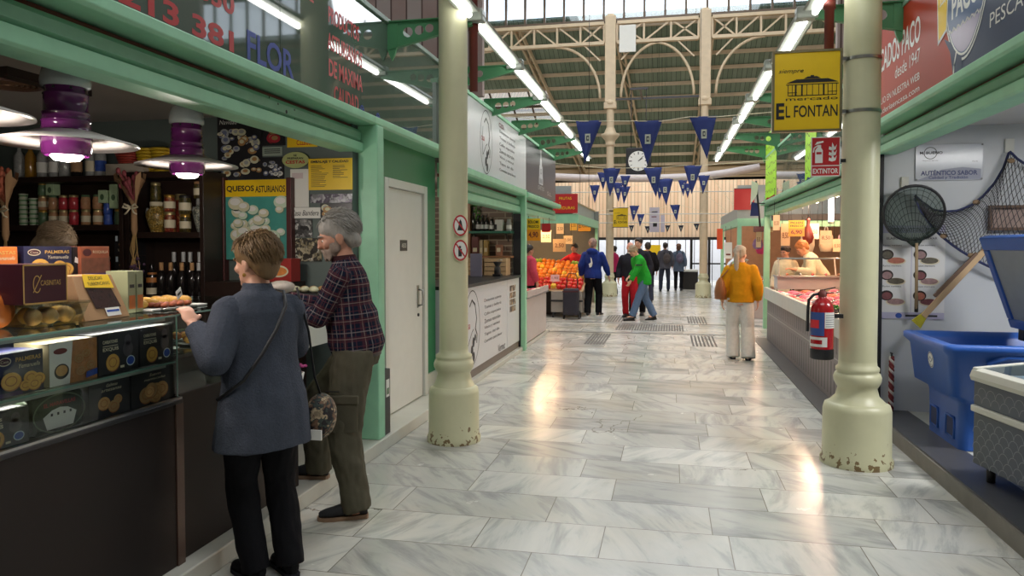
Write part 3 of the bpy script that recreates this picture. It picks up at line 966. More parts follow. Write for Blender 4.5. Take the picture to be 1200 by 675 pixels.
rows = [(1.77, [(51, 'g'), (63, 'p'), (75, 'p'), (87, 'r'), (101, 'p'), (115, 'p'), (127, 'b'), (140, 'g'), (151, 'p')], .125),
        (1.896, [(51, 'p'), (63, 't'), (75, 'r'), (87, 'r'), (101, 't'), (115, 't'), (127, 'b')], .115), (2.012, [(51, 'g')], .1)]
nm = ['bottom', 'middle', 'top']
for ri, (z, items, h) in enumerate(rows):
    for k, (u, c) in enumerate(items):
        bd, ld, cn = kinds[c]
        hh = .085 if c == 'b' else h
        if ri == 1 and c == 'b': z_ = 1.77 + .086
        else: z_ = z
        jarlike('preserve_jar', '%s jar, %s from the left in the %s layer of the tins shelf' % (cn, ORD[k], nm[ri]), 'jar', xs_(u, z), Y0, z_, .036 if c != 'b' else .034, hh, bd, ld, 'preserve jars on the tins shelf', labelm=PAPER if c == 'p' else None)
CARTON = mat('pale_green_carton', (176, 200, 160), .6, var=.2, vscale=40)
for u, z, h, s in ((63, 2.012, .09, 'small, on top of the jars'), (124, 1.945, .10, 'short, above the blue tins'), (137, 1.90, .19, 'tall, next to the bouquet')):
    x = xs_(u, z)
    t = thing('carton', 'pale green carton, %s' % s, 'carton', (x, Y0, z), group='pale green cartons on the tins shelf')
    MB(CARTON).box(x - .036, x + .036, Y0 - .035, Y0 + .035, z, z + h).build('box', t, bev=.002)
    MB(GREENJ).at(on_front(x, z, Y0 - .0362)).disc(0, h * .45, .018, .024).build('printed_emblem', t)
for k, u in enumerate((28, 40)):
    x = xs_(u, 1.77)
    n = 7 - k
    for j in range(n):
        zz = 1.771 + j * .037
        t = thing('paper_pot', '%s white and green pot from the shelf, in the %s stack beside the left bouquet' % (ORD[j], ('left', 'right')[k]), 'pot', (x, Y0, zz), group='stacked white and green pots')
        MB(mat('white_pot', (196, 204, 184), .5)).lathe([(.029, 0), (.034, .034), (.036, .036)], n=18).build('cup', t, local=True)
        MB(mat('green_pot_print', (98, 150, 100), .5)).lathe([(.0325, .012), (.0338, .024)], n=18).build('printed_band', t, local=True)
# lower shelf of the wide unit: lids, jar, black boxes
for u, nm_ in ((83, 'left'), (93, 'right')):
    p = px(u, 278, y=5.0)
    t = thing('cheese_tin', 'round pale tin standing on edge, %s one of a pair behind the vendor' % nm_, 'tin', (p.x, 5.0, 1.47))
    MB(mat('pale_tin', (186, 192, 166), .35)).at(frame((p.x, 5.0, 1.47), (1, 0, 0), UP)).lathe([(.001, .03), (.05, .03), (.055, .025), (.055, -.01), (.001, -.012)], n=24).build('drum', t)
    MB(GREENJ).at(frame((p.x, 4.969, 1.47), (1, 0, 0), UP)).ring(0, 0, .035, .035, .01).build('printed_ring', t)
p = px(70, 278, y=5.0)
tag(MB(WHITEP).at(on_front(p.x, 1.372, 5.02)).prism([(-.05, 0), (.05, 0), (.05, .1), (.03, .15), (-.05, .15)], -.01, 0).build('price_card'), 'white card standing on the lower shelf beside the pale tins', 'card')
p = px(120, 278, y=5.0)
jarlike('preserve_jar', 'dark red jar alone on the lower shelf left of the black boxes', 'jar', p.x, 5.02, 1.372, .045, .15, gloss('dark_red_jar', (110, 40, 44)), DKSTEEL)
for k, z in enumerate((1.372, 1.532)):
    a = px(134, 280, y=4.98); c = px(156, 280, y=4.98)
    t = thing('biscuit_box', '%s black box of biscuits in the stack right of the vendor' % ('lower', 'upper')[k], 'box', (a.x, 5.0, z - (0 if k else .0)))
    z0 = z - .155; 
    MB(BLACK).box(a.x, c.x, 4.98, 5.12, z0 + .155, z0 + .155 + .155).build('box', t, bev=.002)
    b = MB(mat('pale_blue_print', (190, 206, 216), .5)).at(on_front(a.x, z0 + .155, 4.979)); b.rect(.01, .03, .11, .15)
    b.use(PAPER).text('Tentaciones', .03, .03, .09, .018, shear=.2); b.rect(.05, .1, .125, .132)
    b.use(mat('biscuit_tan', (196, 150, 92), .7, var=.25, vscale=80)).disc(.06, .085, .02, .015, .001).disc(.09, .08, .02, .014, .002).disc(.075, .095, .016, .012, .003)
    b.build('printed_front', t)
# bottles on the top shelf
BOTG = gloss('clear_spirit_bottle', (150, 152, 150)); BOTD = gloss('dark_bottle', (30, 26, 26)); BOTA = gloss('amber_bottle', (150, 110, 40))
def bottle(label, x, y, z, h, r, body, capm, labm=None, group=None, cat='bottle', cork=.12):
    t = thing('bottle', label, cat, (x, y, z), group=group)
    MB(body).lathe([(r * .9, 0), (r, .02 * h), (r, .56 * h), (r * .85, .63 * h), (r * .38, .74 * h), (r * .34, (1 - cork) * h)], n=18).build('glass_body', t, local=True)
    MB(capm).lathe([(r * .42, (1 - cork) * h - .01), (r * .44, h - .004), (r * .4, h), (.001, h)], n=14).build('cap', t, local=True)
    if labm: MB(labm).lathe([(r * 1.015, .14 * h), (r * 1.015, .42 * h)], n=18).build('paper_label', t, local=True)
    return t
def bx_(u, y=Y0): return px(u, 200, y=y).x
tops = [(23, BOTG, WHITEP, None, 'clear glass bottle'), (36, BOTA, GOLD, None, 'amber bottle'), (50, BOTG, REDJ, WHITEP, 'bottle with a white label'), (64, BOTG, REDJ, WHITEP, 'bottle with a white label'), (76, BOTG, WHITEP, None, 'clear glass bottle'),
        (90, BOTD, KRAFT, KRAFT, 'brown wrapped bottle'), (107, BOTG, WHITEP, PAPER, 'clear bottle with a cream label'), (118, BOTG, WHITEP, BLUEJ, 'bottle with a blue label')]
for k, (u, bm2, cp, lb, nm_) in enumerate(tops):
    bottle('%s on the top shelf, %s from the left' % (nm_, ORD[k]), bx_(u), Y0, 2.152, .3, .042, bm2, cp, lb, 'bottles on the top shelf')
# wooden crate and baskets on top of the shelves
p = px(148, 200, y=5.0)
tag(MB(mat('pale_crate', (170, 160, 146), .6)).box(p.x - .17, p.x + .17, 4.98, 5.2, 2.152, 2.24).build('wooden_tray', bev=.004), 'pale tray on the shelf top carrying a red basket', 'tray')
t = thing('basket', 'round red basket in the pale tray on the shelf top', 'basket', (p.x - .04, 5.09, 2.243))
for k in range(7):
    rr = .075 + k * .006
    MB(mat('red_wicker', (150, 52, 40), .6)).tube([(rr * math.cos(2 * PI * i / 20), rr * math.sin(2 * PI * i / 20), .01 + k * .018) for i in range(20)], .009, 6, closed=True).build('wicker_hoop', t, local=True)
MB(mat('red_wicker', (150, 52, 40), .6)).lathe([(.001, 0), (.08, .0), (.08, .008), (.001, .008)], n=20).build('base', t, local=True)
for k, (u, dz) in enumerate(((170, 0), (187, 0))):
    p = px(u, 185, y=5.05)
    t = thing('basket', 'yellow basket on top of the narrow shelf unit, %s of the pair behind the lamp' % ('left', 'right')[k], 'basket', (p.x, 5.08, 2.173))
    for j in range(8):
        rr = .05 + .004 * j
        MB(mat('yellow_wicker', (190, 158, 28), .6)).tube([(rr * math.cos(2 * PI * i / 18), rr * math.sin(2 * PI * i / 18), .01 + j * .024) for i in range(18)], .012, 6, closed=True).build('wicker_hoop', t, local=True)
    MB(mat('yellow_wicker', (190, 158, 28), .6)).lathe([(.001, 0), (.055, .0), (.055, .008), (.001, .008)], n=18).build('base', t, local=True)
# pickle jars on the narrow unit
zz = 1.712
x = px(184, 250, y=Y0).x
t = jarlike('amphora_jar', 'big two handled jar of yellow beans on the narrow shelf', 'jar', x, Y0, zz, .082, .235, BEANS, PAPER, shape='amphora', lidh=.14)
for s in (-1, 1):
    MB(BOTG).tube([(s * .05, 0, .175), (s * .085, 0, .185), (s * .095, 0, .155), (s * .08, 0, .125)], .009, 8).build('handle', t, local=True)
jarlike('preserve_jar', 'slim olive jar standing on the big jar of yellow beans', 'jar', px(183, 250, y=Y0).x, Y0, zz + .236, .04, .15, OLIVE, TINC, labelm=None)
x = px(203, 250, y=Y0).x
jarlike('preserve_jar', 'jar of peppers on the shelf right of the big bean jar', 'jar', x, Y0 - .04, zz, .042, .155, PEPPER, TINC, labelm=PAPER)
jarlike('preserve_jar', 'jar with a cream label stacked on the jar of peppers', 'jar', x, Y0 - .04, zz + .156, .042, .13, PEPPER, GOLD, labelm=PAPER)
x = px(221, 250, y=Y0).x
jarlike('preserve_jar', 'jar of olives on the shelf beside the clear handled jar', 'jar', x, Y0 - .04, zz, .042, .135, OLIVE, GOLD, labelm=PAPER)
jarlike('preserve_jar', 'tall jar with a round cream label stacked on the jar of olives', 'jar', x, Y0 - .04, zz + .136, .045, .145, OLIVE, DKSTEEL, labelm=PAPER)
x = px(212, 250, y=5.18).x
jarlike('preserve_jar', 'tall red brown jar at the back between the two stacked pairs of jars', 'jar', x, 5.18, zz, .045, .3, PEPPER, TINC)
x = px(237, 250, y=Y0).x
t = jarlike('amphora_jar', 'clear two handled jar of white beans at the right end of the narrow shelf', 'jar', x, Y0, zz, .068, .255, WHITEB, BOTG, shape='amphora', lidh=.2)
for s in (-1, 1):
    MB(BOTG).tube([(s * .045, 0, .185), (s * .072, 0, .19), (s * .078, 0, .165), (s * .066, 0, .14)], .008, 8).build('handle', t, local=True)
jarlike('preserve_jar', 'small jar with a dark lid standing on the clear jar of white beans', 'jar', px(234, 250, y=Y0).x, Y0, zz + .256, .042, .13, OLIVE, PATE, labelm=PAPER)
# wine bottles
CORK = mat('cork_seal', (186, 142, 96), .6); CAPW = mat('white_capsule', (196, 198, 198), .4)
for k, u in enumerate((204, 215, 223, 234, 242)):
    bottle('dark wine bottle with white capsule, %s from the left in the back row' % ORD[k], px(u, 310, y=5.17).x, 5.17, 1.222, .335, .036, BOTD, CAPW, WHITEP if k == 4 else None, 'wine bottles in the back row', cork=.2)
for k, u in enumerate((189, 200, 213, 225, 233)):
    bottle('dark wine bottle, %s from the left in the front row of the narrow shelf' % ORD[k], px(u, 310, y=5.03).x, 5.03, 1.222, .255, .036, BOTD, CORK if k < 4 else CAPW, None, 'wine bottles in the front row', cork=.2)
t = thing('liqueur_bottle', 'squat dark bottle with an orange seal at the left end of the wine row', 'bottle', (px(178, 310, y=5.03).x, 5.03, 1.222))
MB(BOTD).lathe([(.04, 0), (.043, .01), (.043, .14), (.03, .18), (.018, .2), (.018, .24)], n=18).build('glass_body', t, local=True)
MB(mat('orange_seal', (176, 112, 52), .5)).lathe([(.0435, .1), (.044, .135), (.031, .178)], n=18).build('seal', t, local=True)
MB(PAPER).lathe([(.0437, .01), (.0437, .06)], n=18).build('paper_label', t, local=True)

# dried flower bouquets hanging in kraft paper
def bouquet(label, x, y, z, s, flowers, bunch):
    t = thing('dried_bouquet', label, 'bouquet', (x, y, z))
    rnd = random.Random(int(abs(x) * 100))
    b = MB(KRAFT)
    vs = []; fs = []; n = 18; m = 7
    for j in range(m):
        v = j / (m - 1)
        for i in range(n + 1):
            a = R(-40 + 290 * i / n)
            r = (.015 + .1 * v ** 1.3) * (1 + .14 * math.sin(i * 2.3 + j))
            vs.append((r * math.cos(a) - .03 * v, r * .6 * math.sin(a), .22 * v + (.035 * math.sin(i * 1.7) if j == m - 1 else 0)))
    for j in range(m - 1):
        for i in range(n):
            fs.append((j * (n + 1) + i, j * (n + 1) + i + 1, (j + 1) * (n + 1) + i + 1, (j + 1) * (n + 1) + i))
    b.add(vs, fs, True); b.build('paper_wrap', t, local=True)
    b = MB(KRAFT).lathe([(.012, -.2), (.022, -.16), (.02, -.05), (.017, .02)], n=12); b.build('wrapped_stem', t, local=True)
    for k in range(14):
        fx = rnd.uniform(-.1, .04); fz_ = rnd.uniform(.12, .27); fy = rnd.uniform(-.05, .03)
        b = MB(flowers)
        b.tube([(0, 0, .05), (fx * .6, fy * .6, fz_ * .7), (fx, fy, fz_)], [.004, .004, .012], 6)
        b.ell((fx, fy, fz_), (.018, .014, .024), 8, 6)
        b.build('flower', t, local=True)
    b = MB(PAPER)
    for sg in (-1, 1):
        b.tube([(0, -.03, 0), (sg * .045, -.045, .022), (sg * .06, -.04, .0), (sg * .03, -.035, -.008), (0, -.03, 0)], .008, 6)
        b.tube([(0, -.03, 0), (sg * .03, -.04, -.04), (sg * .05, -.035, -.05)], .006, 6)
    b.build('ribbon_bow', t, local=True)
    for k in range(7):
        MB(mat('straw', (170, 138, 84), .7)).tube([(rnd.uniform(-.01, .01), 0, -.15), (rnd.uniform(-.03, .03), -.01, -.3), (rnd.uniform(-.04, .07), -.02, rnd.uniform(-.42, -.52))], .003, 5).build('stem', t, local=True)
    if bunch:
        for k in range(40):
            MB(mat('dried_purple', (84, 60, 84), .8)).ell((.02 + rnd.gauss(0, .028), -.02 + rnd.gauss(0, .02), -.5 + rnd.gauss(0, .045)), rnd.uniform(.008, .014), 8, 5).build('dried_bud', t, local=True)
    t.scale = (s, s, s)
    return t
p = px(157, 243, y=4.86)
bouquet('dried bouquet of red flowers in kraft paper hanging between the two shelf units', p.x, 4.86, p.z, 1.05, mat('dried_red', (140, 66, 72), .8, var=.3, vscale=50), True)
p = px(6, 246, y=4.2)
bouquet('dried bouquet in kraft paper at the far left edge of the shop', p.x, 4.2, p.z, 1.05, mat('dried_orange', (160, 84, 60), .8, var=.3, vscale=50), False)

# ---- posters and papers on the partition
PY = 5.255
def poster(name, label, cat, u0, v0, u1, v1, base, decor=None, y=PY, th=.006):
    a = px(u0, v1, y=y); c = px(u1, v0, y=y)
    w = c.x - a.x; h = c.z - a.z
    t = thing(name, label, cat, (a.x + w / 2, y, a.z))
    MB(base).box(a.x, c.x, y - th, y, a.z, c.z).build('sheet', t)
    if decor:
        b = MB(BLACK).at(on_front(a.x, a.z, y - th - .0006))
        decor(b, w, h)
        if b.f: b.build('print', t)
    return t
CHEESE = mat('cheese_cream', (206, 204, 172), .5, var=.1, vscale=20); CHEESE2 = mat('cheese_grey', (160, 164, 164), .5, var=.2, vscale=20); CHEESE3 = mat('cheese_rind', (170, 130, 80), .5, var=.2, vscale=20); SLATE = mat('slate_blue_rind', (104, 112, 140), .5, var=.2)
def collage(cols, n, seed, title=None, r0=.03, r1=.06):
    def f(b, w, h):
        rnd = random.Random(seed)
        for k in range(n):
            r = rnd.uniform(r0, r1) * .7
            cx = rnd.uniform(r, w - r); cy = rnd.uniform(r, h * (.82 if title else 1) - r) if h * .82 > 2 * r else h / 2
            m = cols[k % len(cols)]
            e = rnd.uniform(.55, .95)
            b.use(BLACK).disc(cx + .003, cy - .004, r, r * e, .0004 + k * .0001, 16)
            b.use(m).disc(cx, cy, r * .97, r * e * .95, .0005 + k * .0001, 16)
            b.use(cols[(k + 1) % len(cols)]).disc(cx, cy + r * .12, r * .55, r * e * .5, .00055 + k * .0001, 12)
        if title: b.use(WHITEP).text(title, w * .06, h * .86, w * .4, h * .07, .006, shear=.2)
    return f
NIGHT = mat('dark_poster', (36, 36, 40), .35, var=.2)
poster('cheese_poster', 'dark poster crowded with cheeses and a white handwritten title', 'poster', 256, 134, 307, 211, NIGHT, collage([CHEESE2, SLATE, CHEESE, CHEESE3, CHEESE], 46, 4, 'Navidad'))
poster('dark_picture', 'small dark picture with a red dish, right of the crowded cheese poster', 'picture', 308, 146, 334, 171, NIGHT, collage([REDJ, CHEESE3], 3, 9, None, .06, .08))
poster('pale_card', 'pale green card under the small dark picture', 'card', 308, 172, 331, 183, mat('pale_green_card', (150, 164, 150), .5), lambda b, w, h: [b.rect(w * .1, w * .9, h * k, h * k + .006) for k in (.3, .5, .7)])
poster('cheese_poster', 'small dark poster of blue and white plates under the pale green card', 'poster', 308, 184, 333, 210, NIGHT, collage([SLATE, WHITEP, CHEESE2], 16, 12, None, .02, .04))
def ybanner(b, w, h):
    b.use(RED).text('DE LA', w * .04, h * .6, w * .36, h * .25, bold=.02); b.text('C.LLEGUM.', w * .32, h * .12, w * .6, h * .3, bold=.02)
poster('paper_banner', 'yellow paper banner with red capitals high under the shutter beam', 'banner', 337, 152, 372, 173, YELLOW, ybanner)
# oval basket sign
a = px(331, 188, y=PY - .012); c = px(362, 188, y=PY - .012); cx_ = (a.x + c.x) / 2; rx = (c.x - a.x) / 2; cz = a.z; ry = .062
t = thing('oval_sign', 'oval pale green sign offering gift baskets above the white paper', 'sign', (cx_, PY - .012, cz))
MB(mat('oval_green', (176, 186, 120), .5)).at(on_front(cx_, cz, PY - .012)).prism([(rx * math.cos(2 * PI * k / 28), ry * math.sin(2 * PI * k / 28)) for k in range(28)], 0, .005).build('board', t)
b = MB(BLACK).at(on_front(cx_, cz, PY - .018)); b.text('SE', 0, ry * .45, rx * .25, ry * .25, align='C', bold=.02); b.text('PREPARAN', 0, ry * .08, rx * 1.2, ry * .26, align='C', bold=.02)
b.use(RED).text('CESTAS', 0, -ry * .45, rx * 1.45, ry * .4, align='C', bold=.03); b.build('lettering', t)
def menu(b, w, h):
    b.text('EMBALAJE Y CALIDAD', w * .06, h * .84, w * .86, h * .1, bold=.03)
    rnd = random.Random(3)
    for k in range(15):
        b.rect(w * .06, w * rnd.uniform(.25, .46), h * (.76 - k * .047), h * (.775 - k * .047))
        if k < 9: b.rect(w * .56, w * rnd.uniform(.7, .93), h * (.76 - k * .047), h * (.775 - k * .047))
poster('price_list', 'yellow price list in a clear sleeve beside the green post', 'sign', 362, 185, 413, 223, YELLOW, menu, y=PY - .02)
poster('white_paper', 'long white wrapping paper hanging under the oval sign', 'paper', 341, 198, 362, 243, WHITEP, lambda b, w, h: b.use(mat('faint_print', (206, 190, 190), .6)).rect(w * .1, w * .7, h * .75, h * .9))
QT = mat('teal_photo', (70, 150, 140), .4, var=.2, vscale=12)
def quesos(b, w, h):
    b.use(YELLOW).rect(0, w, h * .79, h, .0004)
    b.use(BLACK).text('QUESOS', w * .03, h * .845, w * .45, h * .085, .0012, bold=.03); b.text('ASTURIANOS', w * .5, h * .84, w * .48, h * .085, .0012, bold=.02)
    rnd = random.Random(11)
    for k in range(34):
        cx = rnd.uniform(.15, .92) * w; cy = rnd.uniform(.1, .72) * h; r = rnd.uniform(.035, .07)
        b.use(mat('cheese_shadow', (90, 130, 112), .5)).disc(cx + .004, cy - .006, r * 1.03, r * .8, .0006 + k * .0002, 18)
        b.use(CHEESE if k % 3 else mat('cheese_mint', (196, 214, 190), .5)).disc(cx, cy, r, r * .76, .0007 + k * .0002, 18)
        b.use(WHITEP).disc(cx - r * .1, cy + r * .16, r * .66, r * .4, .0008 + k * .0002, 14)
poster('cheese_poster', 'teal poster of round cheeses under a yellow heading about Asturian cheeses', 'poster', 265, 210, 336, 304, QT, quesos, y=PY - .03)
tag(MB(mat('mahogany', (76, 30, 30), .4)).box(px(336, 250, y=5.2).x, px(342, 250, y=5.2).x, 5.19, 5.255, .1, px(340, 208, y=5.2).z).build('door_jamb', bev=.004), 'narrow mahogany upright right of the teal cheese poster', 'post')
tag(MB(mat('mahogany', (76, 30, 30), .4)).box(px(257, 250, y=5.2).x, px(263, 250, y=5.2).x, 5.19, 5.255, .1, px(260, 208, y=5.2).z).build('door_jamb', bev=.004), 'narrow mahogany upright left of the teal cheese poster', 'post')
BW = picture('grey_photo', [(190, 190, 186), (90, 90, 90), (140, 140, 140), (40, 40, 42)], 26, 5); DRAW = picture('line_drawing', [(210, 206, 190), (150, 140, 110), (190, 180, 150), (60, 56, 50)], 30, 6)
def bandera(b, w, h): b.use(BLACK).text('Casa Bandera', w * .04, h * .25, w * .9, h * .5, shear=.3)
poster('name_card', 'white card with a black handwritten name above the grey photographs', 'card', 341, 243, 376, 256, WHITEP, bandera, y=PY - .01)
poster('photograph', 'grey photograph under the handwritten name card', 'photograph', 342, 257, 366, 278, BW, None)
poster('line_drawing', 'pale line drawing of figures behind the face of the man in plaid', 'drawing', 341, 279, 377, 306, DRAW, None)
poster('photograph', 'dark picture of round cakes in an arch under the yellow price list', 'photograph', 376, 238, 413, 280, NIGHT, collage([CHEESE3, CHEESE, CHEESE2], 9, 21, None, .04, .07), y=PY - .01)
poster('photograph', 'purple strip of pictures between the price list and the arch picture', 'photograph', 364, 227, 413, 238, picture('purple_photos', [(110, 90, 130), (170, 160, 180), (80, 70, 90), (190, 190, 196)], 22, 8), None)
poster('cheese_cooler', 'low white cooler behind the man in plaid, a tray of cheese on top', 'cooler', 344, 345, 384, 400, WHITE, lambda b, w, h: b.use(DKSTEEL).rect(w * .05, w * .95, h * .9, h * .93, .001), y=5.1, th=.3)
a = px(344, 345, y=5.0); c = px(384, 345, y=5.0)
t = thing('cheese_tray', 'dark tray of cheese pieces on the white cooler behind the man in plaid', 'tray', ((a.x + c.x) / 2, 4.98, a.z + .012))
zt = px(344, 345, y=5.1).z + .004
MB(BLACK).box(a.x + .02, c.x - .02, 4.86, 5.06, zt, zt + .02).build('tray', t, bev=.003)
for k in range(6): MB(CHEESE3 if k % 2 else CHEESE).ell((a.x + .06 + .035 * k, 4.93 + .06 * (k % 2), zt + .045), (.035, .035, .025), 10, 7).build('cheese', t)
p = px(296, 270, y=5.16)
def boxthing(name, label, cat, x0, x1, y0, y1, z0, z1, m, decor=None, face='L', rz=0, bev=.002, group=None):
    t = thing(name, label, cat, ((x0 + x1) / 2, (y0 + y1) / 2, z0), group=group)
    MB(m).box(x0, x1, y0, y1, z0, z1).build('box', t, bev=bev)
    if decor:
        if face == 'L':
            b = MB(BLACK).at(on_left(y0, z0, x1 + .0008)); decor(b, y1 - y0, z1 - z0)
        else:
            b = MB(BLACK).at(on_front(x0, z0, y0 - .0008)); decor(b, x1 - x0, z1 - z0)
        b.build('printed_front', t)
    if rz: t.rotation_euler.z = rz
    return t
a = px(307, 330, y=5.0); c = px(341, 303, y=5.0)
def pizza(b, w, h):
    b.use(mat('pizza_orange', (210, 130, 60), .5, var=.3, vscale=40)).disc(w * .55, h * .45, w * .36, h * .26, .0005); b.use(CHEESE).ring(w * .55, h * .45, w * .36, h * .26, .012, .001)
    b.text('PAN', w * .1, h * .8, w * .3, h * .1, .001)
boxthing('food_box', 'red box with a picture of a round pie between the two customers', 'box', a.x, c.x, 5.0, 5.14, a.z, c.z, mat('red_box', (150, 40, 36), .4), pizza, 'F')
tag(MB(DKWOOD).box(-3.42, -2.75, 4.95, 5.25, .1, a.z - .002).build('side_cabinet', bev=.004), 'dark wooden side cabinet under the teal cheese poster', 'cabinet')
# ------------------------------------------------------------------ the glass display counter and what is in and on it
CB = mat('dark_counter_laminate', (30, 22, 20), 0.5, spec=.3, var=0.18, vscale=2.5)
ct = thing('display_counter', 'long dark brown counter with a glass display case, in front of the delicatessen', 'counter', (-2.55, 1.6, .1))
MB(CB).box(-3.0, -2.25, .1, 3.02, .1, .865).build('base_panel', ct, bev=.004)
MB(mat('brown_corner_strip', (72, 52, 44), .35)).box(-2.262, -2.245, 3.022, 3.075, .1, .865).build('corner_strip', ct)
MB(DKSTEEL).box(-3.0, -2.235, .1, 3.06, .866, .884).build('case_floor', ct, bev=.003)
MB(STEEL).box(-2.26, -2.24, .1, 3.06, .885, .895).build('lower_rail', ct)
EDGE = mat('glass_edge_green', (120, 158, 146), 0.1, var=.05)
def pane(nm, x0, x1, y0, y1, z0, z1):
    (MB(CLEAR).add([(x1, y0, z0), (x1, y1, z0), (x1, y1, z1), (x1, y0, z1)], [(0, 1, 2, 3)]) if y1 - y0 > .1 else MB(CLEAR).add([(x0, y1, z0), (x1, y1, z0), (x1, y1, z1), (x0, y1, z1)], [(0, 1, 2, 3)])).build(nm, ct)
pane('front_glass', -2.262, -2.256, .1, 3.05, .896, 1.272)
pane('end_glass', -2.98, -2.27, 3.044, 3.05, .885, 1.272)
for z, nm in ((1.055, 'glass_shelf'), (1.275, 'glass_top')):
    x1 = -2.25 if z > 1.2 else -2.27
    MB(CLEAR).add([(-3.0, .1, z + .008), (x1, .1, z + .008), (x1, 3.05, z + .008), (-3.0, 3.05, z + .008)], [(0, 1, 2, 3)]).build(nm, ct)
    MB(EDGE).box(x1, x1 + .003, .1, 3.052, z, z + .008).build('glass_edge', ct)
MB(EDGE).box(-2.262, -2.256, 3.05, 3.053, .885, 1.275).build('glass_edge', ct)
for z in (1.268, 1.05):
    MB(HOUS).box(-2.34, -2.28, .15, 3.0, z - .01, z + .004).build('light_strip', ct)
    l = area_light('case_light', (.19, .3, z - .114), (0, R(25), 0), .03, 2.4, 14.0, (1, .94, .84))
    l.parent = ct
MB(DKSTEEL).box(-3.02, -3.0, .1, 3.05, .885, 1.275).build('rear_panel', ct)
MB(DKWOOD).box(-3.0, -2.98, .1, 3.05, 1.284, 1.44).build('riser', ct)
MB(CLEAR).box(-3.2, -2.78, .1, 3.42, 1.44, 1.448).build('upper_glass_shelf', ct)
MB(EDGE).box(-2.78, -2.777, .1, 3.42, 1.44, 1.448).build('glass_edge', ct)
# the next counter, which ends at the gap by the green post
c2 = thing('side_counter', 'dark counter with glass top behind the two customers, ending at the green post', 'counter', (-2.6, 3.65, .1))
MB(CB).box(-3.0, -2.27, 3.08, 4.22, .1, .9).build('base_panel', c2, bev=.004)
MB(CLEAR).add([(-2.284, 3.08, .902), (-2.284, 4.2, .902), (-2.284, 4.2, 1.262), (-2.284, 3.08, 1.262)], [(0, 1, 2, 3)]).build('front_glass', c2)
MB(CLEAR).box(-3.0, -2.27, 3.08, 4.22, 1.275, 1.283).build('glass_top', c2)
MB(EDGE).box(-2.27, -2.266, 3.08, 4.22, 1.275, 1.283).build('glass_edge', c2)
MB(DKSTEEL).box(-3.0, -2.985, 3.08, 4.2, .902, 1.274).build('rear_panel', c2)
MB(CLEAR).box(-2.98, -2.3, 3.08, 4.2, 1.08, 1.086).build('glass_shelf', c2)

TAN = mat('biscuit_tan', (196, 150, 92), .7, var=.25, vscale=80); TAN2 = mat('biscuit_gold', (214, 164, 76), .6, var=.25, vscale=60); BISC = mat('biscuit_brown', (164, 104, 60), .7, var=.3, vscale=70)
NAVY = mat('navy_print', (34, 36, 66), .35, var=.15); MAROON = mat('maroon_print', (70, 30, 40), .3, var=.1); ORANGEP = mat('orange_print', (200, 110, 48), .35, var=.35, vscale=16); PURP = mat('purple_print', (70, 50, 100), .35)
def cookie(b, cx, cy, r, m, z=.001, e=.75):
    b.use(BISC).disc(cx + r * .05, cy - r * .08, r * 1.04, r * e * 1.05, z, 18); b.use(m).disc(cx, cy, r, r * e, z + .0003, 18)
    b.use(BISC).ring(cx, cy, r * .62, r * e * .6, r * .1, z + .0006, 16)
def palmeras(title):
    def f(b, w, h):
        b.use(NAVY).rect(0, w, 0, h * .18, .0004); b.use(PURP).rect(0, w * .55, 0, h * .1, .0008)
        b.use(MAROON).disc(w * .2, h * .82, w * .13, h * .1, .0008); b.use(PAPER).ring(w * .2, h * .82, w * .13, h * .1, .004, .0011); b.text('Casa', w * .12, h * .79, w * .16, h * .06, .0013)
        b.use(mat('gold_print', (200, 160, 90), .4)).text(title, w * .42, h * .78, w * .52, h * .1, .001, bold=.02)
        b.use(PAPER).text('Yemanuella', w * .48, h * .62, w * .44, h * .1, .001, shear=.3)
        for k, (cx, cy, r) in enumerate(((.72, .36, .15), (.88, .3, .14), (.6, .2, .12), (.78, .2, .14), (.3, .36, .2))): cookie(b, cx * w, cy * h, r * w, TAN2, .0012 + k * .001)
    return f
def pasta(b, w, h):
    b.use(WHITEP).flat([(0, 0), (w * .4, 0), (w * .48, h), (0, h)], .0004); b.use(mat('photo_amber', (176, 120, 70), .4, var=.5, vscale=45)).flat([(w * .4, 0), (w, 0), (w, h), (w * .48, h)], .0005)
    b.use(REDBROWN).disc(w * .22, h * .8, w * .14, h * .07, .0008); b.use(BLACK).disc(w * .24, h * .32, w * .15, h * .18, .0009); b.use(TAN).disc(w * .24, h * .34, w * .12, h * .13, .0012)
    for k, (cx, cy, r) in enumerate(((.6, .55, .1), (.75, .65, .09), (.85, .35, .1), (.62, .25, .1))): cookie(b, cx * w, cy * h, r * w, CHEESE3, .0016 + k * .001)
    b.use(BLUEJ).flat([(w * .72, h * .05), (w * .98, h * .1), (w * .98, h * .25), (w * .74, h * .2)], .006)
def carb(l1, l2, bl=True):
    def f(b, w, h):
        b.use(PAPER).text(l1, w * .1, h * .76, w * .36, h * .08, .001, bold=.02); b.text(l2, w * .1, h * .56, w * .38, h * .1, .001, bold=.02); b.rect(w * .1, w * .46, h * .69, h * .705, .001)
        b.use(mat('dim_print', (72, 66, 72), .4)).disc(w * .72, h * .55, w * .13, h * .2, .0008); b.disc(w * .72, h * .78, w * .09, h * .14, .0008)
        cookie(b, w * .33, h * .28, w * .16, TAN2, .001, .95)
        if bl: b.use(BLUEJ).disc(w * .78, h * .24, w * .11, h * .13, .0012); b.use(mat('pale_blue_print', (190, 206, 216), .5)).ring(w * .78, h * .24, w * .11, h * .13, .004, .0015)
        b.use(PAPER).rect(w * .52, w * .62, h * .1, h * .16, .001)
    return f
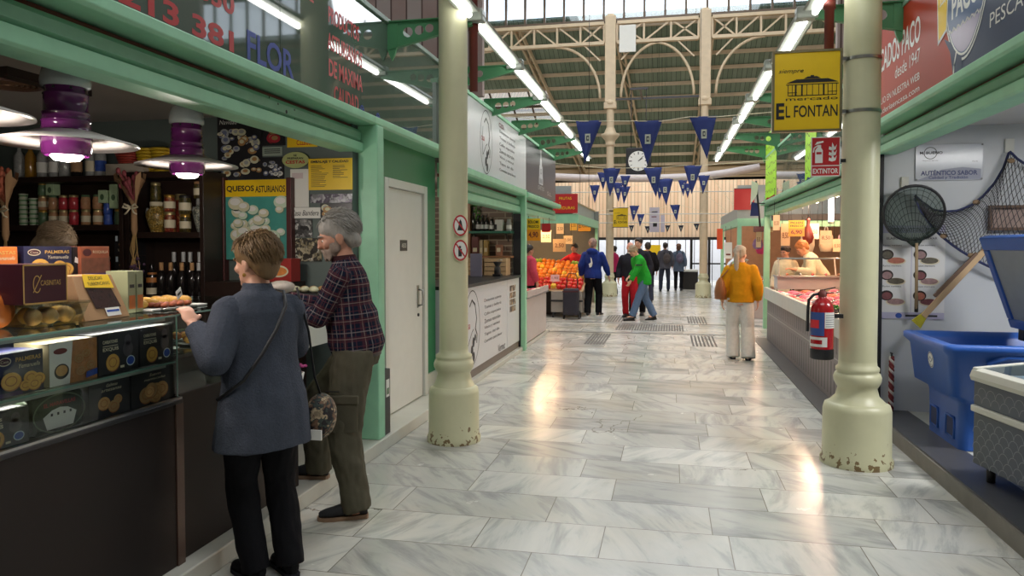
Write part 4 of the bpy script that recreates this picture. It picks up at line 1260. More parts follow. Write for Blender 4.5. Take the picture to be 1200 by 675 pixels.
def cooks(l1, l2, n, seed):
    def f(b, w, h):
        b.use(PAPER).text(l1, w * .4, h * .82, w * .28, h * .08, .001, shear=.3); b.text(l2, w * .28, h * .7, w * .5, h * .07, .001, shear=.2)
        rnd = random.Random(seed)
        for k in range(n): cookie(b, w * (.5 + rnd.uniform(-.2, .2)), h * (.32 + rnd.uniform(-.13, .12)), w * rnd.uniform(.1, .16), TAN if k % 2 else CHEESE3, .001 + k * .001, .8)
    return f
def casetop(u0, u1, z0, z1, x1=-2.30, dep=.16, *a, **k):
    y0 = px(u0, 400, x=x1).y; y1 = px(u1, 400, x=x1).y
    return (x1 - dep, x1, y0, y1, z0, z1)
S1 = 1.064
boxthing('biscuit_box', 'dark navy box of golden pastries inside the glass case, upper level, left end', 'box', *casetop(-8, 50, S1, S1 + .155), NAVY, palmeras('PALMERAS'))
boxthing('biscuit_box', 'white and amber box inside the glass case, upper level', 'box', *casetop(57, 113, S1, S1 + .165), mat('olive_carton', (120, 110, 84), .5), pasta)
boxthing('biscuit_box', 'black box with one round cake, upper level of the glass case, left of its twin', 'box', *casetop(115, 162, S1, S1 + .17), BLACK, carb('CARBAYONES', 'EXQUIS'))
boxthing('biscuit_box', 'black box with one round cake, upper level of the glass case, at the end pane', 'box', *casetop(164, 203, S1, S1 + .17), BLACK, carb('CARBAYONES', 'EXQUIS'))
S2 = .886
boxthing('biscuit_box', 'dark box with blue seal on the case floor, left end', 'box', *casetop(-30, 32, S2, S2 + .13), BLACK, carb('DELICIAS', 'ASTURES'))
def tin(b, w, h):
    b.use(mat('tin_green', (84, 100, 78), .3, .5)).ring(w / 2, h / 2, w * .5, h * .5, .006, .001)
    b.use(REDJ).text('EL MARAVILLAS', w * .2, h * .7, w * .6, h * .1, .001, bold=.02); b.use(WHITEP).flat([(w * .25, h * .12), (w * .75, h * .12), (w * .82, h * .45), (w * .65, h * .6), (w * .5, h * .64), (w * .35, h * .6), (w * .18, h * .45)], .0012)
    b.use(BLACK); [b.rect(w * (.32 + .12 * k), w * (.36 + .12 * k), h * .45, h * .52, .002) for k in range(4)]
boxthing('biscuit_tin', 'dark green tin with a white building on the case floor', 'tin', *casetop(36, 98, S2, S2 + .15), mat('tin_dark_green', (52, 62, 50), .25, .5), tin, bev=.02)
boxthing('biscuit_box', 'black box with two curved biscuits on the case floor', 'box', *casetop(103, 151, S2, S2 + .155), BLACK, cooks('Galletas', 'artesanas', 3, 2))
boxthing('biscuit_box', 'black box with a heap of round biscuits on the case floor, by the end pane', 'box', *casetop(153, 203, S2, S2 + .155), BLACK, cooks('Suaves', 'mantecadas', 8, 5))
# loaves and trays further back in the case
for k, (y, z, n) in enumerate(((2.55, S1 + .0, 'upper'), (2.75, S2, 'lower'))):
    t = thing('tray', 'silver tray of pastries deep in the glass case, %s level' % n, 'tray', (-2.75, y, z))
    MB(STEEL).box(-2.95, -2.55, y - .2, y + .2, z, z + .012).build('plate', t, bev=.004)
    for i in range(9):
        MB(TAN2).ell((-2.9 + .14 * (i % 3), y - .14 + .13 * (i // 3), z + .035), (.05, .05, .028), 12, 7).build('pastry', t)
# top of the case
T = 1.284
y0 = px(22, 380, x=-2.45).y; y1 = px(88, 380, x=-2.45).y
tt = thing('plastic_tub', 'clear plastic tub of pastries under the maroon box', 'tub', (-2.48, (y0 + y1) / 2, T))
MB(CLEAR).add([(-2.56, y0 + .02, T + .002), (-2.40, y0 + .02, T + .002), (-2.40, y1 - .02, T + .002), (-2.56, y1 - .02, T + .002), (-2.58, y0, T + .08), (-2.38, y0, T + .08), (-2.38, y1, T + .08), (-2.58, y1, T + .08)],
    [(0, 3, 2, 1), (0, 1, 5, 4), (1, 2, 6, 5), (2, 3, 7, 6), (3, 0, 4, 7)]).build('tray', tt)
MB(CLEAR).box(-2.585, -2.375, y0 - .005, y1 + .005, T + .081, T + .092).build('lid', tt, bev=.003)
for i in range(6):
    MB(TAN2 if i % 2 else TAN).ell((-2.43 - .07 * (i % 2), y0 + .045 + (y1 - y0 - .08) * i / 5, T + .04), (.035, .03, .034), 12, 8).build('pastry', tt)
def casin(b, w, h):
    b.use(mat('gold_print', (200, 160, 90), .4)).ring(w / 2, h / 2, w * .0, h * .0, 0, 0) if False else None
    g = mat('gold_print', (200, 160, 90), .4)
    b.use(g); k = .006
    for (x0, x1, y0, y1) in ((0, w, 0, k), (0, w, h - k, h), (0, k, 0, h), (w - k, w, 0, h)): b.rect(x0, x1, y0, y1, .0006)
    b.ring(w * .3, h * .5, w * .09, h * .22, .004, .001, 24, 40, 330); b.line([(w * .22, h * .3), (w * .4, h * .72)], .004, .001)
    b.text('CASINITAS', w * .38, h * .46, w * .46, h * .13, .001)
boxthing('biscuit_box', 'maroon box with a thin gold border on the plastic tub', 'box', -2.58, -2.40, px(27, 350, x=-2.40).y, px(79, 350, x=-2.40).y, T + .0925, T + .0925 + .155, MAROON, casin)
# kraft window box
ya = px(95, 360, x=-2.42).y; yb = px(148, 360, x=-2.42).y
kt = thing('window_box', 'kraft cake box with a window and a yellow sticker, right of the maroon box', 'box', (-2.5, (ya + yb) / 2, T))
Mk = frame((0, 0, 0), (0, 1, 0), UP)
hk = .19
MB(KRAFT).add([(-2.62, ya, T), (-2.40, ya, T), (-2.40, yb, T), (-2.62, yb, T), (-2.62, ya + .02, T + hk), (-2.48, ya + .02, T + hk), (-2.48, yb - .02, T + hk), (-2.62, yb - .02, T + hk)],
   [(0, 3, 2, 1), (4, 5, 6, 7), (0, 1, 5, 4), (1, 2, 6, 5), (2, 3, 7, 6), (3, 0, 4, 7)]).build('carton', kt, bev=.003)
Ms = frame((-2.398, ya, T), (0, 1, 0), (-.08, 0, hk)); w_ = yb - ya
b = MB(mat('cake_window', (54, 36, 34), .2, var=.5, vscale=50)).at(Ms); b.flat([(w_ * .3, .05), (w_ * .86, .05), (w_ * .78, .15), (w_ * .24, .15)], .002); b.build('window', kt)
b = MB(YELLOW).at(Ms); b.flat([(w_ * .22, .15), (w_ * .85, .14), (w_ * .82, .205), (w_ * .26, .21)], .004); b.use(BLACK).text('DELICIAS', w_ * .36, .183, w_ * .3, .016, .005); b.text('TURRONCANAS', w_ * .3, .157, w_ * .48, .016, .005); b.build('sticker', kt)
b = MB(WHITEP).at(Ms); b.rect(w_ * .48, w_ * .8, .012, .05, .003); b.use(BLUEJ).rect(w_ * .5, w_ * .78, .03, .04, .0036); b.build('price_sticker', kt)
for k, (u0, u1) in enumerate(((151, 160), (161, 169))):
    def dec(b, w, h): b.use(mat('orange_print', (200, 110, 48), .35)).rect(w * .1, w * .9, h * .1, h * .42, .0006); b.use(BLACK).rect(w * .2, w * .8, h * .6, h * .68, .0006)
    boxthing('tea_carton', 'tall pale olive carton behind the kraft cake box, %s of two' % ('left', 'right')[k], 'carton', *casetop(u0, u1, T, T + .20, -2.5, .12), mat('olive_print', (150, 154, 120), .5), dec)
# boxes on the upper glass shelf
U = 1.449
boxthing('biscuit_box', 'orange box of pastries at the left end of the upper glass shelf', 'box', *casetop(-25, 23, U, U + .15, -2.82, .12), ORANGEP, palmeras('PASTAS'))
boxthing('biscuit_box', 'dark box with two golden pastries in the middle of the upper glass shelf', 'box', *casetop(30, 86, U, U + .152, -2.82, .14), NAVY, palmeras('PALMERAS'))
def rosq(b, w, h):
    b.use(MAROON).disc(w * .2, h * .8, w * .15, h * .12, .0008); b.use(PAPER).text('ROSQUILLA', w * .4, h * .76, w * .54, h * .1, .001)
    b.use(mat('photo_dusk', (110, 66, 50), .4, var=.6, vscale=30)).rect(0, w, h * .12, h * .62, .0005); b.use(PURP).rect(w * .1, w * .9, 0, h * .12, .0006)
boxthing('biscuit_box', 'rust brown box at the right of the upper glass shelf, below the black boxes', 'box', *casetop(97, 130, U, U + .152, -2.82, .14), mat('rust_print', (140, 76, 52), .4, var=.3, vscale=20), rosq)
boxthing('biscuit_box', 'dark slim box squeezed between the navy and the rust brown boxes', 'box', *casetop(87, 96, U, U + .15, -2.84, .12), BLACK, lambda b, w, h: b.use(WHITEP).flat([(w * .2, h * .5), (w * .7, h * .45), (w * .8, h * .6), (w * .3, h * .68)], .001))
# bags under the orange box at the left end, on the case top
for k, (u, m, nm) in enumerate(((2, ORANGEP, 'orange'), (14, mat('cream_bag', (170, 150, 110), .4, var=.3), 'cream'))):
    p = px(u, 380, x=-2.5)
    t = thing('snack_bag', '%s bag of sweets on the glass top at the far left' % nm, 'bag', (-2.52 - .05 * k, p.y, T))
    MB(m).ell((0, 0, .07), (.035, .075, .07), 16, 10).build('bag', t, local=True); MB(m).box(-.004, .004, -.07, .07, .13, .155).build('seal', t, local=True)
# cheeses and cakes under the side counter glass and the little price flag
rnd = random.Random(5)
for k in range(8):
    y = 3.2 + .12 * k; x = -2.45 - .16 * (k % 2)
    z = 1.0865
    t = thing('pastry_plate', '%s plate of pastries in the side counter, from the display case on' % ORD[k], 'plate', (x, y, z), group='pastry plates in the side counter')
    MB(WHITEP).lathe([(.05, 0), (.075, .008), (.078, .012), (.04, .006), (.001, .005)], n=20).build('plate', t, local=True)
    for i in range(4):
        MB(TAN2 if (i + k) % 2 else BISC).ell((.03 * math.cos(i * PI / 2), .03 * math.sin(i * PI / 2), .028), (.025, .025, .02), 10, 6).build('pastry', t, local=True)
p = px(196, 357, x=-2.55)
t = thing('sweets_tray', 'low tray of red sweets with a tilted price flag, left of the woman in grey', 'tray', (-2.55, p.y - .05, T))
MB(STEEL).box(-.12, .12, -.13, .13, 0, .012).build('tray', t, local=True, bev=.004)
for i in range(24):
    MB(mat('red_sweets', (170, 90, 60), .5, var=.4, vscale=50)).ell((-.09 + .036 * (i % 6), -.09 + .06 * (i // 6), .024), (.018, .026, .014), 8, 5).build('sweet', t, local=True)
b = MB(WHITEP).at(frame((.06, .05, .04), (-.3, 1, .35), (0, -.3, 1))); b.prism([(0, 0), (.07, 0), (.07, .045), (0, .045)], 0, .002); b.use(BLACK).rect(.01, .06, .015, .028, .0025); b.build('price_flag', t, local=True)
y = 3.6
t = thing('loaf_tray', 'tray of small rolls by the hand of the woman in grey', 'tray', (-2.6, 3.35, T))
MB(WHITEP).box(-.12, .15, -.22, .22, 0, .01).build('tray', t, local=True, bev=.003)
for i in range(10):
    MB(TAN2).ell((-.06 + .1 * (i % 2), -.17 + .085 * (i // 2), .03), (.045, .035, .025), 10, 6).build('roll', t, local=True)
for k, (u, v, c) in enumerate(((300, 352, (150, 110, 80)), (330, 352, (190, 180, 170)))):
    p = px(u, v, x=-2.6)
    t = thing('wrapped_food', 'wrapped %s package on the side counter between the customers' % ('brown', 'pale')[k], 'package', (-2.6, p.y, T))
    MB(mat('wrap_%d' % k, c, .4, var=.4, vscale=30)).ell((0, 0, .04), (.09, .1, .045), 14, 8).build('parcel', t, local=True)
# ------------------------------------------------------------------ green wall with the white door
structure(MB(GREEN_WALL).box(-2.50, -2.42, 5.45, 6.02, .1, 2.53).box(-2.50, -2.42, 7.12, 7.46, .1, 2.53).box(-2.50, -2.42, 6.02, 7.12, 2.20, 2.53).build('wall_green'))
structure(MB(KERB).box(-2.42, -2.395, 5.47, 6.0, .1, .3).box(-2.42, -2.395, 7.13, 7.46, .1, .3).build('baseboard_left', bev=.004))
dr = structure(MB(WHITE).box(-2.455, -2.42, 6.1, 7.04, .11, 2.12).build('door_1', bev=.003))
b = MB(WHITE); b.box(-2.44, -2.395, 6.0, 6.09, .1, 2.20); b.box(-2.44, -2.395, 7.05, 7.14, .1, 2.20); b.box(-2.44, -2.395, 6.09, 7.05, 2.125, 2.20)
b.build('door_frame', dr, bev=.004)
MB(STEEL).box(-2.42, -2.412, 6.88, 6.93, 1.0, 1.22).build('escutcheon', dr, bev=.003)
MB(STEEL).tube([(-2.41, 6.905, 1.02), (-2.37, 6.905, 1.03), (-2.365, 6.905, 1.1), (-2.37, 6.905, 1.17), (-2.41, 6.905, 1.18)], .011, 10).build('door_handle', dr)
MB(BLACK).cyl((-2.42, 6.905, .93), (-2.408, 6.905, .93), .016, n=14).build('lock', dr)
b = MB(DKSTEEL).box(-2.42, -2.415, 6.42, 6.6, 1.56, 1.66); b.use(WHITEP).at(on_left(6.42, 1.56, -2.4145)).text('ASEOS', .03, .03, .12, .04, .0005); b.build('door_plate', dr)
tag(MB(DKSTEEL).box(-2.34, -2.2, 5.48, 5.6, .1, .62).use(WHITEP).at(on_left(5.5, .3, -2.199)).rect(.01, .08, .1, .24).use(GREENJ).rect(.02, .07, .12, .17, .001).build('post_casing', bev=.003), 'low grey casing with a small sticker at the foot of the green post', 'casing')
t = thing('leaflet', 'curled leaflet with a white and red picture, on the green wall behind the man', 'leaflet', (-2.41, 5.68, 1.3))
b = MB(WHITEP).at(on_left(5.56, 1.22, -2.405)); b.prism([(0, 0), (.16, .06), (.2, .3), (.12, .46), (.03, .38), (0, .2)], -.006, 0); b.build('sheet', t)
b = MB(mat('skin_print', (196, 120, 100), .5, var=.3)).at(on_left(5.56, 1.22, -2.404)); b.flat([(.02, .02), (.14, .07), (.15, .2), (.04, .16)], .0006); b.use(MAROON).flat([(.04, .2), (.12, .22), (.13, .34), (.05, .32)], .0008); b.build('print', t)
# two round notices on the left column
for z, u, nm_ in ((1.77, 541, 'upper'), (1.57, 541, 'lower')):
    t = thing('round_notice', '%s of two round red rimmed notices on the left cream column' % nm_, 'notice', (-1.66, 5.76, z))
    M0 = frame((-1.655, 5.752, z), (.66, .75, 0), UP)
    MB(WHITEP).at(M0).prism([(.07 * math.cos(2 * PI * k / 24), .085 * math.sin(2 * PI * k / 24)) for k in range(24)], -.003, .003).build('disc', t)
    b = MB(RED).at(M0).ring(0, 0, .07, .085, .014, .0036, 28); b.use(BLACK)
    if nm_ == 'lower': b.disc(-.005, .025, .012, .012, .0036, 12); b.flat([(-.02, -.05), (.012, -.05), (.014, .012), (-.02, .012)], .0036)
    else: b.flat([(-.03, -.04), (.03, -.04), (.02, -.01), (.012, .03), (0, .05), (-.012, .03), (-.02, -.01)], .0036)
    b.use(RED).line([(-.045, .055), (.045, -.055)], .012, .0042); b.build('print', t)

# ------------------------------------------------------------------ cafe stall beyond the column
XC = -2.25
cb = shutter_beam('mint green shutter beam over the white cafe counter beyond the left column', 7.47, 11.08, 2.12, XC - .03, 1, .36)
tag(MB(GREEN).box(XC - .08, XC + .05, 7.47, 7.57, .06, 2.12).build('kiosk_post', bev=.008), 'thin mint green post right behind the left cream column', 'post')
tag(MB(GREEN).box(XC - .1, XC + .09, 11.1, 11.22, .0, 2.47).use(BLACK).box(XC - .1, XC + .02, 11.085, 11.1, .0, 2.1).build('kiosk_post', bev=.006), 'mint green post at the far end of the white cafe counter', 'post')
tag(shutter_beam('mint green beam with ledge beyond the cafe, under the dark spire sign', 11.22, 14.7, 2.12, XC - .03, 1, .34), 'mint green beam beyond the cafe, under the dark spire sign', 'beam')
wf = thing('sign_fascia', 'white fascia with a leaf shaped outline and lines of text over the cafe', 'sign', (XC, 9.6, 2.5))
FW = mat('white_fascia', (206, 208, 212), .3, var=.03)
MB(FW).box(XC - .04, XC, 7.475, 11.6, 2.5, 3.32).build('panel', wf)
MB(GREEN).box(XC - .06, XC + .02, 7.475, 11.6, 3.325, 3.365).build('top_rail', wf)
INK = mat('sign_ink', (44, 44, 50), .5); LIL = mat('pale_lilac_ink', (186, 170, 190), .5)
def leaf_logo(b, s):
    """two nested outlines like a bean with falling drops"""
    def ov(rx, ry, w, a0, a1): b.ring(0, 0, rx, ry, w, .001, 36, a0, a1)
    b.use(INK); ov(.36 * s, .46 * s, .012 * s, 0, 360)
    b.line([(-.12 * s, .27 * s), (-.02 * s, .34 * s), (.12 * s, .28 * s), (.2 * s, .1 * s), (.14 * s, -.02 * s), (.22 * s, -.1 * s), (.2 * s, -.2 * s)], .025 * s, .0012)
    b.line([(-.2 * s, .2 * s), (-.24 * s, 0), (-.2 * s, -.2 * s), (-.02 * s, -.05 * s), (.05 * s, -.02 * s)], .012 * s, .0012)
    for cx, cy, r in ((.05, -.18, .05), (-.02, -.28, .055), (.13, -.13, .035), (.06, -.36, .05)): b.disc(cx * s, cy * s, r * s, r * 1.25 * s, .0014, 14)
    b.use(RED).text('casa', -.3 * s, .0, .2 * s, .06 * s, .0012)
LINES = ['Desayunos caseros', 'Tostas y bollería', 'Cafés especiales', 'Zumos naturales', 'Vinos y vermut', 'Tapas del día', 'Comidas para llevar']
b = MB(INK).at(on_left(9.0, 2.9, XC + .001)); leaf_logo(b, .86); b.build('leaf_emblem', wf)
lines(wf, on_left(9.7, 2.6, XC + .001), INK, [(t_, .03, .52 - k * .085, .5 + .03 * len(t_), .05) for k, t_ in enumerate(LINES)])
lines(wf, on_left(9.7, 2.6, XC + .001), REDBROWN, [('casa', 0, .6, .3, .06)])
df = thing('sign_fascia', 'dark grey fascia with a white spire emblem beyond the white cafe fascia', 'sign', (XC, 13, 2.5))
MB(mat('charcoal_fascia', (72, 70, 78), .3, var=.05)).box(XC - .04, XC, 11.605, 14.7, 2.5, 3.32).build('panel', df)
MB(GREEN).box(XC - .06, XC + .02, 11.605, 14.7, 3.325, 3.365).build('top_rail', df)
b = MB(FW).at(on_left(13.0, 2.62, XC + .001))
b.flat([(-.2, .08), (.2, .08), (.2, .2), (.17, .22), (.15, .4), (.1, .42), (.08, .52), (.04, .54), (.015, .76), (-.015, .76), (-.04, .54), (-.08, .52), (-.1, .42), (-.15, .4), (-.17, .22), (-.2, .2)])
b.use(INK)
for k in range(3): b.flat([(-.1 + .1 * k - .022, .1), (-.1 + .1 * k + .022, .1), (-.1 + .1 * k + .022, .17), (-.1 + .1 * k, .2), (-.1 + .1 * k - .022, .17)], .001)
b.ring(0, .31, .05, .05, .018, .001)
b.build('spire_emblem', df)
lines(df, on_left(12.7, 2.6, XC + .001), FW, [('OVETUS', 0, 0, .62, .07), ('S.L.', 1.0, -.04, .5, .07)])
# cafe counter
cc = thing('cafe_counter', 'white cafe counter front with a round leaf drawing, beyond the left column', 'counter', (XC, 9.3, .06))
MB(FW).box(-2.95, XC, 7.58, 10.2, .16, 1.13).build('front_panel', cc, bev=.004)
MB(FW).box(-2.95, XC, 10.22, 11.06, .16, 1.13).build('end_panel', cc, bev=.004)
MB(DKSTEEL).box(-2.98, XC + .03, 7.58, 11.07, 1.132, 1.17).build('worktop', cc, bev=.004)
MB(mat('brown_plinth', (110, 98, 90), .4)).box(-2.95, XC - .01, 7.58, 11.06, .062, .158).build('plinth', cc)
b = MB(INK).at(on_left(8.32, .65, XC + .001)); leaf_logo(b, .96); b.build('leaf_emblem', cc)
lines(cc, on_left(8.85, .28, XC + .001), INK, [(t_, .04, .62 - k * .085, .46 + .028 * len(t_), .048) for k, t_ in enumerate(LINES)] + [('Vermut', .8, -.1, .42, .1, dict(shear=.3))])
b = MB(picture('small_photos', [(150, 110, 80), (190, 160, 120), (90, 70, 60), (210, 200, 190)], 16, 2)).at(on_left(10.3, .65, XC + .001))
for k in range(4): b.rect(.08, .5, .0 + k * .1, .085 + k * .1)
b.build('photo_strip', cc)
# brick back wall of the cafe
structure(MB(BRICK).box(-5.5, XC - .12, 11.08, 11.2, .06, 2.5).build('wall_brick'))
structure(MB(mat('cafe_side', (70, 62, 56), .6)).box(-5.6, -5.5, 7.46, 11.2, .06, 2.5).build('wall_cafe_left'))
structure(MB(mat('cafe_ceiling', (120, 110, 100), .6)).box(-5.5, XC - .15, 7.5, 11.2, 2.5, 2.55).build('ceiling_cafe'))
BY = 11.0
def at_c(u, v): return px(u, v, y=BY)
a = at_c(552, 270); c = at_c(601, 270)
sh = thing('wall_shelf', 'green shelf on the brick wall of the cafe carrying bottles', 'shelf', (-2.8, BY, 1.8))
MB(mat('shelf_green', (42, 104, 84), .4)).box(a.x, c.x, 10.85, 11.075, 1.80, 1.835).build('board', sh, bev=.003)
for x in (a.x + .08, c.x - .08): MB(DKSTEEL).bar((x, 11.07, 1.68), (x, 10.88, 1.797), .015).build('support', sh)
for k, u in enumerate((556, 561, 566, 571)):
    bottle('dark bottle, %s from the left on the green cafe shelf' % ORD[k], at_c(u, 262).x, 10.96, 1.836, .24 if k else .28, .033, BOTD, BLACK, CAPW if k else None, 'dark bottles on the cafe shelf')
for k, (u, bdy, w) in enumerate(((577, BOTD, .035), (586, WHITE, .06), (597, BOTG, .04))):
    t = thing('jar', ('black jar with a white label beside the dark bottles', 'white square canister on the green shelf', 'glass jar with a pale label at the shelf end')[k], 'jar', (at_c(u, 262).x, 10.96, 1.836))
    if k == 1: MB(bdy).box(-w, w, -.05, .05, 0, .17).build('body', t, local=True, bev=.006); MB(BLACK).box(-w, -w + .03, -.051, -.05, .02, .1).build('print', t, local=True)
    else: MB(bdy).lathe([(w, 0), (w, .12), (w * .8, .15), (w * .8, .18), (.001, .18)], n=16).build('body', t, local=True); MB(WHITEP).lathe([(w * 1.02, .03), (w * 1.02, .09)], n=16).build('paper_label', t, local=True)
# hanging plant on the brick wall
p = at_c(558, 240)
t = thing('hanging_plant', 'green trailing plant on the brick wall above the dark bottles', 'plant', (p.x, 11.0, 2.0))
LEAFM = mat('leaf_green', (72, 130, 50), .5, var=.4, vscale=30)
rnd = random.Random(2); b = MB(LEAFM)
for k in range(130):
    c0 = Vector((p.x + rnd.gauss(0, .05), 11.0 + rnd.uniform(-.05, .05), rnd.uniform(2.0, 2.42)))
    d = Vector((rnd.uniform(-1, 1), rnd.uniform(-1, .3), rnd.uniform(-1, .3))).normalized() * .045
    s_ = d.cross(Vector((0, 0, 1))).normalized() * .018
    b.add([c0, c0 + d * .5 + s_, c0 + d, c0 + d * .5 - s_], [(0, 1, 2, 3)])
b.build('foliage', t)
MB(LEAFM).tube([(p.x, 11.03, 2.45), (p.x + .01, 11.0, 2.2), (p.x, 10.99, 2.0)], .006, 6).build('stem', t)
tag(MB(mat('warm_timber', (150, 104, 70), .5)).box(at_c(549, 240).x - .03, at_c(549, 240).x + .03, 11.0, 11.07, 1.17, 2.45).build('timber_upright', bev=.004), 'warm timber upright at the left of the brick wall', 'post')
# lower shelf: packages
for k, (u0, u1, v0, v1, c_, nm_) in enumerate(((554, 562, 278, 300, (96, 46, 42), 'dark red box'), (563, 567, 278, 296, (176, 160, 130), 'slim cream box'), (568, 573, 278, 296, (170, 140, 80), 'slim ochre box'), (582, 589, 280, 293, (150, 104, 80), 'brown bag of coffee'))):
    a = at_c(u0, v1); c = at_c(u1, v0)
    t = thing('package', '%s against the brick wall above the wooden crates' % nm_, 'package', ((a.x + c.x) / 2, 10.98, 1.46))
    MB(mat('pack_%d' % k, c_, .5, var=.2)).box(a.x, c.x, 10.93, 11.03, 1.46, 1.46 + (c.z - a.z)).build('box', t, bev=.004)
    MB(PAPER).at(on_front(a.x, 1.46, 10.929)).rect((c.x - a.x) * .2, (c.x - a.x) * .8, .06, .12).build('paper_label', t)
tag(MB(mat('warm_timber', (150, 104, 70), .5)).box(at_c(551, 290).x, at_c(601, 290).x, 10.86, 11.075, 1.43, 1.459).build('wall_ledge', bev=.003), 'timber ledge on the brick wall under the green shelf', 'ledge')
for k, (u0, u1) in enumerate(((552, 571), (573, 598))):
    a = at_c(u0, 321); c = at_c(u1, 299)
    t = thing('wooden_crate', '%s pale wooden crate on the cafe worktop' % ('left', 'right')[k], 'crate', ((a.x + c.x) / 2, 10.8, 1.171))
    for j in range(4):
        MB(WOODR).box(a.x, c.x, 10.70, 10.715, 1.172 + j * .066, 1.172 + j * .066 + .055).build('slat', t, bev=.002)
        MB(WOODR).box(a.x, c.x, 10.985, 11.0, 1.172 + j * .066, 1.172 + j * .066 + .055).build('slat', t, bev=.002)
    for x in (a.x, c.x - .02): MB(WOODR).box(x, x + .02, 10.716, 10.984, 1.172, 1.43).build('end_board', t, bev=.002)
p = px(583, 318, y=10.5)
t = thing('coffee_grinder', 'small black coffee grinder in front of the right wooden crate', 'grinder', (p.x, 10.5, 1.171))
MB(BLACK).box(-.06, .06, -.07, .07, 0, .03).build('base', t, local=True, bev=.006); MB(BLACK).lathe([(.05, .03), (.045, .12), (.03, .14), (.06, .2), (.06, .21), (.001, .21)], n=18).build('hopper', t, local=True); MB(STEEL).tube([(0, 0, .21), (0, 0, .23), (.07, 0, .235)], .006, 8).build('handle', t, local=True)
p = px(549, 315, y=10.0)
tag(MB(mat('violet_grey_board', (120, 118, 140), .5)).box(p.x - .03, p.x + .14, 10.2, 10.23, 1.171, 1.5).build('menu_board', bev=.003), 'grey violet menu board standing on the worktop behind the column', 'board')
# ------------------------------------------------------------------ fish counter beyond the cafe, left
FISHC = mat('white_counter_front', (188, 176, 172), .25, var=.08)
d1 = thing('market_counter', 'low white counter of the stall between the cafe and the fruit stand', 'counter', (-2.7, 12.3, 0))
MB(FISHC).box(-3.3, -2.2, 11.3, 13.3, .08, .78).build('front', d1, bev=.004)
MB(STEEL).box(-3.34, -2.16, 11.26, 13.34, .781, .80).build('top_frame', d1, bev=.003)
MB(FISHC).box(-2.2, -2.16, 11.3, 13.3, .80, .9).build('upstand', d1, bev=.003)
MB(DKSTEEL).box(-3.3, -2.24, 11.32, 13.28, 0.061, .079).build('plinth', d1)
ice = MB(mat('crushed_ice', (214, 220, 226), .3, var=.15, vscale=60, bump=.6, bscale=70))
ice.box(-3.3, -2.21, 11.3, 13.3, .801, .83)
tag(ice.build('crushed_ice'), 'layer of crushed ice on the low white counter', 'ice', kind='stuff')
FISH_M = {'s': mat('silver_fish', (150, 160, 172), .2, .3, var=.4, vscale=30), 'p': mat('pink_fish', (226, 120, 140), .25, var=.3, vscale=30), 'd': mat('dark_fish', (84, 88, 100), .2, .2, var=.3, vscale=30), 'r': mat('red_fish', (206, 74, 80), .25, var=.3, vscale=30), 'o': mat('salmon_orange', (226, 130, 96), .3, var=.3, vscale=30), 'w': mat('white_fillet', (226, 206, 200), .3, var=.2, vscale=30)}
def fish_proto(m, L, thick=.2):
    t = thing('fish', 'fish', 'fish', (0, 0, -5))
    rs = []
    for i in range(9):
        s_ = i / 8
        h = math.sin(min(1, s_ * 1.05 + .02) * PI) ** .7 * L * thick * .55 * (1 - .35 * s_) + .002
        x = -L / 2 + s_ * L * .86
        rs.append([Vector((x, h * .55 * math.cos(2 * PI * k / 10), h * .5 + h * math.sin(2 * PI * k / 10) * .6)) for k in range(10)])
    MB(m).rings(rs).build('body', t, local=True)
    MB(m).add([(L * .34, 0, .006), (L * .5, .05 * L * 1.6, .004), (L * .46, 0, .006), (L * .5, -.05 * L * 1.6, .004), (L * .34, 0, .012), (L * .5, .05 * L * 1.6, .008), (L * .46, 0, .011), (L * .5, -.05 * L * 1.6, .008)],
              [(0, 3, 2, 1), (4, 5, 6, 7), (0, 1, 5, 4), (1, 2, 6, 5), (2, 3, 7, 6), (3, 0, 4, 7)]).build('tail', t, local=True)
    MB(BLACK).ell((-L * .4, L * thick * .14, L * thick * .28), .004, 6, 5).build('eye', t, local=True)
    return t
protos = {}
def lay_fish(k, L, x, y, z, rz, label, group, th=.2, tilt=0):
    key = (k, round(L, 2), th)
    o = protos.get(key)
    if o is None: o = protos[key] = fish_proto(FISH_M[k], L, th)
    else:
        o = copy_tree(o)
    o.location = (x, y, z); o.rotation_euler = (0, tilt, rz)
    o['label'] = label; o['group'] = group
    return o
rnd = random.Random(8)
i = 0
for r in range(5):
    for c in range(8):
        k = 'srpdw'[(c // 2 + r) % 5]
        lay_fish(k, .22, -3.15 + r * .2, 11.45 + c * .24, .831, rnd.uniform(-.3, .3), 'fish lying on the ice of the low white counter beyond the cafe', 'fish on the left ice counter'); i += 1
def hang_sign(name, label, cat, u0, v0, u1, v1, y, m, decor=None, top=None, th=.012):
    a = px(u0, v1, y=y); c = px(u1, v0, y=y)
    t = thing(name, label, cat, ((a.x + c.x) / 2, y, a.z))
    MB(m).box(a.x, c.x, y, y + th, a.z, c.z).build('board', t)
    if decor:
        b = MB(BLACK).at(on_front(a.x, a.z, y - .001)); decor(b, c.x - a.x, c.z - a.z); b.build('lettering', t)
    if top:
        b = MB(DKSTEEL)
        for s_ in (.15, .85): b.cyl((a.x + (c.x - a.x) * s_, y + .004, c.z), (a.x + (c.x - a.x) * s_, y + .004, top), .004, n=6)
        b.build('hanger', t)
    return t
def tagprice(l1, l2, p1):
    def f(b, w, h):
        b.use(BLACK).text(l1, w * .12, h * .78, w * .76, h * .13, bold=.02); b.text(l2, w * .1, h * .58, w * .8, h * .12, bold=.02)
        b.use(mat('orange_band', (232, 150, 30), .4)).rect(0, w, 0, h * .5, .0004); b.use(REDBROWN).text(p1, w * .15, h * .1, w * .7, h * .3, .001, bold=.03)
    return f
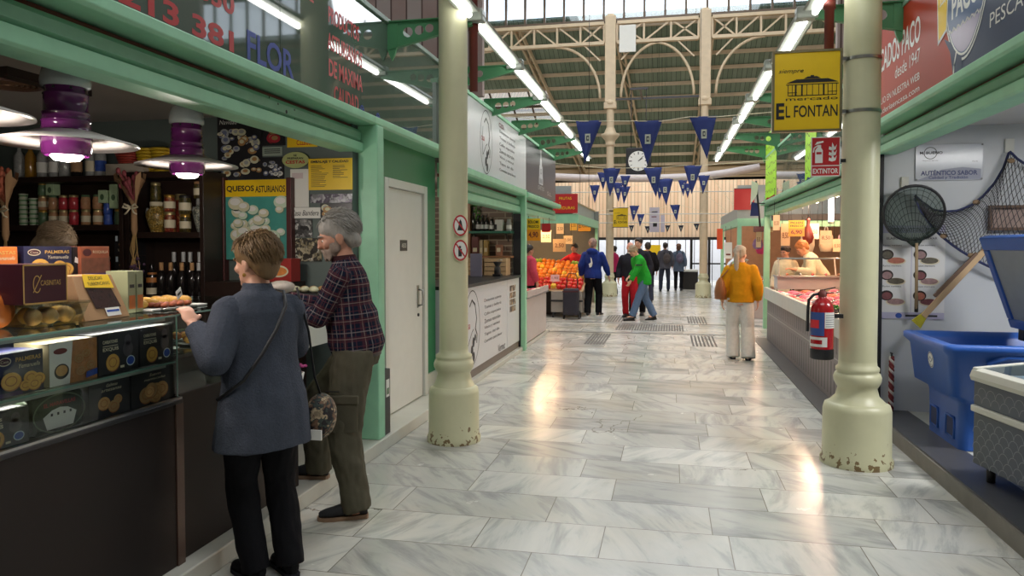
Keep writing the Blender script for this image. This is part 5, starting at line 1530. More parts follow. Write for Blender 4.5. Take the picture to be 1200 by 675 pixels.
hang_sign('price_sign', 'yellow and orange price sign hanging over the low white counter', 'sign', 617, 256, 633, 282, 12.3, YELLOW, tagprice('SOLOMI', 'FRESCO', '4,90'), 2.12)
hang_sign('price_sign', 'small dark red flag shaped sign right of the yellow price sign', 'sign', 635, 262, 645, 272, 13.6, RED, None, 2.14)
# ------------------------------------------------------------------ fruit stand
fs = thing('fruit_stand', 'tiered fruit stand with a metal trough at the corner of the crossing', 'stand', (-2.9, 17.2, 0))
MB(mat('zinc_trough', (176, 168, 160), .35, .4)).box(-2.62, -1.92, 16.5, 18.2, .12, .6).build('trough', fs, bev=.01)
for x in (-2.58, -1.96):
    for y in (16.55, 18.15): MB(DKSTEEL).box(x - .02, x + .02, y - .02, y + .02, 0, .12).build('leg', fs)
MB(DKSTEEL).box(-2.64, -1.9, 16.48, 16.5, .36, .4).build('rail', fs)
MB(WOODR).add([(-4.6, 16.9, .62), (-1.9, 16.5, .60), (-1.9, 18.2, 1.14), (-4.6, 18.4, 1.28), (-4.6, 16.9, .60), (-1.9, 16.5, .58), (-1.9, 18.2, 1.12), (-4.6, 18.4, 1.26)],
   [(0, 1, 2, 3), (7, 6, 5, 4), (0, 4, 5, 1), (1, 5, 6, 2), (2, 6, 7, 3), (3, 7, 4, 0)]).build('sloping_board', fs)
MB(DKWOOD).box(-4.6, -2.66, 17.2, 18.3, 0, .55).build('base', fs)
FR = {'orange': mat('orange_peel', (236, 138, 32), .4, var=.1, bump=.1, bscale=120), 'red': mat('red_fruit', (206, 44, 40), .3, var=.2), 'yellow': mat('yellow_fruit', (236, 196, 64), .35, var=.1), 'green': mat('green_fruit', (130, 168, 56), .35, var=.15)}
fp = {}
rnd = random.Random(4)
for r in range(9):
    for c in range(22):
        x = -4.45 + c * .117; t_ = r / 8
        y0 = 16.9 + (16.5 - 16.9) * (x + 4.6) / 2.7; y1 = 18.4 - .2 * (x + 4.6) / 2.7
        y = y0 + .08 + (y1 - y0 - .16) * t_
        z0 = .62 - .02 * (x + 4.6) / 2.7; z1 = 1.28 - .14 * (x + 4.6) / 2.7
        z = z0 + (z1 - z0) * ((y - y0) / (y1 - y0)) + .05
        k = 'red' if (r < 3 and c > 11) else ('orange' if (c // 4 + r // 3) % 3 else ('yellow' if (c // 4) % 2 else 'orange'))
        if r == 8 and c % 9 < 3: k = 'green'
        if rnd.random() < .06: k = 'yellow'
        nm_ = {'orange': 'orange', 'red': 'tomato', 'yellow': 'lemon', 'green': 'green_apple'}[k]
        if k not in fp:
            o = fp[k] = thing(nm_, '', nm_.replace('_', ' '), (0, 0, 0))
            MB(FR[k]).ell((0, 0, 0), (.062 * (1.15 if k == 'yellow' else 1), .062, .058), 12, 8).build('fruit_body', o, local=True)
            MB(LEAFM).cyl((0, 0, .055), (0, .004, .068), .008, n=6).build('stem', o, local=True)
        else: o = copy_tree(fp[k])
        o.location = (x + rnd.uniform(-.02, .02), y, z + rnd.uniform(0, .03)); o.rotation_euler = (rnd.uniform(-.5, .5), rnd.uniform(-.5, .5), rnd.uniform(0, 6))
        o['label'] = {'orange': 'orange in the heaps on the sloping fruit stand', 'red': 'red tomato in the heap at the low front of the fruit stand', 'yellow': 'yellow lemon among the oranges on the fruit stand', 'green': 'green apple in the top row of the fruit stand'}[k]
        o['group'] = {'orange': 'oranges on the fruit stand', 'red': 'tomatoes on the fruit stand', 'yellow': 'lemons on the fruit stand', 'green': 'green apples on the fruit stand'}[k]
p = px(650, 325, y=16.7)
t = thing('price_card', 'pink price card stuck in the tomatoes', 'card', (p.x, 16.72, .78))
MB(mat('pink_card', (240, 180, 176), .5)).at(frame((p.x, 16.72, .8), (1, 0, 0), (0, .3, 1))).prism([(-.1, 0), (.1, 0), (.1, .16), (-.1, .16)], 0, .006).use(REDBROWN).text('1,90', -.07, .05, .14, .06, .008).build('card', t); MB(STEEL).cyl((p.x, 16.73, .66), (p.x, 16.73, .81), .005, n=6).build('spike', t)
# canopy frame, awning lip and hanging cards of the fruit stall
structure(MB(GREYWALL).box(-6, -2.0, 21.2, 21.3, 0, 2.6).build('wall_stalls_left'))
for k, (u0, v0, u1, v1, y, c_) in enumerate(((634, 270, 646, 284, 17.6, (226, 206, 176)), (648, 280, 663, 295, 17.4, (218, 176, 130)), (660, 276, 671, 286, 18.0, (226, 200, 160)), (652, 262, 661, 274, 18.6, (230, 210, 180)), (668, 258, 676, 270, 18.8, (226, 190, 90)))):
    hang_sign('price_card', ('cream card hanging left of the pink topped customer', 'tan card hanging over the fruit, lowest of the five', 'small cream card beside the fruit vendor', 'pale card high over the fruit', 'yellowish card high at the end of the fruit stall')[k], 'card', u0, v0, u1, v1, y, mat('card_%d' % k, c_, .6), lambda b, w, h: b.use(REDBROWN).text('2,50', w * .15, h * .3, w * .7, h * .35), 2.62)
cn = thing('stall_canopy', 'green beam and grey fascia frame over the fruit stall', 'canopy', (-2.2, 18, 2.6))
MB(GREEN).box(-6, -2.0, 16.4, 16.5, 2.12, 2.32).build('front_beam', cn); MB(GREEN).box(-2.1, -2.0, 16.5, 21.2, 2.12, 2.32).build('side_beam', cn)
MB(mat('grey_fascia', (150, 158, 158), .4)).box(-6, -2.16, 16.42, 16.46, 2.32, 2.95).build('grey_fascia', cn)
MB(mat('grey_fascia', (150, 158, 158), .4)).box(-2.16, -2.12, 16.42, 21.2, 2.32, 2.6).build('grey_fascia', cn)
for x, y in ((-2.05, 21.1),): MB(GREEN).box(x - .04, x + .04, y - .04, y + .04, 0, 2.12).build('post', cn)
MB(WOODR).box(-6, -2.1, 16.5, 21.2, 2.6, 2.63).build('ceiling_board', cn)
for k, (x, y) in enumerate(((-3.0, 17.2), (-4.2, 17.2), (-3.0, 19.0), (-4.2, 19.0))):
    t = thing('hanging_bulb', 'glowing bulb %s under the fruit stall canopy' % ('at the aisle side, front', 'deep in the stall, front', 'at the aisle side, back', 'deep in the stall, back')[k], 'lamp', (x, y, 2.25))
    MB(emit('stall_bulb', (255, 214, 160), 12)).ell((0, 0, 0), .05, 14, 9).build('bulb', t, local=True); MB(BLACK).cyl((0, 0, .04), (0, 0, .36), .012, n=8).build('cord', t, local=True)
    l = point_light('bulb_glow', (0, 0, -.1), 38, (1, .66, .36), .08); l.parent = t
bn = thing('hanging_banner', 'red hanging banner with yellow letters over the left stalls', 'banner', (-2.4, 16.1, 2.3))
a = px(648, 250, y=16.38); c = px(677, 227, y=16.38)
MB(RED).box(a.x, c.x, 16.38, 16.399, a.z, c.z).build('cloth', bn)
w = c.x - a.x; h = c.z - a.z
lines(bn, on_front(a.x, a.z, 16.379), YELLOW, [('FRUTAS', w * .25, h * .7, w * .5, h * .14), ('Y', w * .25, h * .45, w * .06, h * .13), ('VERDURAS', w * .12, h * .2, w * .76, h * .15)])

t = thing('added_cafe_lamp', 'small white lamp added to brighten the inside of the cafe', 'lamp', (-3.6, 9.4, 2.49))  # added lamp with its own glow, put in to lift the dark cafe interior
MB(WHITEP).lathe([(.14, .0), (.14, -.02), (.12, -.04)], n=24).build('rim', t, local=True); MB(emit('cafe_fill_light', (255, 236, 210), 6)).lathe([(.118, -.03), (.001, -.05)], n=24).build('diffuser', t, local=True)
l = point_light('lamp_glow', (0, 0, -.1), 30, (1, .9, .76), .1); l.parent = t
# ------------------------------------------------------------------ right side: the fishmonger with the blue tub
WPANEL = mat('white_wall_panel', (196, 200, 206), .3, var=.04, vscale=2)
structure(MB(WPANEL).box(1.86, 9, 7.2, 7.3, .12, 2.75).build('wall_fishmonger'))
structure(MB(BLACK).box(1.80, 1.86, 7.16, 7.3, .12, 2.45).build('trim_5'))
structure(MB(mat('panel_ceiling', (200, 198, 196), .4, var=.03)).box(1.92, 9, -3, 7.2, 2.66, 2.74).build('ceiling_fishmonger'))
structure(MB(WPANEL).box(9, 9.1, -3, 7.3, .12, 2.75).build('wall_fishmonger_right'))
b = MB(PALEGREY)
for x in (3.0, 4.2): b.box(x - .004, x + .004, 7.19, 7.2, .12, 2.66)
structure(b.build('trim_6'))
shutter_beam('mint green shutter beam over the fishmonger with the blue tub', -3, 7.4, 2.42, 1.85, -1, .27)
area_light('fishmonger_ceiling_light', (3.2, 5.0, 2.625), (0, 0, 0), 1.4, .3, 75, (1, .99, .97))
t = thing('ceiling_light', 'flat ceiling light inside the fishmonger with the blue tub', 'lamp', (3.2, 5.0, 2.65))
MB(emit('diffuser', (250, 252, 255), 4)).box(-.7, .7, -.16, .16, -.022, -.018).build('diffuser', t, local=True)
MB(HOUS).box(-.75, .75, -.2, .2, -.02, .008).build('frame', t, local=True, bev=.004)
rf = thing('sign_fascia', 'orange red and slate blue fish shop fascia with a white outlined emblem', 'sign', (1.8, 5, 2.7))
ORF = mat('orange_red_fascia', (168, 52, 26), .42, var=.06, spec=.2); SLB = mat('slate_blue_fascia', (62, 72, 100), .42, var=.06, spec=.2)
zf0, zf1 = 2.69, 3.5
MB(ORF).box(1.8, 1.84, 5.34, 7.9, zf0, zf1).build('red_panel', rf)
MB(SLB).box(1.8, 1.84, -3, 5.34, zf0, zf1).build('blue_panel', rf)
MB(mat('rail_sage', (120, 150, 130), .4)).box(1.79, 1.86, -3, 7.9, zf1, zf1 + .035).build('top_rail', rf)
W_ = mat('white_vinyl', (222, 222, 220), .4)
RA = dict(align='R')
lines(rf, on_right(6.03, 2.74, 1.7985), W_, [('PESCADOS PACO', 0, .38, 1.32, .2, dict(align='R', bold=.02)), ('desde 1947', 0, .235, .62, .1, RA), ('A DOMICILIO EN NUESTRA WEB', 0, .1, 1.5, .055, RA), ('pescaderiaencasa.com', 0, 0, 1.3, .062, RA), ('PESCADOS Y MARISCOS', 1.23 + 1.6, .12, 1.6, .085, RA)])
b = MB(W_).at(on_right(5.18, 2.74, 1.7985))
def drop(s, z0=.0):
    pts = []
    for k in range(40):
        a = 2 * PI * k / 40
        x = .33 * s * math.sin(a); y = .48 + .42 * s * math.cos(a) * (1 if math.cos(a) > 0 else 1.0)
        x *= 1 - .28 * max(0, -math.cos(a)) ** 2 * .6
        pts.append((x, y))
    return pts
b.flat(drop(1.06), .0006); b.use(SLB).flat(drop(1.02), .001); b.use(W_).flat(drop(.985), .0013)
b.use(mat('emblem_blue', (48, 80, 132), .3)).flat(drop(.95), .0017)
lo = [p for p in drop(.93) if p[1] < .27]
lo = sorted(lo, key=lambda p: p[0])
wave = [(.25 - .5 * i / 20, .27 + .014 * math.sin(i * 1.9)) for i in range(21)]
b.use(mat('emblem_lilac', (170, 160, 190), .3)).flat([p for p in lo if abs(p[0]) < .29] + wave, .0022)
b.use(W_)
for yy in (.27, .62): b.line([(-.27 + .54 * i / 24, yy + .014 * math.sin(i * 1.9)) for i in range(25)], .012, .0026)
b.text('PACO', 0, .34, .44, .17, .0026, align='C', bold=.03); b.text('PESCADOS', 0, .67, .42, .07, .0026, align='C')
b.line([(-.1, .8), (-.02, .86), (.06, .8), (-.02, .78), (-.1, .8)], .012, .0026); b.line([(.06, .8), (.11, .84)], .012, .0026)
# the yellow bottle shape left of the drop and the white curve between the two colours
b.flat([(-.47, .24), (-.3, .3), (-.28, .62), (-.35, .74), (-.35, .82), (-.44, .82), (-.45, .72), (-.5, .6)], .0028)
b.use(YELLOW).flat([(-.455, .27), (-.315, .315), (-.295, .61), (-.362, .72), (-.362, .8), (-.43, .8), (-.438, .71), (-.485, .59)], .0034)
b.use(W_); [b.line([(-.42 + .04 * k, .5), (-.42 + .04 * k, .58), (-.405 + .04 * k, .6)], .008, .004) for k in range(3)]; b.line([(-.44, .5), (-.32, .52)], .008, .004)
b.use(W_).line([(-.12, .12), (-.16, .04), (-.17, -.05)], .02, .003); b.use(SLB).flat([(-.36, .26), (-.24, .14), (-.17, -.05), (-.02, -.05), (-.05, .12)], .0009)
b.build('emblem', rf)

WY = 7.195
t = thing('acrylic_sign', 'clear framed sign with dark blue capitals about authentic flavour on the white wall', 'sign', (2.4, WY, 2.2))
a = px(1072, 212, y=WY); c = px(1152, 168, y=WY); w = c.x - a.x; h = c.z - a.z
MB(mat('sign_pale', (200, 204, 214), .15, var=.04)).box(a.x, c.x, WY - .012, WY, a.z, c.z).build('sheet', t, bev=.002)
NAV = mat('navy_ink', (40, 52, 110), .4)
b = MB(NAV).at(on_front(a.x, a.z, WY - .013)); b.text('AUTÉNTICO SABOR', w * .08, h * .14, w * .84, h * .16, bold=.03); b.text('Calidad y Tradición', w * .2, h * .02, w * .58, h * .1, bold=.02)
b.use(mat('grey_wave', (150, 154, 176), .4)).flat([(w * .03, h * .02), (w * .97, h * .02), (w * .97, h * .3), (w * .7, h * .36), (w * .4, h * .3), (w * .1, h * .06)], -.0004)
b.use(INK).ring(w * .22, h * .76, h * .17, h * .17, .006, .001); b.text('M. BUENO', w * .06, h * .73, w * .34, h * .08, .002, bold=.02); b.text('Maestros del mar', w * .1, h * .54, w * .24, h * .03, .002); b.text('Desde', w * .84, h * .5, w * .08, h * .03, .002)
b.build('lettering', t)
for x, z in ((a.x + .01, a.z + .01), (c.x - .01, c.z - .01), (a.x + .01, c.z - .01), (c.x - .01, a.z + .01)): MB(STEEL).cyl((x, WY - .02, z), (x, WY - .012, z), .006, n=8).build('screw', t)
t = thing('price_poster', 'two column price poster with round dish pictures behind the landing net', 'poster', (2.1, WY, 1.0))
a = px(1028, 373, y=WY); c = px(1108, 264, y=WY); w = c.x - a.x; h = c.z - a.z
MB(mat('poster_paper', (216, 216, 218), .35, var=.03)).box(a.x, c.x, WY - .006, WY, a.z, c.z).build('sheet', t)
b = MB(mat('lavender_band', (178, 176, 204), .4)).at(on_front(a.x, a.z, WY - .007)); b.rect(0, w, h * .92, h); b.rect(0, w, 0, h * .07); b.rect(w * .495, w * .505, 0, h * .92)
b.use(INK).text('APERITIVOS DEL MAR', w * .15, h * .935, w * .7, h * .04, .001, shear=.2); b.text('ELABORADOS PARA LLEVAR', w * .12, h * .85, w * .76, h * .025, .001)
FOODS = [mat('dish_prawn', (180, 110, 90), .5, var=.4, vscale=60), mat('dish_mussel', (90, 84, 70), .5, var=.5, vscale=60), mat('dish_squid', (150, 120, 120), .5, var=.4, vscale=60), mat('dish_cockle', (120, 70, 74), .5, var=.5, vscale=60)]
for r in range(3):
    for c_ in range(2):
        ox = w * (.1 + .5 * c_); oy = h * (.62 - .22 * r)
        b.use(INK).text('Racion marinera', ox - w * .03, oy + h * .16, w * .28, h * .018, .001)
        b.use(PAPER).disc(ox + w * .17, oy, w * .15, h * .04, .001, 20); b.use(FOODS[(r + c_) % 4]).disc(ox + w * .17, oy + h * .005, w * .13, h * .033, .0014, 18)
        b.use(DKWOOD).disc(ox + w * .03, oy + h * .07, w * .1, h * .055, .0018, 20); b.use(FOODS[(r + c_ + 1) % 4]).disc(ox + w * .035, oy + h * .065, w * .075, h * .04, .0022, 18)
b.use(BLUEJ).disc(w * .32, h * .035, w * .05, h * .028, .002); b.use(INK).rect(w * .42, w * .9, h * .025, h * .045, .002)
b.build('print', t)
# landing net
ln = thing('landing_net', 'round dark green landing net hanging on the white wall by its rim', 'net', (2.12, 7.0, 1.9))
o = px(1071, 250, y=7.02)
NETM = mat('dark_green_net', (40, 52, 46), .7, var=.2); WOODH = mat('bare_wood_handle', (150, 128, 98), .6, var=.25, stretch=(1, 1, .2))
rx, rz_ = .245, .255
MB(DKSTEEL).tube([(o.x + rx * math.cos(2 * PI * k / 36), 7.02 - .03 * math.sin(2 * PI * k / 36), o.z + rz_ * math.sin(2 * PI * k / 36) * .93) for k in range(36)], .012, 8, closed=True).build('rim', ln)
b = MB(NETM)
N_ = 26
for k in range(N_):
    a0 = 2 * PI * k / N_
    pts = []
    for j in range(9):
        v = j / 8
        r = (1 - v) ** .8
        pts.append((o.x + rx * r * math.cos(a0) + .02 * v, 7.02 + .05 * math.sin(v * PI) , o.z + rz_ * .93 * r * math.sin(a0) - .30 * v ** 1.6))
    b.tube(pts, .0022, 4, caps=False)
for j in range(1, 9):
    v = j / 9; r = (1 - v) ** .8
    b.tube([(o.x + rx * r * math.cos(2 * PI * k / 30) + .02 * v, 7.02 + .05 * math.sin(v * PI), o.z + rz_ * .93 * r * math.sin(2 * PI * k / 30) - .3 * v ** 1.6) for k in range(30)], .0022, 4, closed=True)
b.build('net_bag', ln)
vb = []; fb = []
VEIL = glass('net_veil', (168, 178, 172), .97, .6)
for j in range(9):
    v = j / 8; r = (1 - v) ** .8
    for k in range(30): vb.append((o.x + rx * r * math.cos(2 * PI * k / 30) + .02 * v, 7.024 + .05 * math.sin(v * PI), o.z + rz_ * .93 * r * math.sin(2 * PI * k / 30) - .3 * v ** 1.6))
for j in range(8):
    for k in range(30): fb.append((j * 30 + k, j * 30 + (k + 1) % 30, (j + 1) * 30 + (k + 1) % 30, (j + 1) * 30 + k))
MB(VEIL).add(vb, fb, True).build('fine_mesh', ln)
hb = px(1075, 366, y=7.02); ht = px(1073, 285, y=7.02)
MB(WOODH).cyl((ht.x, 6.99, ht.z), (hb.x, 7.05, hb.z), .013, n=12).build('handle', ln); MB(BLACK).cyl((hb.x, 7.05, hb.z), (hb.x, 7.05, hb.z + .14), .016, n=12).build('grip', ln)
MB(WHITEP).box(o.x - .06, o.x - .0, 7.17, 7.195, o.z + .235, o.z + .33).build('wall_hook', ln, bev=.004)
MB(DKSTEEL).tube([(o.x - .03, 7.17, o.z + .25), (o.x - .03, 7.03, o.z + .235)], .004, 6).build('hook_wire', ln)
# big fishing net with its blue rope, draped on the wall
fn = thing('fishing_net', 'blue roped fishing net draped across the white wall above the blue tub', 'net', (2.6, 7.0, 1.7))
UPc = [(1072, 229), (1082, 238), (1094, 246), (1108, 248), (1122, 247), (1138, 241), (1152, 230), (1166, 214), (1176, 197), (1183, 177), (1192, 186), (1204, 194), (1222, 199), (1240, 196)]
LOc = [(1072, 232), (1078, 246), (1086, 258), (1096, 270), (1106, 279), (1116, 287), (1126, 294), (1136, 300), (1146, 306), (1156, 311), (1172, 318), (1190, 322), (1212, 325), (1240, 320)]
def curve(pts, t):
    f = t * (len(pts) - 1); i = min(int(f), len(pts) - 2); f -= i
    return Vector((pts[i][0] * (1 - f) + pts[i + 1][0] * f, pts[i][1] * (1 - f) + pts[i + 1][1] * f))
def netp(s, v):
    q = curve(UPc, s) * (1 - v) + curve(LOc, s) * v
    return px(q.x, q.y, y=7.12 - .16 * math.sin(PI * v) * min(1, s * 2.5) - .04 * v)
NB = mat('net_cord', (58, 56, 60), .8, var=.3); NR = mat('blue_rope', (44, 52, 96), .7, var=.25, bump=.3, bscale=90)
b = MB(NB)
nS, nV = 30, 10
for d in (1, -1):
    for k in range(-nV, nS + nV):
        pts = []
        for j in range(nV + 1):
            s_ = (k + d * j) / nS
            if 0 <= s_ <= 1: pts.append(netp(s_, j / nV))
        if len(pts) > 1: b.tube(pts, .0028, 4, caps=False)
b.build('mesh_cords', fn)
MB(NR).tube([netp(k / 60, 0) for k in range(61)], .011, 7).tube([netp(k / 60, 1) for k in range(61)], .011, 7).build('blue_rope', fn)
for s_, v in ((.42, .02), (.72, .06), (.30, .95), (.55, .98)):
    q = netp(s_, v); MB(mat('cork_float', (150, 124, 96), .7)).ell(q, (.03, .02, .022), 12, 8).build('float', fn)
q = px(1183, 172, y=7.18); MB(WHITEP).box(q.x - .035, q.x + .035, 7.17, 7.195, q.z - .05, q.z + .07).build('wall_hook', fn, bev=.004)
# shallow crate caught in the net
cr = thing('fish_crate', 'weathered shallow crate hanging behind the fishing net', 'crate', (2.95, 7.1, 1.7))
a = px(1163, 270, y=7.12); c = px(1215, 240, y=7.12)
CW = mat('grey_pink_timber', (164, 142, 134), .7, var=.3)
MB(CW).box(a.x, c.x, 7.17, 7.19, a.z, c.z).build('back_board', cr)
for z in (a.z, c.z - .025): MB(mat('brown_timber', (110, 86, 70), .7, var=.3)).box(a.x - .02, c.x, 7.13, 7.169, z, z + .025).build('rail', cr, bev=.003)
MB(mat('brown_timber', (110, 86, 70), .7)).box(a.x - .02, a.x + .005, 7.13, 7.169, a.z + .026, c.z - .026).build('end_piece', cr, bev=.003)
# wooden oar like plank with a yellow tip
pk = thing('wooden_pole', 'old wooden pole with a split blade and yellow tip leaning up from the tub corner', 'pole', (2.05, 6.8, .9))
a = px(1077, 376, y=6.85); c = px(1157, 290, y=7.05)
d = (c - a).normalized()
MB(WOODR).bar(a + d * .05, c, .05, .02, (0, 1, 0)).build('shaft', pk, bev=.004)
s_ = d.cross(Vector((0, 1, 0))).normalized()
MB(mat('brown_timber', (110, 86, 70), .7)).bar(a + d * .25 + s_ * .045, c + s_ * .03 - d * .1, .03, .02, (0, 1, 0)).build('split_blade', pk, bev=.003)
for k in range(9): MB(mat('yellow_tip', (176, 168, 40), .6, var=.3)).tube([a + d * .08 + s_ * (-.02 + .005 * k), a - d * .04 + s_ * (-.045 + .011 * k)], .006, 5).build('bristle', pk)
# rope hanging at the wall foot
t = thing('twisted_rope', 'short red and white twisted rope hanging low on the white wall', 'rope', (1.97, 7.15, .1))
a = px(1045, 418, y=7.15); c = px(1045.5, 493, y=7.15)
for k, m in enumerate((mat('rope_red', (120, 44, 48), .7), mat('rope_white', (206, 200, 196), .7), mat('rope_red', (120, 44, 48), .7))):
    MB(m).tube([(a.x + .013 * math.cos(i * .55 + k * 2.09), 7.15 + .013 * math.sin(i * .55 + k * 2.09), a.z + (.125 - a.z) * i / 60) for i in range(61)], .0115, 7).build('strand', t)
MB(DKSTEEL).cyl((a.x, 7.19, a.z + .03), (a.x, 7.13, a.z + .03), .006, n=8).tube([(a.x, 7.15, a.z + .035), (a.x, 7.15, a.z - .02)], .008, 6).build('hook', t)
# blue insulated tub
TB = mat('tub_blue', (44, 92, 176), .38, var=.12, vscale=4, bump=.04, bscale=30)
tb = thing('fish_tub', 'big blue insulated fish tub standing by the white wall', 'tub', (2.4, 6.28, .125))
def rrect(x0, x1, y0, y1, r, z, n=5):
    pts = []
    for cx, cy, a0 in ((x1 - r, y1 - r, 0), (x0 + r, y1 - r, 90), (x0 + r, y0 + r, 180), (x1 - r, y0 + r, 270)):
        for k in range(n + 1):
            a = R(a0 + 90 * k / n)
            pts.append(Vector((cx + r * math.cos(a), cy + r * math.sin(a), z)))
    return pts
X0, X1, Y0_, Y1_ = 2.0, 2.98, 5.8, 6.62
sec = [(.06, .125, .05), (.06, .30, .05), (.055, .46, .05), (.045, .50, .05), (-.03, .53, .05), (-.06, .82, .05), (-.1, .86, .05), (-.1, .90, .05), (-.09, .905, .05)]
rg = [rrect(X0 + i, X1 - i, Y0_ + i, Y1_ - i, .06, z) for i, z, r in sec]
rg += [rrect(X0 - .03, X1 + .03, Y0_ - .03, Y1_ + .03, .06, .905), rrect(X0 + .02, X1 - .02, Y0_ + .02, Y1_ - .02, .06, .85), rrect(X0 + .08, X1 - .08, Y0_ + .08, Y1_ - .08, .05, .25)]
MB(TB).rings(rg).build('body', tb)
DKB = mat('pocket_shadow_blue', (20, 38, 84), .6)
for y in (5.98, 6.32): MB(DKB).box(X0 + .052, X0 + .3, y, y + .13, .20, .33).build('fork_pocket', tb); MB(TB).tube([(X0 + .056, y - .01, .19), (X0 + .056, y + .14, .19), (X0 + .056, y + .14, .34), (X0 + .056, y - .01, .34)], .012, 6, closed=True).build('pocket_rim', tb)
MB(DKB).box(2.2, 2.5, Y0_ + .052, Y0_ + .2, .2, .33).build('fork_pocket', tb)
MB(TB).tube([(X0 + .25, Y0_ - .04, .66), (X0 + .2, Y0_ - .055, .78), (X0 + .3, Y0_ - .06, .83), (X1 - .3, Y0_ - .06, .83)], .03, 8).build('rim_rib', tb)
Mt = frame((X0 - .052, 6.15, .74), (0, -1, 0), (-.1, 0, 1))
b = MB(WHITEP).at(Mt); b.disc(0, 0, .062, .062, .001); b.use(NAV).ring(0, 0, .058, .058, .007, .0016); b.line([(-.035, .0), (-.01, .022), (.03, .0), (-.01, -.02), (-.035, 0)], .006, .002); b.line([(.03, 0), (.045, .018)], .006, .002); b.text('PESCA', 0, -.045, .06, .014, .002, align='C'); b.build('round_sticker', tb)
# its lid, hinged at the far side and standing open
a = px(1196, 384, y=6.5); c = px(1158, 277, y=6.5)
L0 = Vector((a.x, 6.6, a.z)); L1 = Vector((c.x, 6.6, c.z)); hh = (L1 - L0); wv = Vector((0, -.9, 0))
nrm = Vector((1, 0, 0))
b = MB(TB)
def lidpt(u, v, t): return L0 + wv * u + hh * v + hh.cross(wv).normalized() * t
# frame strips
for (u0, u1, v0, v1) in ((0, 1, .86, 1), (0, 1, 0, .1), (0, .1, .1, .86), (.9, 1, .1, .86)):
    q = [lidpt(u, v, t) for t in (-.035, .035) for u, v in ((u0, v0), (u1, v0), (u1, v1), (u0, v1))]
    b.add(q, [(0, 1, 2, 3), (7, 6, 5, 4), (0, 4, 5, 1), (1, 5, 6, 2), (2, 6, 7, 3), (3, 7, 4, 0)])
b.build('lid_frame', tb, bev=.01)
q = [lidpt(u, v, t) for t in (-.02, .02) for u, v in ((.1, .1), (.9, .1), (.9, .86), (.1, .86))]
MB(mat('lid_inside', (150, 154, 156), .5)).add(q, [(0, 1, 2, 3), (7, 6, 5, 4), (0, 4, 5, 1), (1, 5, 6, 2), (2, 6, 7, 3), (3, 7, 4, 0)]).build('lid_inner', tb)
for u in (.2, .8):
    q = lidpt(u, 0, 0); MB(DKSTEEL).box(q.x - .03, q.x + .03, q.y - .05, q.y + .05, .87, q.z + .02).build('hinge', tb, bev=.006)
# chest freezer
fz_ = thing('chest_freezer', 'white rimmed chest freezer with a slate fan scale pattern and glass top', 'freezer', (1.9, 5.2, .12), R(9.3))
LZ, DZ = 1.75, .72   # local: x across, -y along the aisle
SLATEP = mat('slate_panel', (70, 78, 94), .35, var=.06); SCALE = mat('scale_lines', (150, 152, 158), .4); CR = mat('freezer_white', (206, 204, 194), .3, var=.04)
b = MB(SLATEP).box(0, DZ, -LZ, 0, .10, .43); b.build('lower_body', fz_, local=True, bev=.01)
MB(CR).box(-.015, DZ, -LZ - .01, .012, .431, .475).build('white_band', fz_, local=True, bev=.01)
MB(SLATEP).box(0, DZ, -LZ, 0, .476, .63).build('upper_body', fz_, local=True, bev=.006)
rg = []
for x, z in ((0, 0),):
    pass
prof = [(-.02, .631), (-.03, .66), (-.015, .70), (.03, .715), (.035, .70), (.03, .66), (.04, .631)]
MB(CR).at(frame((0, 0, 0), (1, 0, 0), UP)).prism(prof, 0.0, LZ).build('front_rim', fz_, local=True, bev=.004)
for y0 in (-.045, -LZ):
    MB(CR).add([(-.02, y0, .631), (DZ, y0, .631), (DZ, y0 + .045, .631), (-.02, y0 + .045, .631), (-.01, y0, .715), (DZ, y0, .79), (DZ, y0 + .045, .79), (-.01, y0 + .045, .715)],
        [(0, 3, 2, 1), (4, 5, 6, 7), (0, 1, 5, 4), (1, 2, 6, 5), (2, 3, 7, 6), (3, 0, 4, 7)]).build('end_rim', fz_, local=True, bev=.006)
MB(CR).box(DZ - .04, DZ, -LZ + .045, -.045, .631, .795).build('rear_rim', fz_, local=True, bev=.006)
MB(glass('freezer_glass', (215, 228, 235), .9)).add([(.02, -.045, .712), (.02, -LZ + .045, .712), (DZ - .04, -LZ + .045, .782), (DZ - .04, -.045, .782)], [(0, 1, 2, 3)]).build('glass_lid', fz_, local=True)
MB(STEEL).bar((.03, -LZ / 2, .716), (DZ - .04, -LZ / 2, .786), .03, .012).build('lid_handle', fz_, local=True)
w_ = .092
for r in range(12):
    if r in (0, 6): b = MB(SCALE).at(frame((-.0012, 0, .1), (0, -1, 0), UP))
    zc = r * .05
    for c_ in range(int(LZ / w_)):
        cx = (c_ + .5 + (.5 if r % 2 else 0)) * w_
        if cx + w_ / 2 > LZ: continue
        for zz, lim in ((zc, (.0, .33)), ):
            if zc + .05 < .33 or (.376 < zc and zc + .046 < .53): b.ring(cx, zc, w_ / 2, .046, .0035, .0, 12, 0, 180)
    if r in (5, 11) and b.f: b.build('fan_pattern', fz_, local=True)
for r in range(12):
    if r in (0, 6): b = MB(SCALE).at(frame((DZ, .0012, .1), (-1, 0, 0), UP))
    zc = r * .05
    for c_ in range(int(DZ / w_)):
        cx = (c_ + .5 + (.5 if r % 2 else 0)) * w_
        if cx + w_ / 2 < DZ and (zc + .05 < .33 or (.376 < zc and zc + .046 < .53)): b.ring(cx, zc, w_ / 2, .046, .0035, 0, 12, 0, 180)
    if r in (5, 11) and b.f: b.build('fan_pattern', fz_, local=True)
for x, y in ((.06, -.1), (DZ - .06, -.1), (.06, -LZ + .1), (DZ - .06, -LZ + .1)): MB(BLACK).cyl((x, y, .006), (x, y, .1), .025, n=12).build('leg', fz_, local=True)
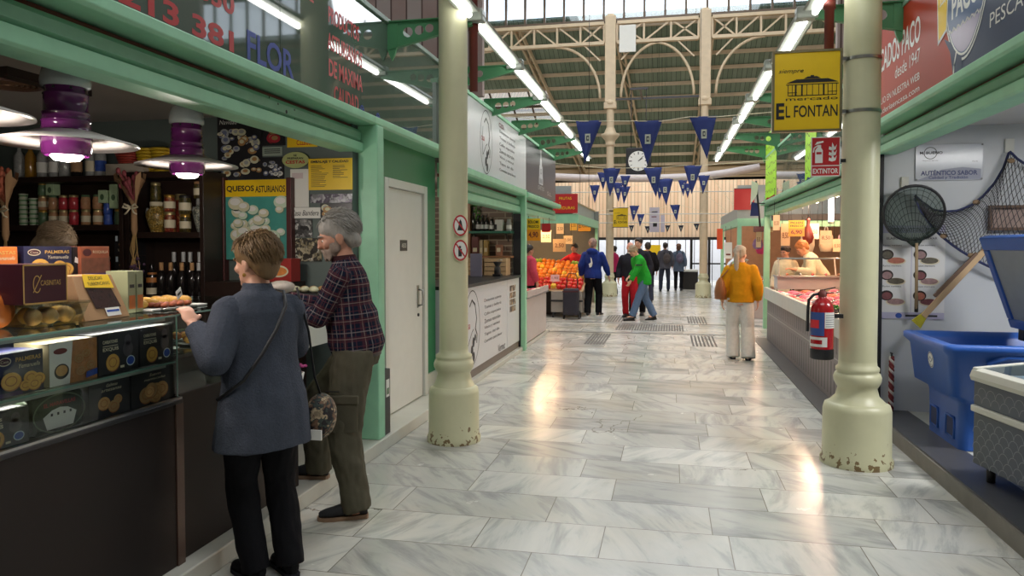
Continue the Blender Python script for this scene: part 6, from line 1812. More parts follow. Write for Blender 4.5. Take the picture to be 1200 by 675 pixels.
for k, c_ in enumerate(((110, 150, 190), (210, 200, 190), (170, 120, 110), (90, 130, 170), (200, 206, 214))):
    MB(mat('frozen_pack_%d' % k, c_, .4, var=.3, vscale=20)).box(.1, .55, -LZ + .12 + .3 * k, -LZ + .38 + .3 * k, .632, .69).build('frozen_pack', fz_, local=True, bev=.012)

# ------------------------------------------------------------------ things fixed to the right column
sg = thing('market_sign', 'square yellow sign of the market with a black pavilion drawing, held by the right column', 'sign', (.96, 5.78, 2.4))
YS = 5.78
a = px(904, 156, y=YS); c = px(987, 57, y=YS); w = c.x - a.x; h = c.z - a.z
MB(YELLOW).box(a.x + .012, c.x - .012, YS - .015, YS + .015, a.z + .012, c.z - .012).build('panel', sg)
b = MB(mat('sign_frame', (150, 140, 110), .3, .7)); f = .016
for q in ((a.x, c.x, a.z, a.z + f), (a.x, c.x, c.z - f, c.z)): b.box(q[0], q[1], YS - .022, YS + .022, q[2], q[3])
for q in (a.x, c.x - f): b.box(q, q + f, YS - .022, YS + .022, a.z + f, c.z - f)
b.build('frame', sg)
def market_print(b, w, h):
    b.use(BLACK).text('siempre', w * .09, h * .71, w * .36, h * .065, shear=.35)
    b.text('mercado', w * .2, h * .385, w * .74, h * .042); b.text('E', w * .06, h * .16, w * .12, h * .2, bold=.03); b.text('L FONTAN', w * .2, h * .18, w * .74, h * .145, bold=.01)
    b.flat([(w * .2, h * .6), (w * .95, h * .6), (w * .8, h * .645), (w * .35, h * .645)], .0006); b.flat([(w * .45, h * .65), (w * .7, h * .65), (w * .64, h * .675), (w * .51, h * .675)], .0006); b.rect(w * .55, w * .6, h * .675, h * .69, .0006)
    b.rect(w * .2, w * .95, h * .575, h * .585, .0006); b.rect(w * .24, w * .92, h * .44, h * .45, .0006)
    for k, x in enumerate((.23, .29, .34, .43, .5, .58, .67, .74, .8, .86, .92)): b.rect(w * (x - (.012 if k in (2, 3, 7) else .005)), w * (x + (.012 if k in (2, 3, 7) else .005)), h * .44, h * .58, .0006)
    for x0, x1 in ((.22, .36), (.8, .93)): b.rect(w * x0, w * x1, h * .48, h * .488, .0006)
b = MB(BLACK).at(on_front(a.x, a.z, YS - .0165)); market_print(b, w, h); b.build('print', sg)
for zc in (px(1005, 68, y=5.78).z, px(1005, 130, y=5.78).z):
    b = MB(STEEL); b.lathe([(.129, -.011), (.1335, -.011), (.1335, .011), (.129, .011)], (1.36, 5.85, zc), n=40, smooth=False)
    b.box(c.x - .01, 1.36 - .12, 5.77, 5.79, zc - .012, zc + .012); b.build('clamp_band', sg)
ex = thing('extinguisher_sign', 'red sign with extinguisher and flame symbols below the yellow market sign', 'sign', (1.06, 5.78, 2.1))
a = px(950, 207, y=YS); c = px(985, 160, y=YS); w = c.x - a.x; h = c.z - a.z
MB(RED).box(a.x, c.x, YS - .003, YS + .003, a.z, c.z).build('plate', ex)
b = MB(WHITEP).at(on_front(a.x, a.z, YS - .0042)); k = .006
for q in ((0, w, 0, k), (0, w, h - k, h), (0, k, 0, h), (w - k, w, 0, h), (0, w, h * .26, h * .26 + k)): b.rect(*q, .0)
b.text('EXTINTOR', w * .07, h * .07, w * .86, h * .13, .0004, bold=.02)
b.flat([(w * .14, h * .34), (w * .4, h * .34), (w * .4, h * .66), (w * .34, h * .73), (w * .2, h * .73), (w * .14, h * .66)], .0004); b.rect(w * .22, w * .34, h * .73, h * .8, .0004); b.flat([(w * .12, h * .8), (w * .42, h * .86), (w * .42, h * .9), (w * .2, h * .88)], .0004); b.line([(w * .22, h * .78), (w * .1, h * .72), (w * .08, h * .62)], .008, .0004)
b.use(RED).rect(w * .18, w * .36, h * .56, h * .62, .0008); b.use(WHITEP)
for k in range(3):
    y = h * (.4 + .14 * k); b.flat([(w * .6, y), (w * .72, y - h * .03), (w * .84, y), (w * .88, y + h * .13), (w * .8, y + h * .05), (w * .72, y + h * .18), (w * .7, y + h * .05), (w * .62, y + h * .08)], .0004)
b.build('print', ex)
MB(DKSTEEL).box(c.x - .01, 1.245, YS + .004, YS + .012, a.z + .1, a.z + .125).build('holder', ex)
fe = thing('fire_extinguisher', 'red fire extinguisher with blue and white label hung on the right column', 'extinguisher', (1.09, 5.74, .78))
REDE = mat('extinguisher_red', (170, 26, 34), .2, var=.06, coat=.5)
MB(BLACK).lathe([(.07, 0), (.082, .008), (.082, .075)], n=28).build('base_ring', fe, local=True)
MB(REDE).lathe([(.078, .076), (.08, .09), (.08, .36), (.074, .395), (.055, .425), (.03, .445), (.028, .455)], n=32).build('cylinder', fe, local=True)
MB(REDBROWN).lathe([(.03, .455), (.03, .49), (.022, .495), (.018, .505)], n=16).build('valve', fe, local=True)
b = MB(BLACK); b.bar((-.02, -.0, .5), (.085, -.02, .525), .022, .008); b.bar((-.015, 0, .48), (.075, -.02, .485), .02, .008); b.build('lever', fe, local=True)
MB(BLACK).tube([(-.02, 0, .475), (-.06, -.01, .47), (-.095, -.01, .43), (-.1, -.005, .36), (-.1, 0, .2)], .011, 8).build('hose', fe, local=True)
def wrap(m, a0, a1, z0, z1, r=.0812, n=14):
    vs = []
    for j in (z0, z1):
        for i in range(n + 1):
            a = R(a0 + (a1 - a0) * i / n); vs.append((r * math.cos(a), r * math.sin(a), j))
    return MB(m).add(vs, [(i, i + 1, n + 2 + i, n + 1 + i) for i in range(n)], True)
wrap(mat('label_blue', (56, 84, 150), .4), -190, -90, .175, .345).build('blue_label', fe, local=True)
wrap(WHITEP, -88, -20, .23, .345).build('white_label', fe, local=True)
wrap(mat('label_red', (220, 50, 60), .4), -180, -115, .23, .29, .0818).build('red_label', fe, local=True)
wrap(WHITEP, -190, -75, .095, .165).build('white_label', fe, local=True)
wrap(REDE, -170, -100, .115, .145, .0818).build('red_print', fe, local=True)
for k in range(6): wrap(mat('label_grey', (140, 140, 146), .5), -84, -26, .24 + k * .016, .246 + k * .016, .0817, 6).build('text_line', fe, local=True)
MB(DKSTEEL).box(.06, .142, -.012, .05, .3, .33).build('bracket', fe, local=True)
# ------------------------------------------------------------------ right: long fish counter
shutter_beam('mint green shutter beam over the long fish counter', 7.95, 15.1, 2.2, 1.85, -1, .27)
gf = thing('sign_fascia', 'smoked glass fascia above the long fish counter, with lime posters', 'sign', (1.85, 11, 2.5))
for y0, y1 in ((7.95, 10.3), (10.305, 12.7), (12.705, 15.1)): MB(GLASSG).box(1.8, 1.83, y0, y1, 2.475, 3.3).build('glass_panel', gf)
MB(GREEN).box(1.79, 1.86, 7.95, 15.1, 3.3, 3.335).build('top_rail', gf)
tag(MB(GREEN).box(1.79, 1.9, 15.1, 15.2, 0, 2.6).build('kiosk_post', bev=.006), 'mint green post at the far end of the long fish counter', 'post')
tag(MB(GREEN).box(1.79, 1.9, 7.42, 7.52, 0, 2.6).build('kiosk_post', bev=.006), 'mint green post behind the right cream column', 'post')
LIME = mat('lime_paper', (176, 232, 44), .5, var=.06)
for k, (y0, y1, z0, z1, nm_) in enumerate(((13.6, 15.05, 2.5, 3.75, 'tall lime green handwritten poster at the far end of the glass fascia'), (10.0, 10.75, 2.5, 3.5, 'lime green poster on the glass fascia, just left of the yellow market sign'), (9.0, 9.5, 2.5, 2.8, 'low lime green poster behind the red extinguisher sign'))):
    t = thing('lime_poster', nm_, 'poster', (1.79, (y0 + y1) / 2, z0))
    rnd = random.Random(k); n = 9
    edge = [(0, 0)] + [((y1 - y0) * i / n, rnd.uniform(0, .04)) for i in range(1, n)] + [(y1 - y0, 0)]
    top = [((y1 - y0) * (n - i) / n, z1 - z0 - rnd.uniform(0, .03)) for i in range(n + 1)]
    MB(LIME).at(on_right(y1, z0, 1.797)).prism(edge + top, -.002, .002).build('sheet', t)
    b = MB(BLACK).at(on_right(y1, z0, 1.7945))
    for r in range(int((z1 - z0) / .16)):
        x = .06
        while x < y1 - y0 - .12:
            b.line([(x + .06 * i, .08 + r * .16 + rnd.uniform(0, .09)) for i in range(3)], .012, .0004); x += rnd.uniform(.1, .2)
    b.build('handwriting', t)
fc = thing('fish_counter', 'long fish counter with grey tiled front and marble top on the right', 'counter', (2.0, 10.6, 0))
MB(TILE).box(1.65, 2.95, 7.65, 13.4, .0, .70).build('tiled_front', fc)
MB(KERB).box(1.60, 1.66, 7.62, 13.45, .705, .90).build('marble_upstand', fc, bev=.008)
MB(mat('pale_seam', (176, 168, 166), .5)).box(1.646, 1.65, 7.65, 13.4, .455, .465).build('seam_strip', fc)
MB(KERB).box(1.66, 2.95, 7.62, 7.66, .705, .9).build('marble_upstand', fc)
MB(STEEL).box(1.661, 2.95, 7.661, 13.45, .76, .80).build('tray', fc)
MB(mat('gutter_dark', (72, 68, 66), .5)).box(1.42, 1.645, 7.4, 13.5, .001, .012).build('gutter', fc)
ice = MB(mat('crushed_ice', (214, 220, 226), .3)); 
vs = []; fs = []; nx, ny = 14, 90
for j in range(ny + 1):
    for i in range(nx + 1):
        x = 1.665 + 1.23 * i / nx; y = 7.67 + 4.95 * j / ny
        vs.append((x, y, .815 + .07 * i / nx + .02 * mnoise.noise((x * 9, y * 9, 0))))
for j in range(ny):
    for i in range(nx): fs.append((j * (nx + 1) + i, j * (nx + 1) + i + 1, (j + 1) * (nx + 1) + i + 1, (j + 1) * (nx + 1) + i))
tag(ice.add(vs, fs, True).build('crushed_ice'), 'layer of crushed ice on the long right fish counter', 'ice', kind='stuff')
rnd = random.Random(12)
lab = {'s': ('silver fish on the ice of the long right counter', 'silver fish on the right counter'), 'p': ('pink fish on the ice of the long right counter', 'pink fish on the right counter'), 'r': ('red fish on the ice of the long right counter', 'red fish on the right counter'), 'o': ('salmon coloured fillet on the ice of the long right counter', 'salmon fillets on the right counter'), 'w': ('pale fillet on the ice of the long right counter', 'pale fillets on the right counter'), 'd': ('dark fish on the ice of the long right counter', 'dark fish on the right counter')}
for r in range(6):
    for c in range(26):
        y = 9.0 + c * .14; x = 1.76 + r * .2
        k = ['p', 'p', 'w', 'p', 'o', 'r', 's', 'w', 'p', 'd'][(c // 3 + r * 3) % 10]
        L = .3 if k in 'sd' else .24
        lay_fish(k, L, x + rnd.uniform(-.02, .02), y, .85 + .06 * r / 6, R(90) * 0 + rnd.uniform(-.5, .5) + (.9 if k in 'sd' else 0), lab[k][0], lab[k][1], .2 if k in 'sd' else .3)
GN = mat('parsley_green', (50, 140, 54), .5, var=.4, vscale=30)
for j, (y, x) in enumerate(((8.05, 1.9), (8.05, 2.25), (8.6, 1.9), (8.6, 2.25))):
    t = thing('shellfish_tray', 'black tray edged with green garnish on the near end of the fish counter, %s' % ('front left', 'back left', 'front right', 'back right')[j], 'tray', (x, y, .862))
    b = MB(BLACK); b.box(-.15, .15, -.22, .22, 0, .012); b.box(-.15, -.14, -.22, .22, .012, .07); b.box(.14, .15, -.22, .22, .012, .07); b.box(-.14, .14, -.22, -.21, .012, .07); b.box(-.14, .14, .21, .22, .012, .07); b.build('tray', t, local=True)
    for i in range(26):
        yy = -.2 + .4 * (i % 13) / 12; xx = -.13 if i < 13 else .13
        b = MB(GN)
        for q in range(5):
            d = Vector((rnd.uniform(-1, 1), rnd.uniform(-1, 1), rnd.uniform(.3, 1.2))).normalized() * .05; s_ = d.cross(Vector((0, 0, 1))).normalized() * .016
            c0 = Vector((xx, yy, .06)); b.add([c0, c0 + d * .5 + s_, c0 + d, c0 + d * .5 - s_], [(0, 1, 2, 3)])
        b.build('garnish_leaf', t, local=True)
    for i in range(20): MB(FISH_M['d'] if j % 2 else FISH_M['o']).ell((rnd.uniform(-.1, .1), rnd.uniform(-.17, .17), .035 + .01 * (i % 3)), (.03, .02, .014), 8, 5).build('shellfish', t, local=True)
# glass screen behind the ice
gs = thing('glass_screen', 'low glass screen with steel shelf standing across the far end of the fish', 'screen', (3.5, 12.9, .9))
MB(FISHC).box(1.72, 5.4, 12.72, 13.1, .905, 1.1).build('steel_cabinet', gs)
MB(STEEL).box(2.97, 5.4, 12.72, 13.1, .0, .904).build('cabinet_base', gs)
MB(STEEL).box(1.70, 5.4, 12.64, 13.14, 1.101, 1.125).build('shelf', gs, bev=.003)
MB(CLEAR).add([(1.72, 12.66, 1.13), (5.4, 12.66, 1.13), (5.4, 12.78, 1.40), (1.72, 12.78, 1.40)], [(0, 1, 2, 3)]).build('glass_pane', gs)
MB(STEEL).cyl((1.72, 12.785, 1.405), (5.4, 12.785, 1.405), .014, n=8).build('top_rail', gs)
for x in (1.74, 2.6, 3.5, 4.4, 5.38): MB(STEEL).bar((x, 12.66, 1.126), (x, 12.78, 1.40), .02).build('upright', gs)
for c in range(16):
    k = 'owrpow'[c % 6]
    lay_fish(k, .24, 1.9 + c * .2, 12.9, 1.127, R(90) + rnd.uniform(-.4, .4), 'fish portion on the raised steel shelf behind the glass screen', 'portions on the raised shelf', .3)
structure(MB(mat('stall_wood', (176, 120, 76), .5, var=.2)).box(1.86, 6.5, 7.5, 15.2, 2.62, 2.68).build('ceiling_fish'))
structure(MB(mat('stall_back', (176, 136, 112), .5, var=.2)).box(6.4, 6.5, 7.4, 15.2, 0, 2.62).build('wall_fish_right'))
structure(MB(mat('stall_dark', (120, 96, 90), .5, var=.2)).box(3.3, 6.4, 15.1, 15.2, 0, 2.62).build('wall_fish_back'))
tag(MB(BLACK).box(1.91, 6.4, 14.96, 15.06, 2.1, 2.22).build('dark_rail', bev=.004), 'long black rail across the back of the long fish stall', 'rail')
tag(MB(GREEN).box(1.91, 6.4, 14.98, 15.06, 1.98, 2.09).build('green_rail', bev=.004), 'pale green rail under the black rail at the back of the fish stall', 'rail')
for k, (x, y) in enumerate(((2.5, 9.0), (2.5, 10.6), (2.5, 12.2), (2.5, 13.8), (3.6, 11.4), (3.6, 13.6))):
    t = thing('stall_lamp', 'glowing bulb over the fish counter, %s' % ('first from the column', 'second from the column', 'third from the column', 'fourth from the column', 'nearer of the two at the back', 'farther of the two at the back')[k], 'lamp', (x, y, 2.42))
    MB(emit('stall_bulb', (255, 214, 160), 12)).ell((0, 0, 0), .06, 14, 9).build('bulb', t, local=True); MB(WHITEP).lathe([(.03, .05), (.035, .07), (.03, .2)], n=10).build('holder', t, local=True)
    l = point_light('bulb_glow', (0, 0, -.12), 60, (1, .7, .48), .08); l.parent = t
p = px(974, 245, y=11.0)
t = thing('tube_lamp', 'upright white tube lamp hanging at the near end of the fish stall', 'lamp', (p.x, 11.0, 2.0))
a = px(974, 262, y=11.0); c = px(974, 222, y=11.0)
MB(emit('white_tube', (235, 240, 255), 5)).cyl((p.x, 11, a.z + .03), (p.x, 11, c.z), .035, n=12).build('tube', t); MB(HOUS).cyl((p.x, 11, a.z), (p.x, 11, a.z + .03), .04, n=12).cyl((p.x, 11, c.z), (p.x, 11, 2.62), .02, n=8).build('cap', t)
hang_sign('price_sign', 'yellow price sign hanging over the fish vendor in cream', 'sign', 924, 258, 943, 277, 13.4, YELLOW, tagprice('PICHIN', 'FRESCO', '6,90'), 2.62)
CARDS = [(906, 252, 914, 270), (915, 262, 926, 288), (947, 262, 960, 280), (961, 270, 975, 286), (976, 280, 986, 295)]
for k, (u0, v0, u1, v1) in enumerate(CARDS):
    yy = 13.6 + (k % 3) * .35
    t = hang_sign('price_card', 'cream price card hanging in the fish stall, %s from the column' % ORD[k], 'card', u0, v0, u1, v1, yy, mat('fish_card_%d' % (k % 3), ((232, 206, 170), (224, 190, 150), (236, 214, 190))[k % 3], .6), lambda b, w, h: b.use(REDBROWN).text('8,50', w * .15, h * .3, w * .7, h * .3), 2.62)
    t['group'] = 'hanging price cards of the fish stall'
for k, (u0, v0, u1, v1) in enumerate(((886, 270, 892, 290), (896, 276, 903, 292), (900, 262, 906, 272))):
    hang_sign('price_card', 'cream price card under the far right canopy, %s from the left' % ORD[k], 'card', u0, v0, u1, v1, 17.4 + .2 * k, mat('fish_card_0', (232, 206, 170), .6), lambda b, w, h: b.use(REDBROWN).text('8,50', w * .15, h * .3, w * .7, h * .3), 2.51)
# order the card labels from the column outwards
cs = sorted([o for o in COL.objects if o.get('group') == 'hanging price cards of the fish stall'], key=lambda o: -(o.location.x / o.location.y))
for k, o in enumerate(cs): o['label'] = 'cream price card hanging in the fish stall, %s from the right cream column' % ORD[k]
t = thing('ham', 'dark cured ham hanging beside the yellow fish price sign', 'ham', (0, 0, 0))
p = px(947, 275, y=13.9); t.location = (p.x, 13.9, 1.62)
MB(mat('cured_ham', (110, 40, 34), .4, var=.4, vscale=12)).lathe([(.001, 0), (.07, .05), (.1, .14), (.07, .27), (.03, .36), (.025, .44), (.035, .47), (.001, .48)], n=18, sx=1, sy=.7).build('ham_body', t, local=True); MB(BLACK).cyl((0, 0, .47), (0, 0, 1.0), .005, n=6).build('string', t, local=True)
# purple and pink bags
for k, (u, v, c_, nm_) in enumerate(((888, 287, (150, 110, 160), 'lilac bag hanging under the far right canopy'), (892, 293, (226, 60, 120), 'bright pink bag hanging beside the lilac one'))):
    p = px(u, v, y=17.5 + k * .2)
    t = thing('plastic_bag', nm_, 'bag', (p.x, 17.5 + k * .2, p.z - .1))
    MB(mat('bag_%d' % k, c_, .35, var=.25, vscale=20)).lathe([(.001, 0), (.09, .02), (.12, .1), (.09, .2), (.03, .26), (.04, .3)], n=16, sy=.6).build('bag', t, local=True); MB(WHITEP).cyl((0, 0, .28), (0, 0, 2.51 - p.z + .1), .004, n=6).build('cord', t, local=True)
# black pole with a red foot, hanging at the far corner
p = px(890, 240, y=14.4)
a = px(886, 212, y=14.4); c = px(891, 268, y=14.4)
t = thing('flag_pole', 'slim black pole with a dark red foot at the far end of the fish stall', 'pole', (c.x, 14.4, c.z))
MB(BLACK).cyl(c, (a.x, 14.4, a.z), .018, n=8).bar((a.x, 14.4, 2.4), (1.86, 14.4, 2.4), .02).build('rod', t); MB(MAROON).box(c.x - .12, c.x + .06, 14.36, 14.44, c.z - .06, c.z + .04).build('foot', t, bev=.006)
MB(WHITEP).at(on_front(a.x - .1, a.z - .55, 14.38)).prism([(0, .1), (.12, .3), (.14, .5), (.02, .55)], -.002, .002).build('pale_cloth', t)
MB(NAV).at(on_front(a.x - .1, a.z - .75, 14.38)).prism([(0, .1), (.16, .1), (.12, .34), (.02, .36)], -.002, .002).build('blue_cloth', t)
# stalls beyond the crossing, right
s3 = thing('market_counter', 'glass fronted stall counter beyond the crossing on the right', 'counter', (1.6, 19.5, 0))
MB(FISHC).box(1.5, 2.3, 17.2, 22, 0, .8).build('front', s3, bev=.004); MB(STEEL).box(1.46, 2.34, 17.16, 22.04, .801, .84).build('top_frame', s3)
MB(CLEAR).add([(1.5, 17.2, .85), (1.5, 22, .85), (1.7, 22, 1.3), (1.7, 17.2, 1.3)], [(0, 1, 2, 3)]).build('glass_pane', s3); MB(STEEL).cyl((1.7, 17.2, 1.3), (1.7, 22, 1.3), .015, n=8).build('top_rail', s3)
for i in range(24):
    lay_fish('ropwr'[i % 5], .24, 1.85 + .2 * (i % 2), 17.4 + .18 * i, .842, rnd.uniform(-.4, .4), 'fish behind the glass of the far right stall', 'fish in the far right stall', .3)
c3 = thing('stall_canopy', 'green canopy frame with grey fascia over the far right stall', 'canopy', (1.6, 18, 2.5))
MB(GREEN).box(1.45, 6, 17.0, 17.1, 2.05, 2.22).build('front_beam', c3); MB(GREEN).box(1.45, 1.55, 17.1, 22.5, 2.05, 2.22).build('side_beam', c3)
MB(mat('grey_fascia', (150, 158, 158), .4)).box(1.45, 6, 17.04, 17.08, 2.22, 2.95).build('grey_fascia', c3); MB(mat('grey_fascia', (150, 158, 158), .4)).box(1.45, 1.49, 17.09, 22.5, 2.22, 2.45).build('grey_fascia', c3)
for y in (17.05, 22.4): MB(GREEN).box(1.45, 1.54, y - .045, y + .045, 0, 2.05).build('post', c3)
MB(WOODR).box(1.6, 6, 17.1, 22.5, 2.5, 2.53).build('ceiling_board', c3)
structure(MB(mat('stall_back', (120, 84, 70), .5)).box(1.6, 6.0, 22.5, 22.6, 0, 2.5).build('wall_stalls_right'))
bn = thing('hanging_banner', 'plain red hanging banner over the far right stall', 'banner', (1.6, 16.9, 2.4))
a = px(860, 246, y=17.02); c = px(884, 221, y=17.02); MB(RED).box(a.x, c.x, 17.02, 17.039, a.z, c.z).build('cloth', bn); MB(DKSTEEL).cyl((a.x, 17.03, c.z), (c.x, 17.03, c.z), .012, n=8).build('top_rod', bn)
hang_sign('stall_sign', 'orange red sign on the green post of the far right stall', 'sign', 840, 268, 847, 292, 16.995, mat('orange_red', (230, 84, 44), .5), None)
hang_sign('price_card', 'white price card on the front of the far right stall', 'card', 849, 284, 858, 303, 17.05, WHITEP, lambda b, w, h: b.use(REDBROWN).rect(w * .2, w * .8, h * .2, h * .3), 2.05)
for k, (x, y) in enumerate(((2.2, 18.2), (2.2, 20.6))):
    t = thing('stall_lamp', 'glowing bulb in the far right stall, %s of two' % ('nearer', 'farther')[k], 'lamp', (x, y, 2.3)); MB(emit('stall_bulb', (255, 214, 160), 12)).ell((0, 0, 0), .06, 14, 9).build('bulb', t, local=True); MB(WHITEP).cyl((0, 0, .05), (0, 0, .2), .02, n=8).build('holder', t, local=True)
    l = point_light('bulb_glow', (0, 0, -.12), 40, (1, .68, .45), .08); l.parent = t

# aprons and bags hanging along the rail at the back of the fish stall
for k in range(9):
    x = 2.55 + k * .33
    c_ = ((232, 216, 190), (224, 196, 160), (214, 170, 180), (236, 226, 206))[k % 4]
    t = thing('hanging_bag', 'pale bag hanging from the green rail of the fish stall, %s from the aisle' % ORD[k], 'bag', (x, 14.9, 1.5), group='pale bags on the green rail')
    MB(mat('rail_bag_%d' % (k % 4), c_, .6, var=.2, vscale=14)).lathe([(.001, 0), (.1, .01), (.13, .12), (.12, .3), (.05, .38), (.03, .40)], n=14, sy=.45).build('bag', t, local=True)
    MB(WHITEP).tube([(-.03, 0, .39), (-.02, 0, .47), (.02, 0, .47), (.03, 0, .39)], .006, 5).cyl((0, 0, .47), (0, .1, .485), .004, n=5).build('handle', t, local=True)
# ------------------------------------------------------------------ entrance, clock, bunting, far signs
DKF = mat('dark_entrance_frame', (44, 42, 42), .4, .3)
en = structure(MB(DKF).box(HX0, HX1, 29.9, 29.99, 1.86, 1.97).build('window_4'))
b = MB(DKF)
for x in (-4.6, -3.3, -2.3, -1.62, .82, 1.5, 2.4, 3.4): b.box(x - .05, x + .05, 29.9, 29.99, 0, 1.86)
b.box(-1.62, -4.6, 29.9, 29.99, 0.9, .96); b.box(.82, 3.4, 29.9, 29.99, .9, .96)
b.build('door_frame', en)
b = MB(DKF)
for k in range(26): b.box(-4.5 + .34 * k - .012, -4.5 + .34 * k + .012, 29.93, 29.95, 0, 1.86)
b.build('grille_bar', en)
MB(SKYGLASS).add([(HX0, 29.96, 0), (HX1, 29.96, 0), (HX1, 29.96, 1.86), (HX0, 29.96, 1.86)], [(0, 1, 2, 3)]).build('pane', en)
structure(MB(GREYWALL).box(HX0, -4.6, 29.9, 30.15, 0, 1.95).box(3.4, HX1, 29.9, 30.15, 0, 1.95).build('wall_entrance'))
# street behind the entrance
structure(MB(mat('street_wall', (176, 178, 184), .7, var=.15, vscale=1)).box(-9, 9, 36, 36.2, 0, 3.6).build('wall_street'))
t = thing('litter_bin', 'tall dark bin with a white top band by the entrance', 'bin', (.75, 28.6, 0))
MB(DKF).box(-.28, .28, -.25, .25, 0.02, .66).build('body', t, local=True, bev=.02); MB(WHITEP).box(-.29, .29, -.26, .26, .661, .74).build('top_band', t, local=True, bev=.01)
MB(DKF).box(-.27, .27, -.24, .24, 0, .02).build('plinth', t, local=True)
t = hang_sign('yellow_board', 'irregular yellow board on the entrance glass behind the customers', 'board', 758, 287, 774, 307, 29.8, YELLOW, None)
MB(YELLOW).box(px(752, 300, y=29.8).x, px(757, 300, y=29.8).x, 29.8, 29.812, px(757, 302, y=29.8).z, px(757, 293, y=29.8).z).build('side_tab', t)
MB(DKF).box(t.location.x - .02, t.location.x + .02, 29.815, 29.9, 0.0, 1.5).build('support', t)
# square clock
ck = thing('hall_clock', 'square black clock with a round white dial hanging between the far columns', 'clock', (-1.0, 22.5, 3.7))
a = px(733.5, 205, y=22.5); c = px(763, 173, y=22.5); w = c.x - a.x; h = c.z - a.z
MB(BLACK).box(a.x, c.x, 22.4, 22.6, a.z, c.z).build('case', ck, bev=.02)
b = MB(WHITEP).at(on_front(a.x + w * .5, a.z + h * .5, 22.398)); b.disc(0, 0, w * .4, w * .4, .001, 36); b.use(BLACK)
for k in range(12):
    aa = 2 * PI * k / 12; l0 = .27 if k % 3 == 0 else .3
    b.line([(w * l0 * math.sin(aa), w * l0 * math.cos(aa)), (w * .36 * math.sin(aa), w * .36 * math.cos(aa))], w * (.04 if k % 3 == 0 else .025), .002)
b.line([(0, 0), (w * .16, w * .1)], w * .03, .003); b.line([(0, 0), (w * .2, w * .19)], w * .022, .004); b.build('dial', ck)
b = MB(DKSTEEL)
for x in (a.x + .15, c.x - .15): b.cyl((x, 22.5, c.z), (x, 22.5, 6.3), .012, n=6)
b.build('hanger', ck)
MB(DKSTEEL).bar((-1.9, 24, 6.3), (1.03, 24, 6.3), .06).bar((-.9, 24, 6.3), (-.9, 22.5, 6.3), .06).bar((a.x + .1, 22.5, 6.3), (c.x - .1, 22.5, 6.3), .06).build('carrier_bar', ck)
# pale duct across the far aisle
t = thing('air_duct', 'pale curved duct crossing high over the far end of the aisle', 'duct', (-.8, 21.5, 3.6))
pts = [px(u, v, y=21.8) for u, v in ((596, 203), (640, 207), (690, 209), (770, 209), (820, 207), (850, 203), (890, 196))]
MB(mat('duct_white', (206, 196, 196), .4)).tube(pts, .11, 14).build('duct', t)
b = MB(DKSTEEL)
for p in (pts[2], pts[4]): b.cyl((p.x, p.y, p.z), (p.x, p.y, 10.93), .008, n=6)
b.build('hanger', t)
# lines, cables
for k, (y, v) in enumerate(((23.88, 226), (23.88, 252), (23.88, 262))):
    a = px(560, v, y=y); c = px(930, v - 2, y=y)
    tag(MB(WHITEP).tube([a, c], .014, 6).build('pale_cable'), '%s pale cable across the far aisle, counted from the top' % ORD[k], 'cable')
# pennants
PB = mat('pennant_blue', (36, 52, 118), .7, var=.12); PBD = mat('pennant_dark_blue', (36, 40, 62), .7, var=.1)
def pennant(label, u, v, w, y, tipu=None, hk=1.55, m=PB):
    a = px(u - w / 2, v, y=y); c = px(u + w / 2, v, y=y); W = c.x - a.x
    tip = ((tipu if tipu else u) - u) / w * W
    t = thing('pennant', label, 'pennant', ((a.x + c.x) / 2, y, a.z), group='blue pennants strung across the aisle')
    H = W * hk
    rs = []; vs = []; fs = []
    n = 8
    for j in range(n + 1):
        f = j / n
        for i in range(5):
            g = i / 4 - .5
            x = g * W * (1 - f) + tip * f; yy = .02 * math.sin(f * 5 + u) * f + .012 * math.sin(i * 2 + u)
            vs.append((x, yy, -H * f))
    for j in range(n):
        for i in range(4): fs.append((j * 5 + i, j * 5 + i + 1, (j + 1) * 5 + i + 1, (j + 1) * 5 + i))
    o = MB(m).add(vs, fs, True).build('cloth', t, local=True)
    sm = o.modifiers.new('thickness', 'SOLIDIFY'); sm.thickness = .004
    b = MB(mat('pennant_patch', (186, 190, 176), .6)).at(frame((tip * .25, -.03, -H * .42), (1, 0, 0), UP)); b.rect(-W * .1, W * .1, -W * .17, W * .17)
    b.use(PBD).rect(-W * .05, W * .05, -W * .09, W * .1, .001); b.use(mat('pennant_patch', (186, 190, 176), .6)).rect(-W * .015, W * .03, -W * .04, W * .05, .002); b.build('emblem_patch', t, local=True)
    return t
ROWS = [(9.9, [(690.3, 142, 31, 685.4), (759.5, 142, 33, 759), (823.8, 137, 32, 829)], 1.6),
        (14.6, [(717, 197, 21, 715), (765, 196.5, 22, 769), (812, 194, 21.5, 811)], 1.6),
        (17.4, [(706.5, 202, 13, 707), (733, 206, 12, 732), (779, 209.5, 20, 781), (825, 205.5, 14, 824)], 1.6),
        (19.5, [(697, 217, 12, 697), (724, 214, 13, 725), (733, 218.6, 12, 731), (774, 214, 12, 773), (800, 211, 11, 801), (806, 215, 10, 806)], 1.75),
        (22.0, [(743.5, 241, 11.5, 742), (751, 251, 9, 750), (791, 240, 12, 793)], 1.65),
        (27.2, [(740, 264, 6.5, 740), (759, 265, 7, 759), (782.5, 264, 6.5, 782), (798, 264, 6.5, 798), (816, 262, 7, 817)], 1.3)]
rn = ['front row nearest the camera', 'second row', 'third row', 'fourth row', 'fifth row', 'far row of small dark pennants']
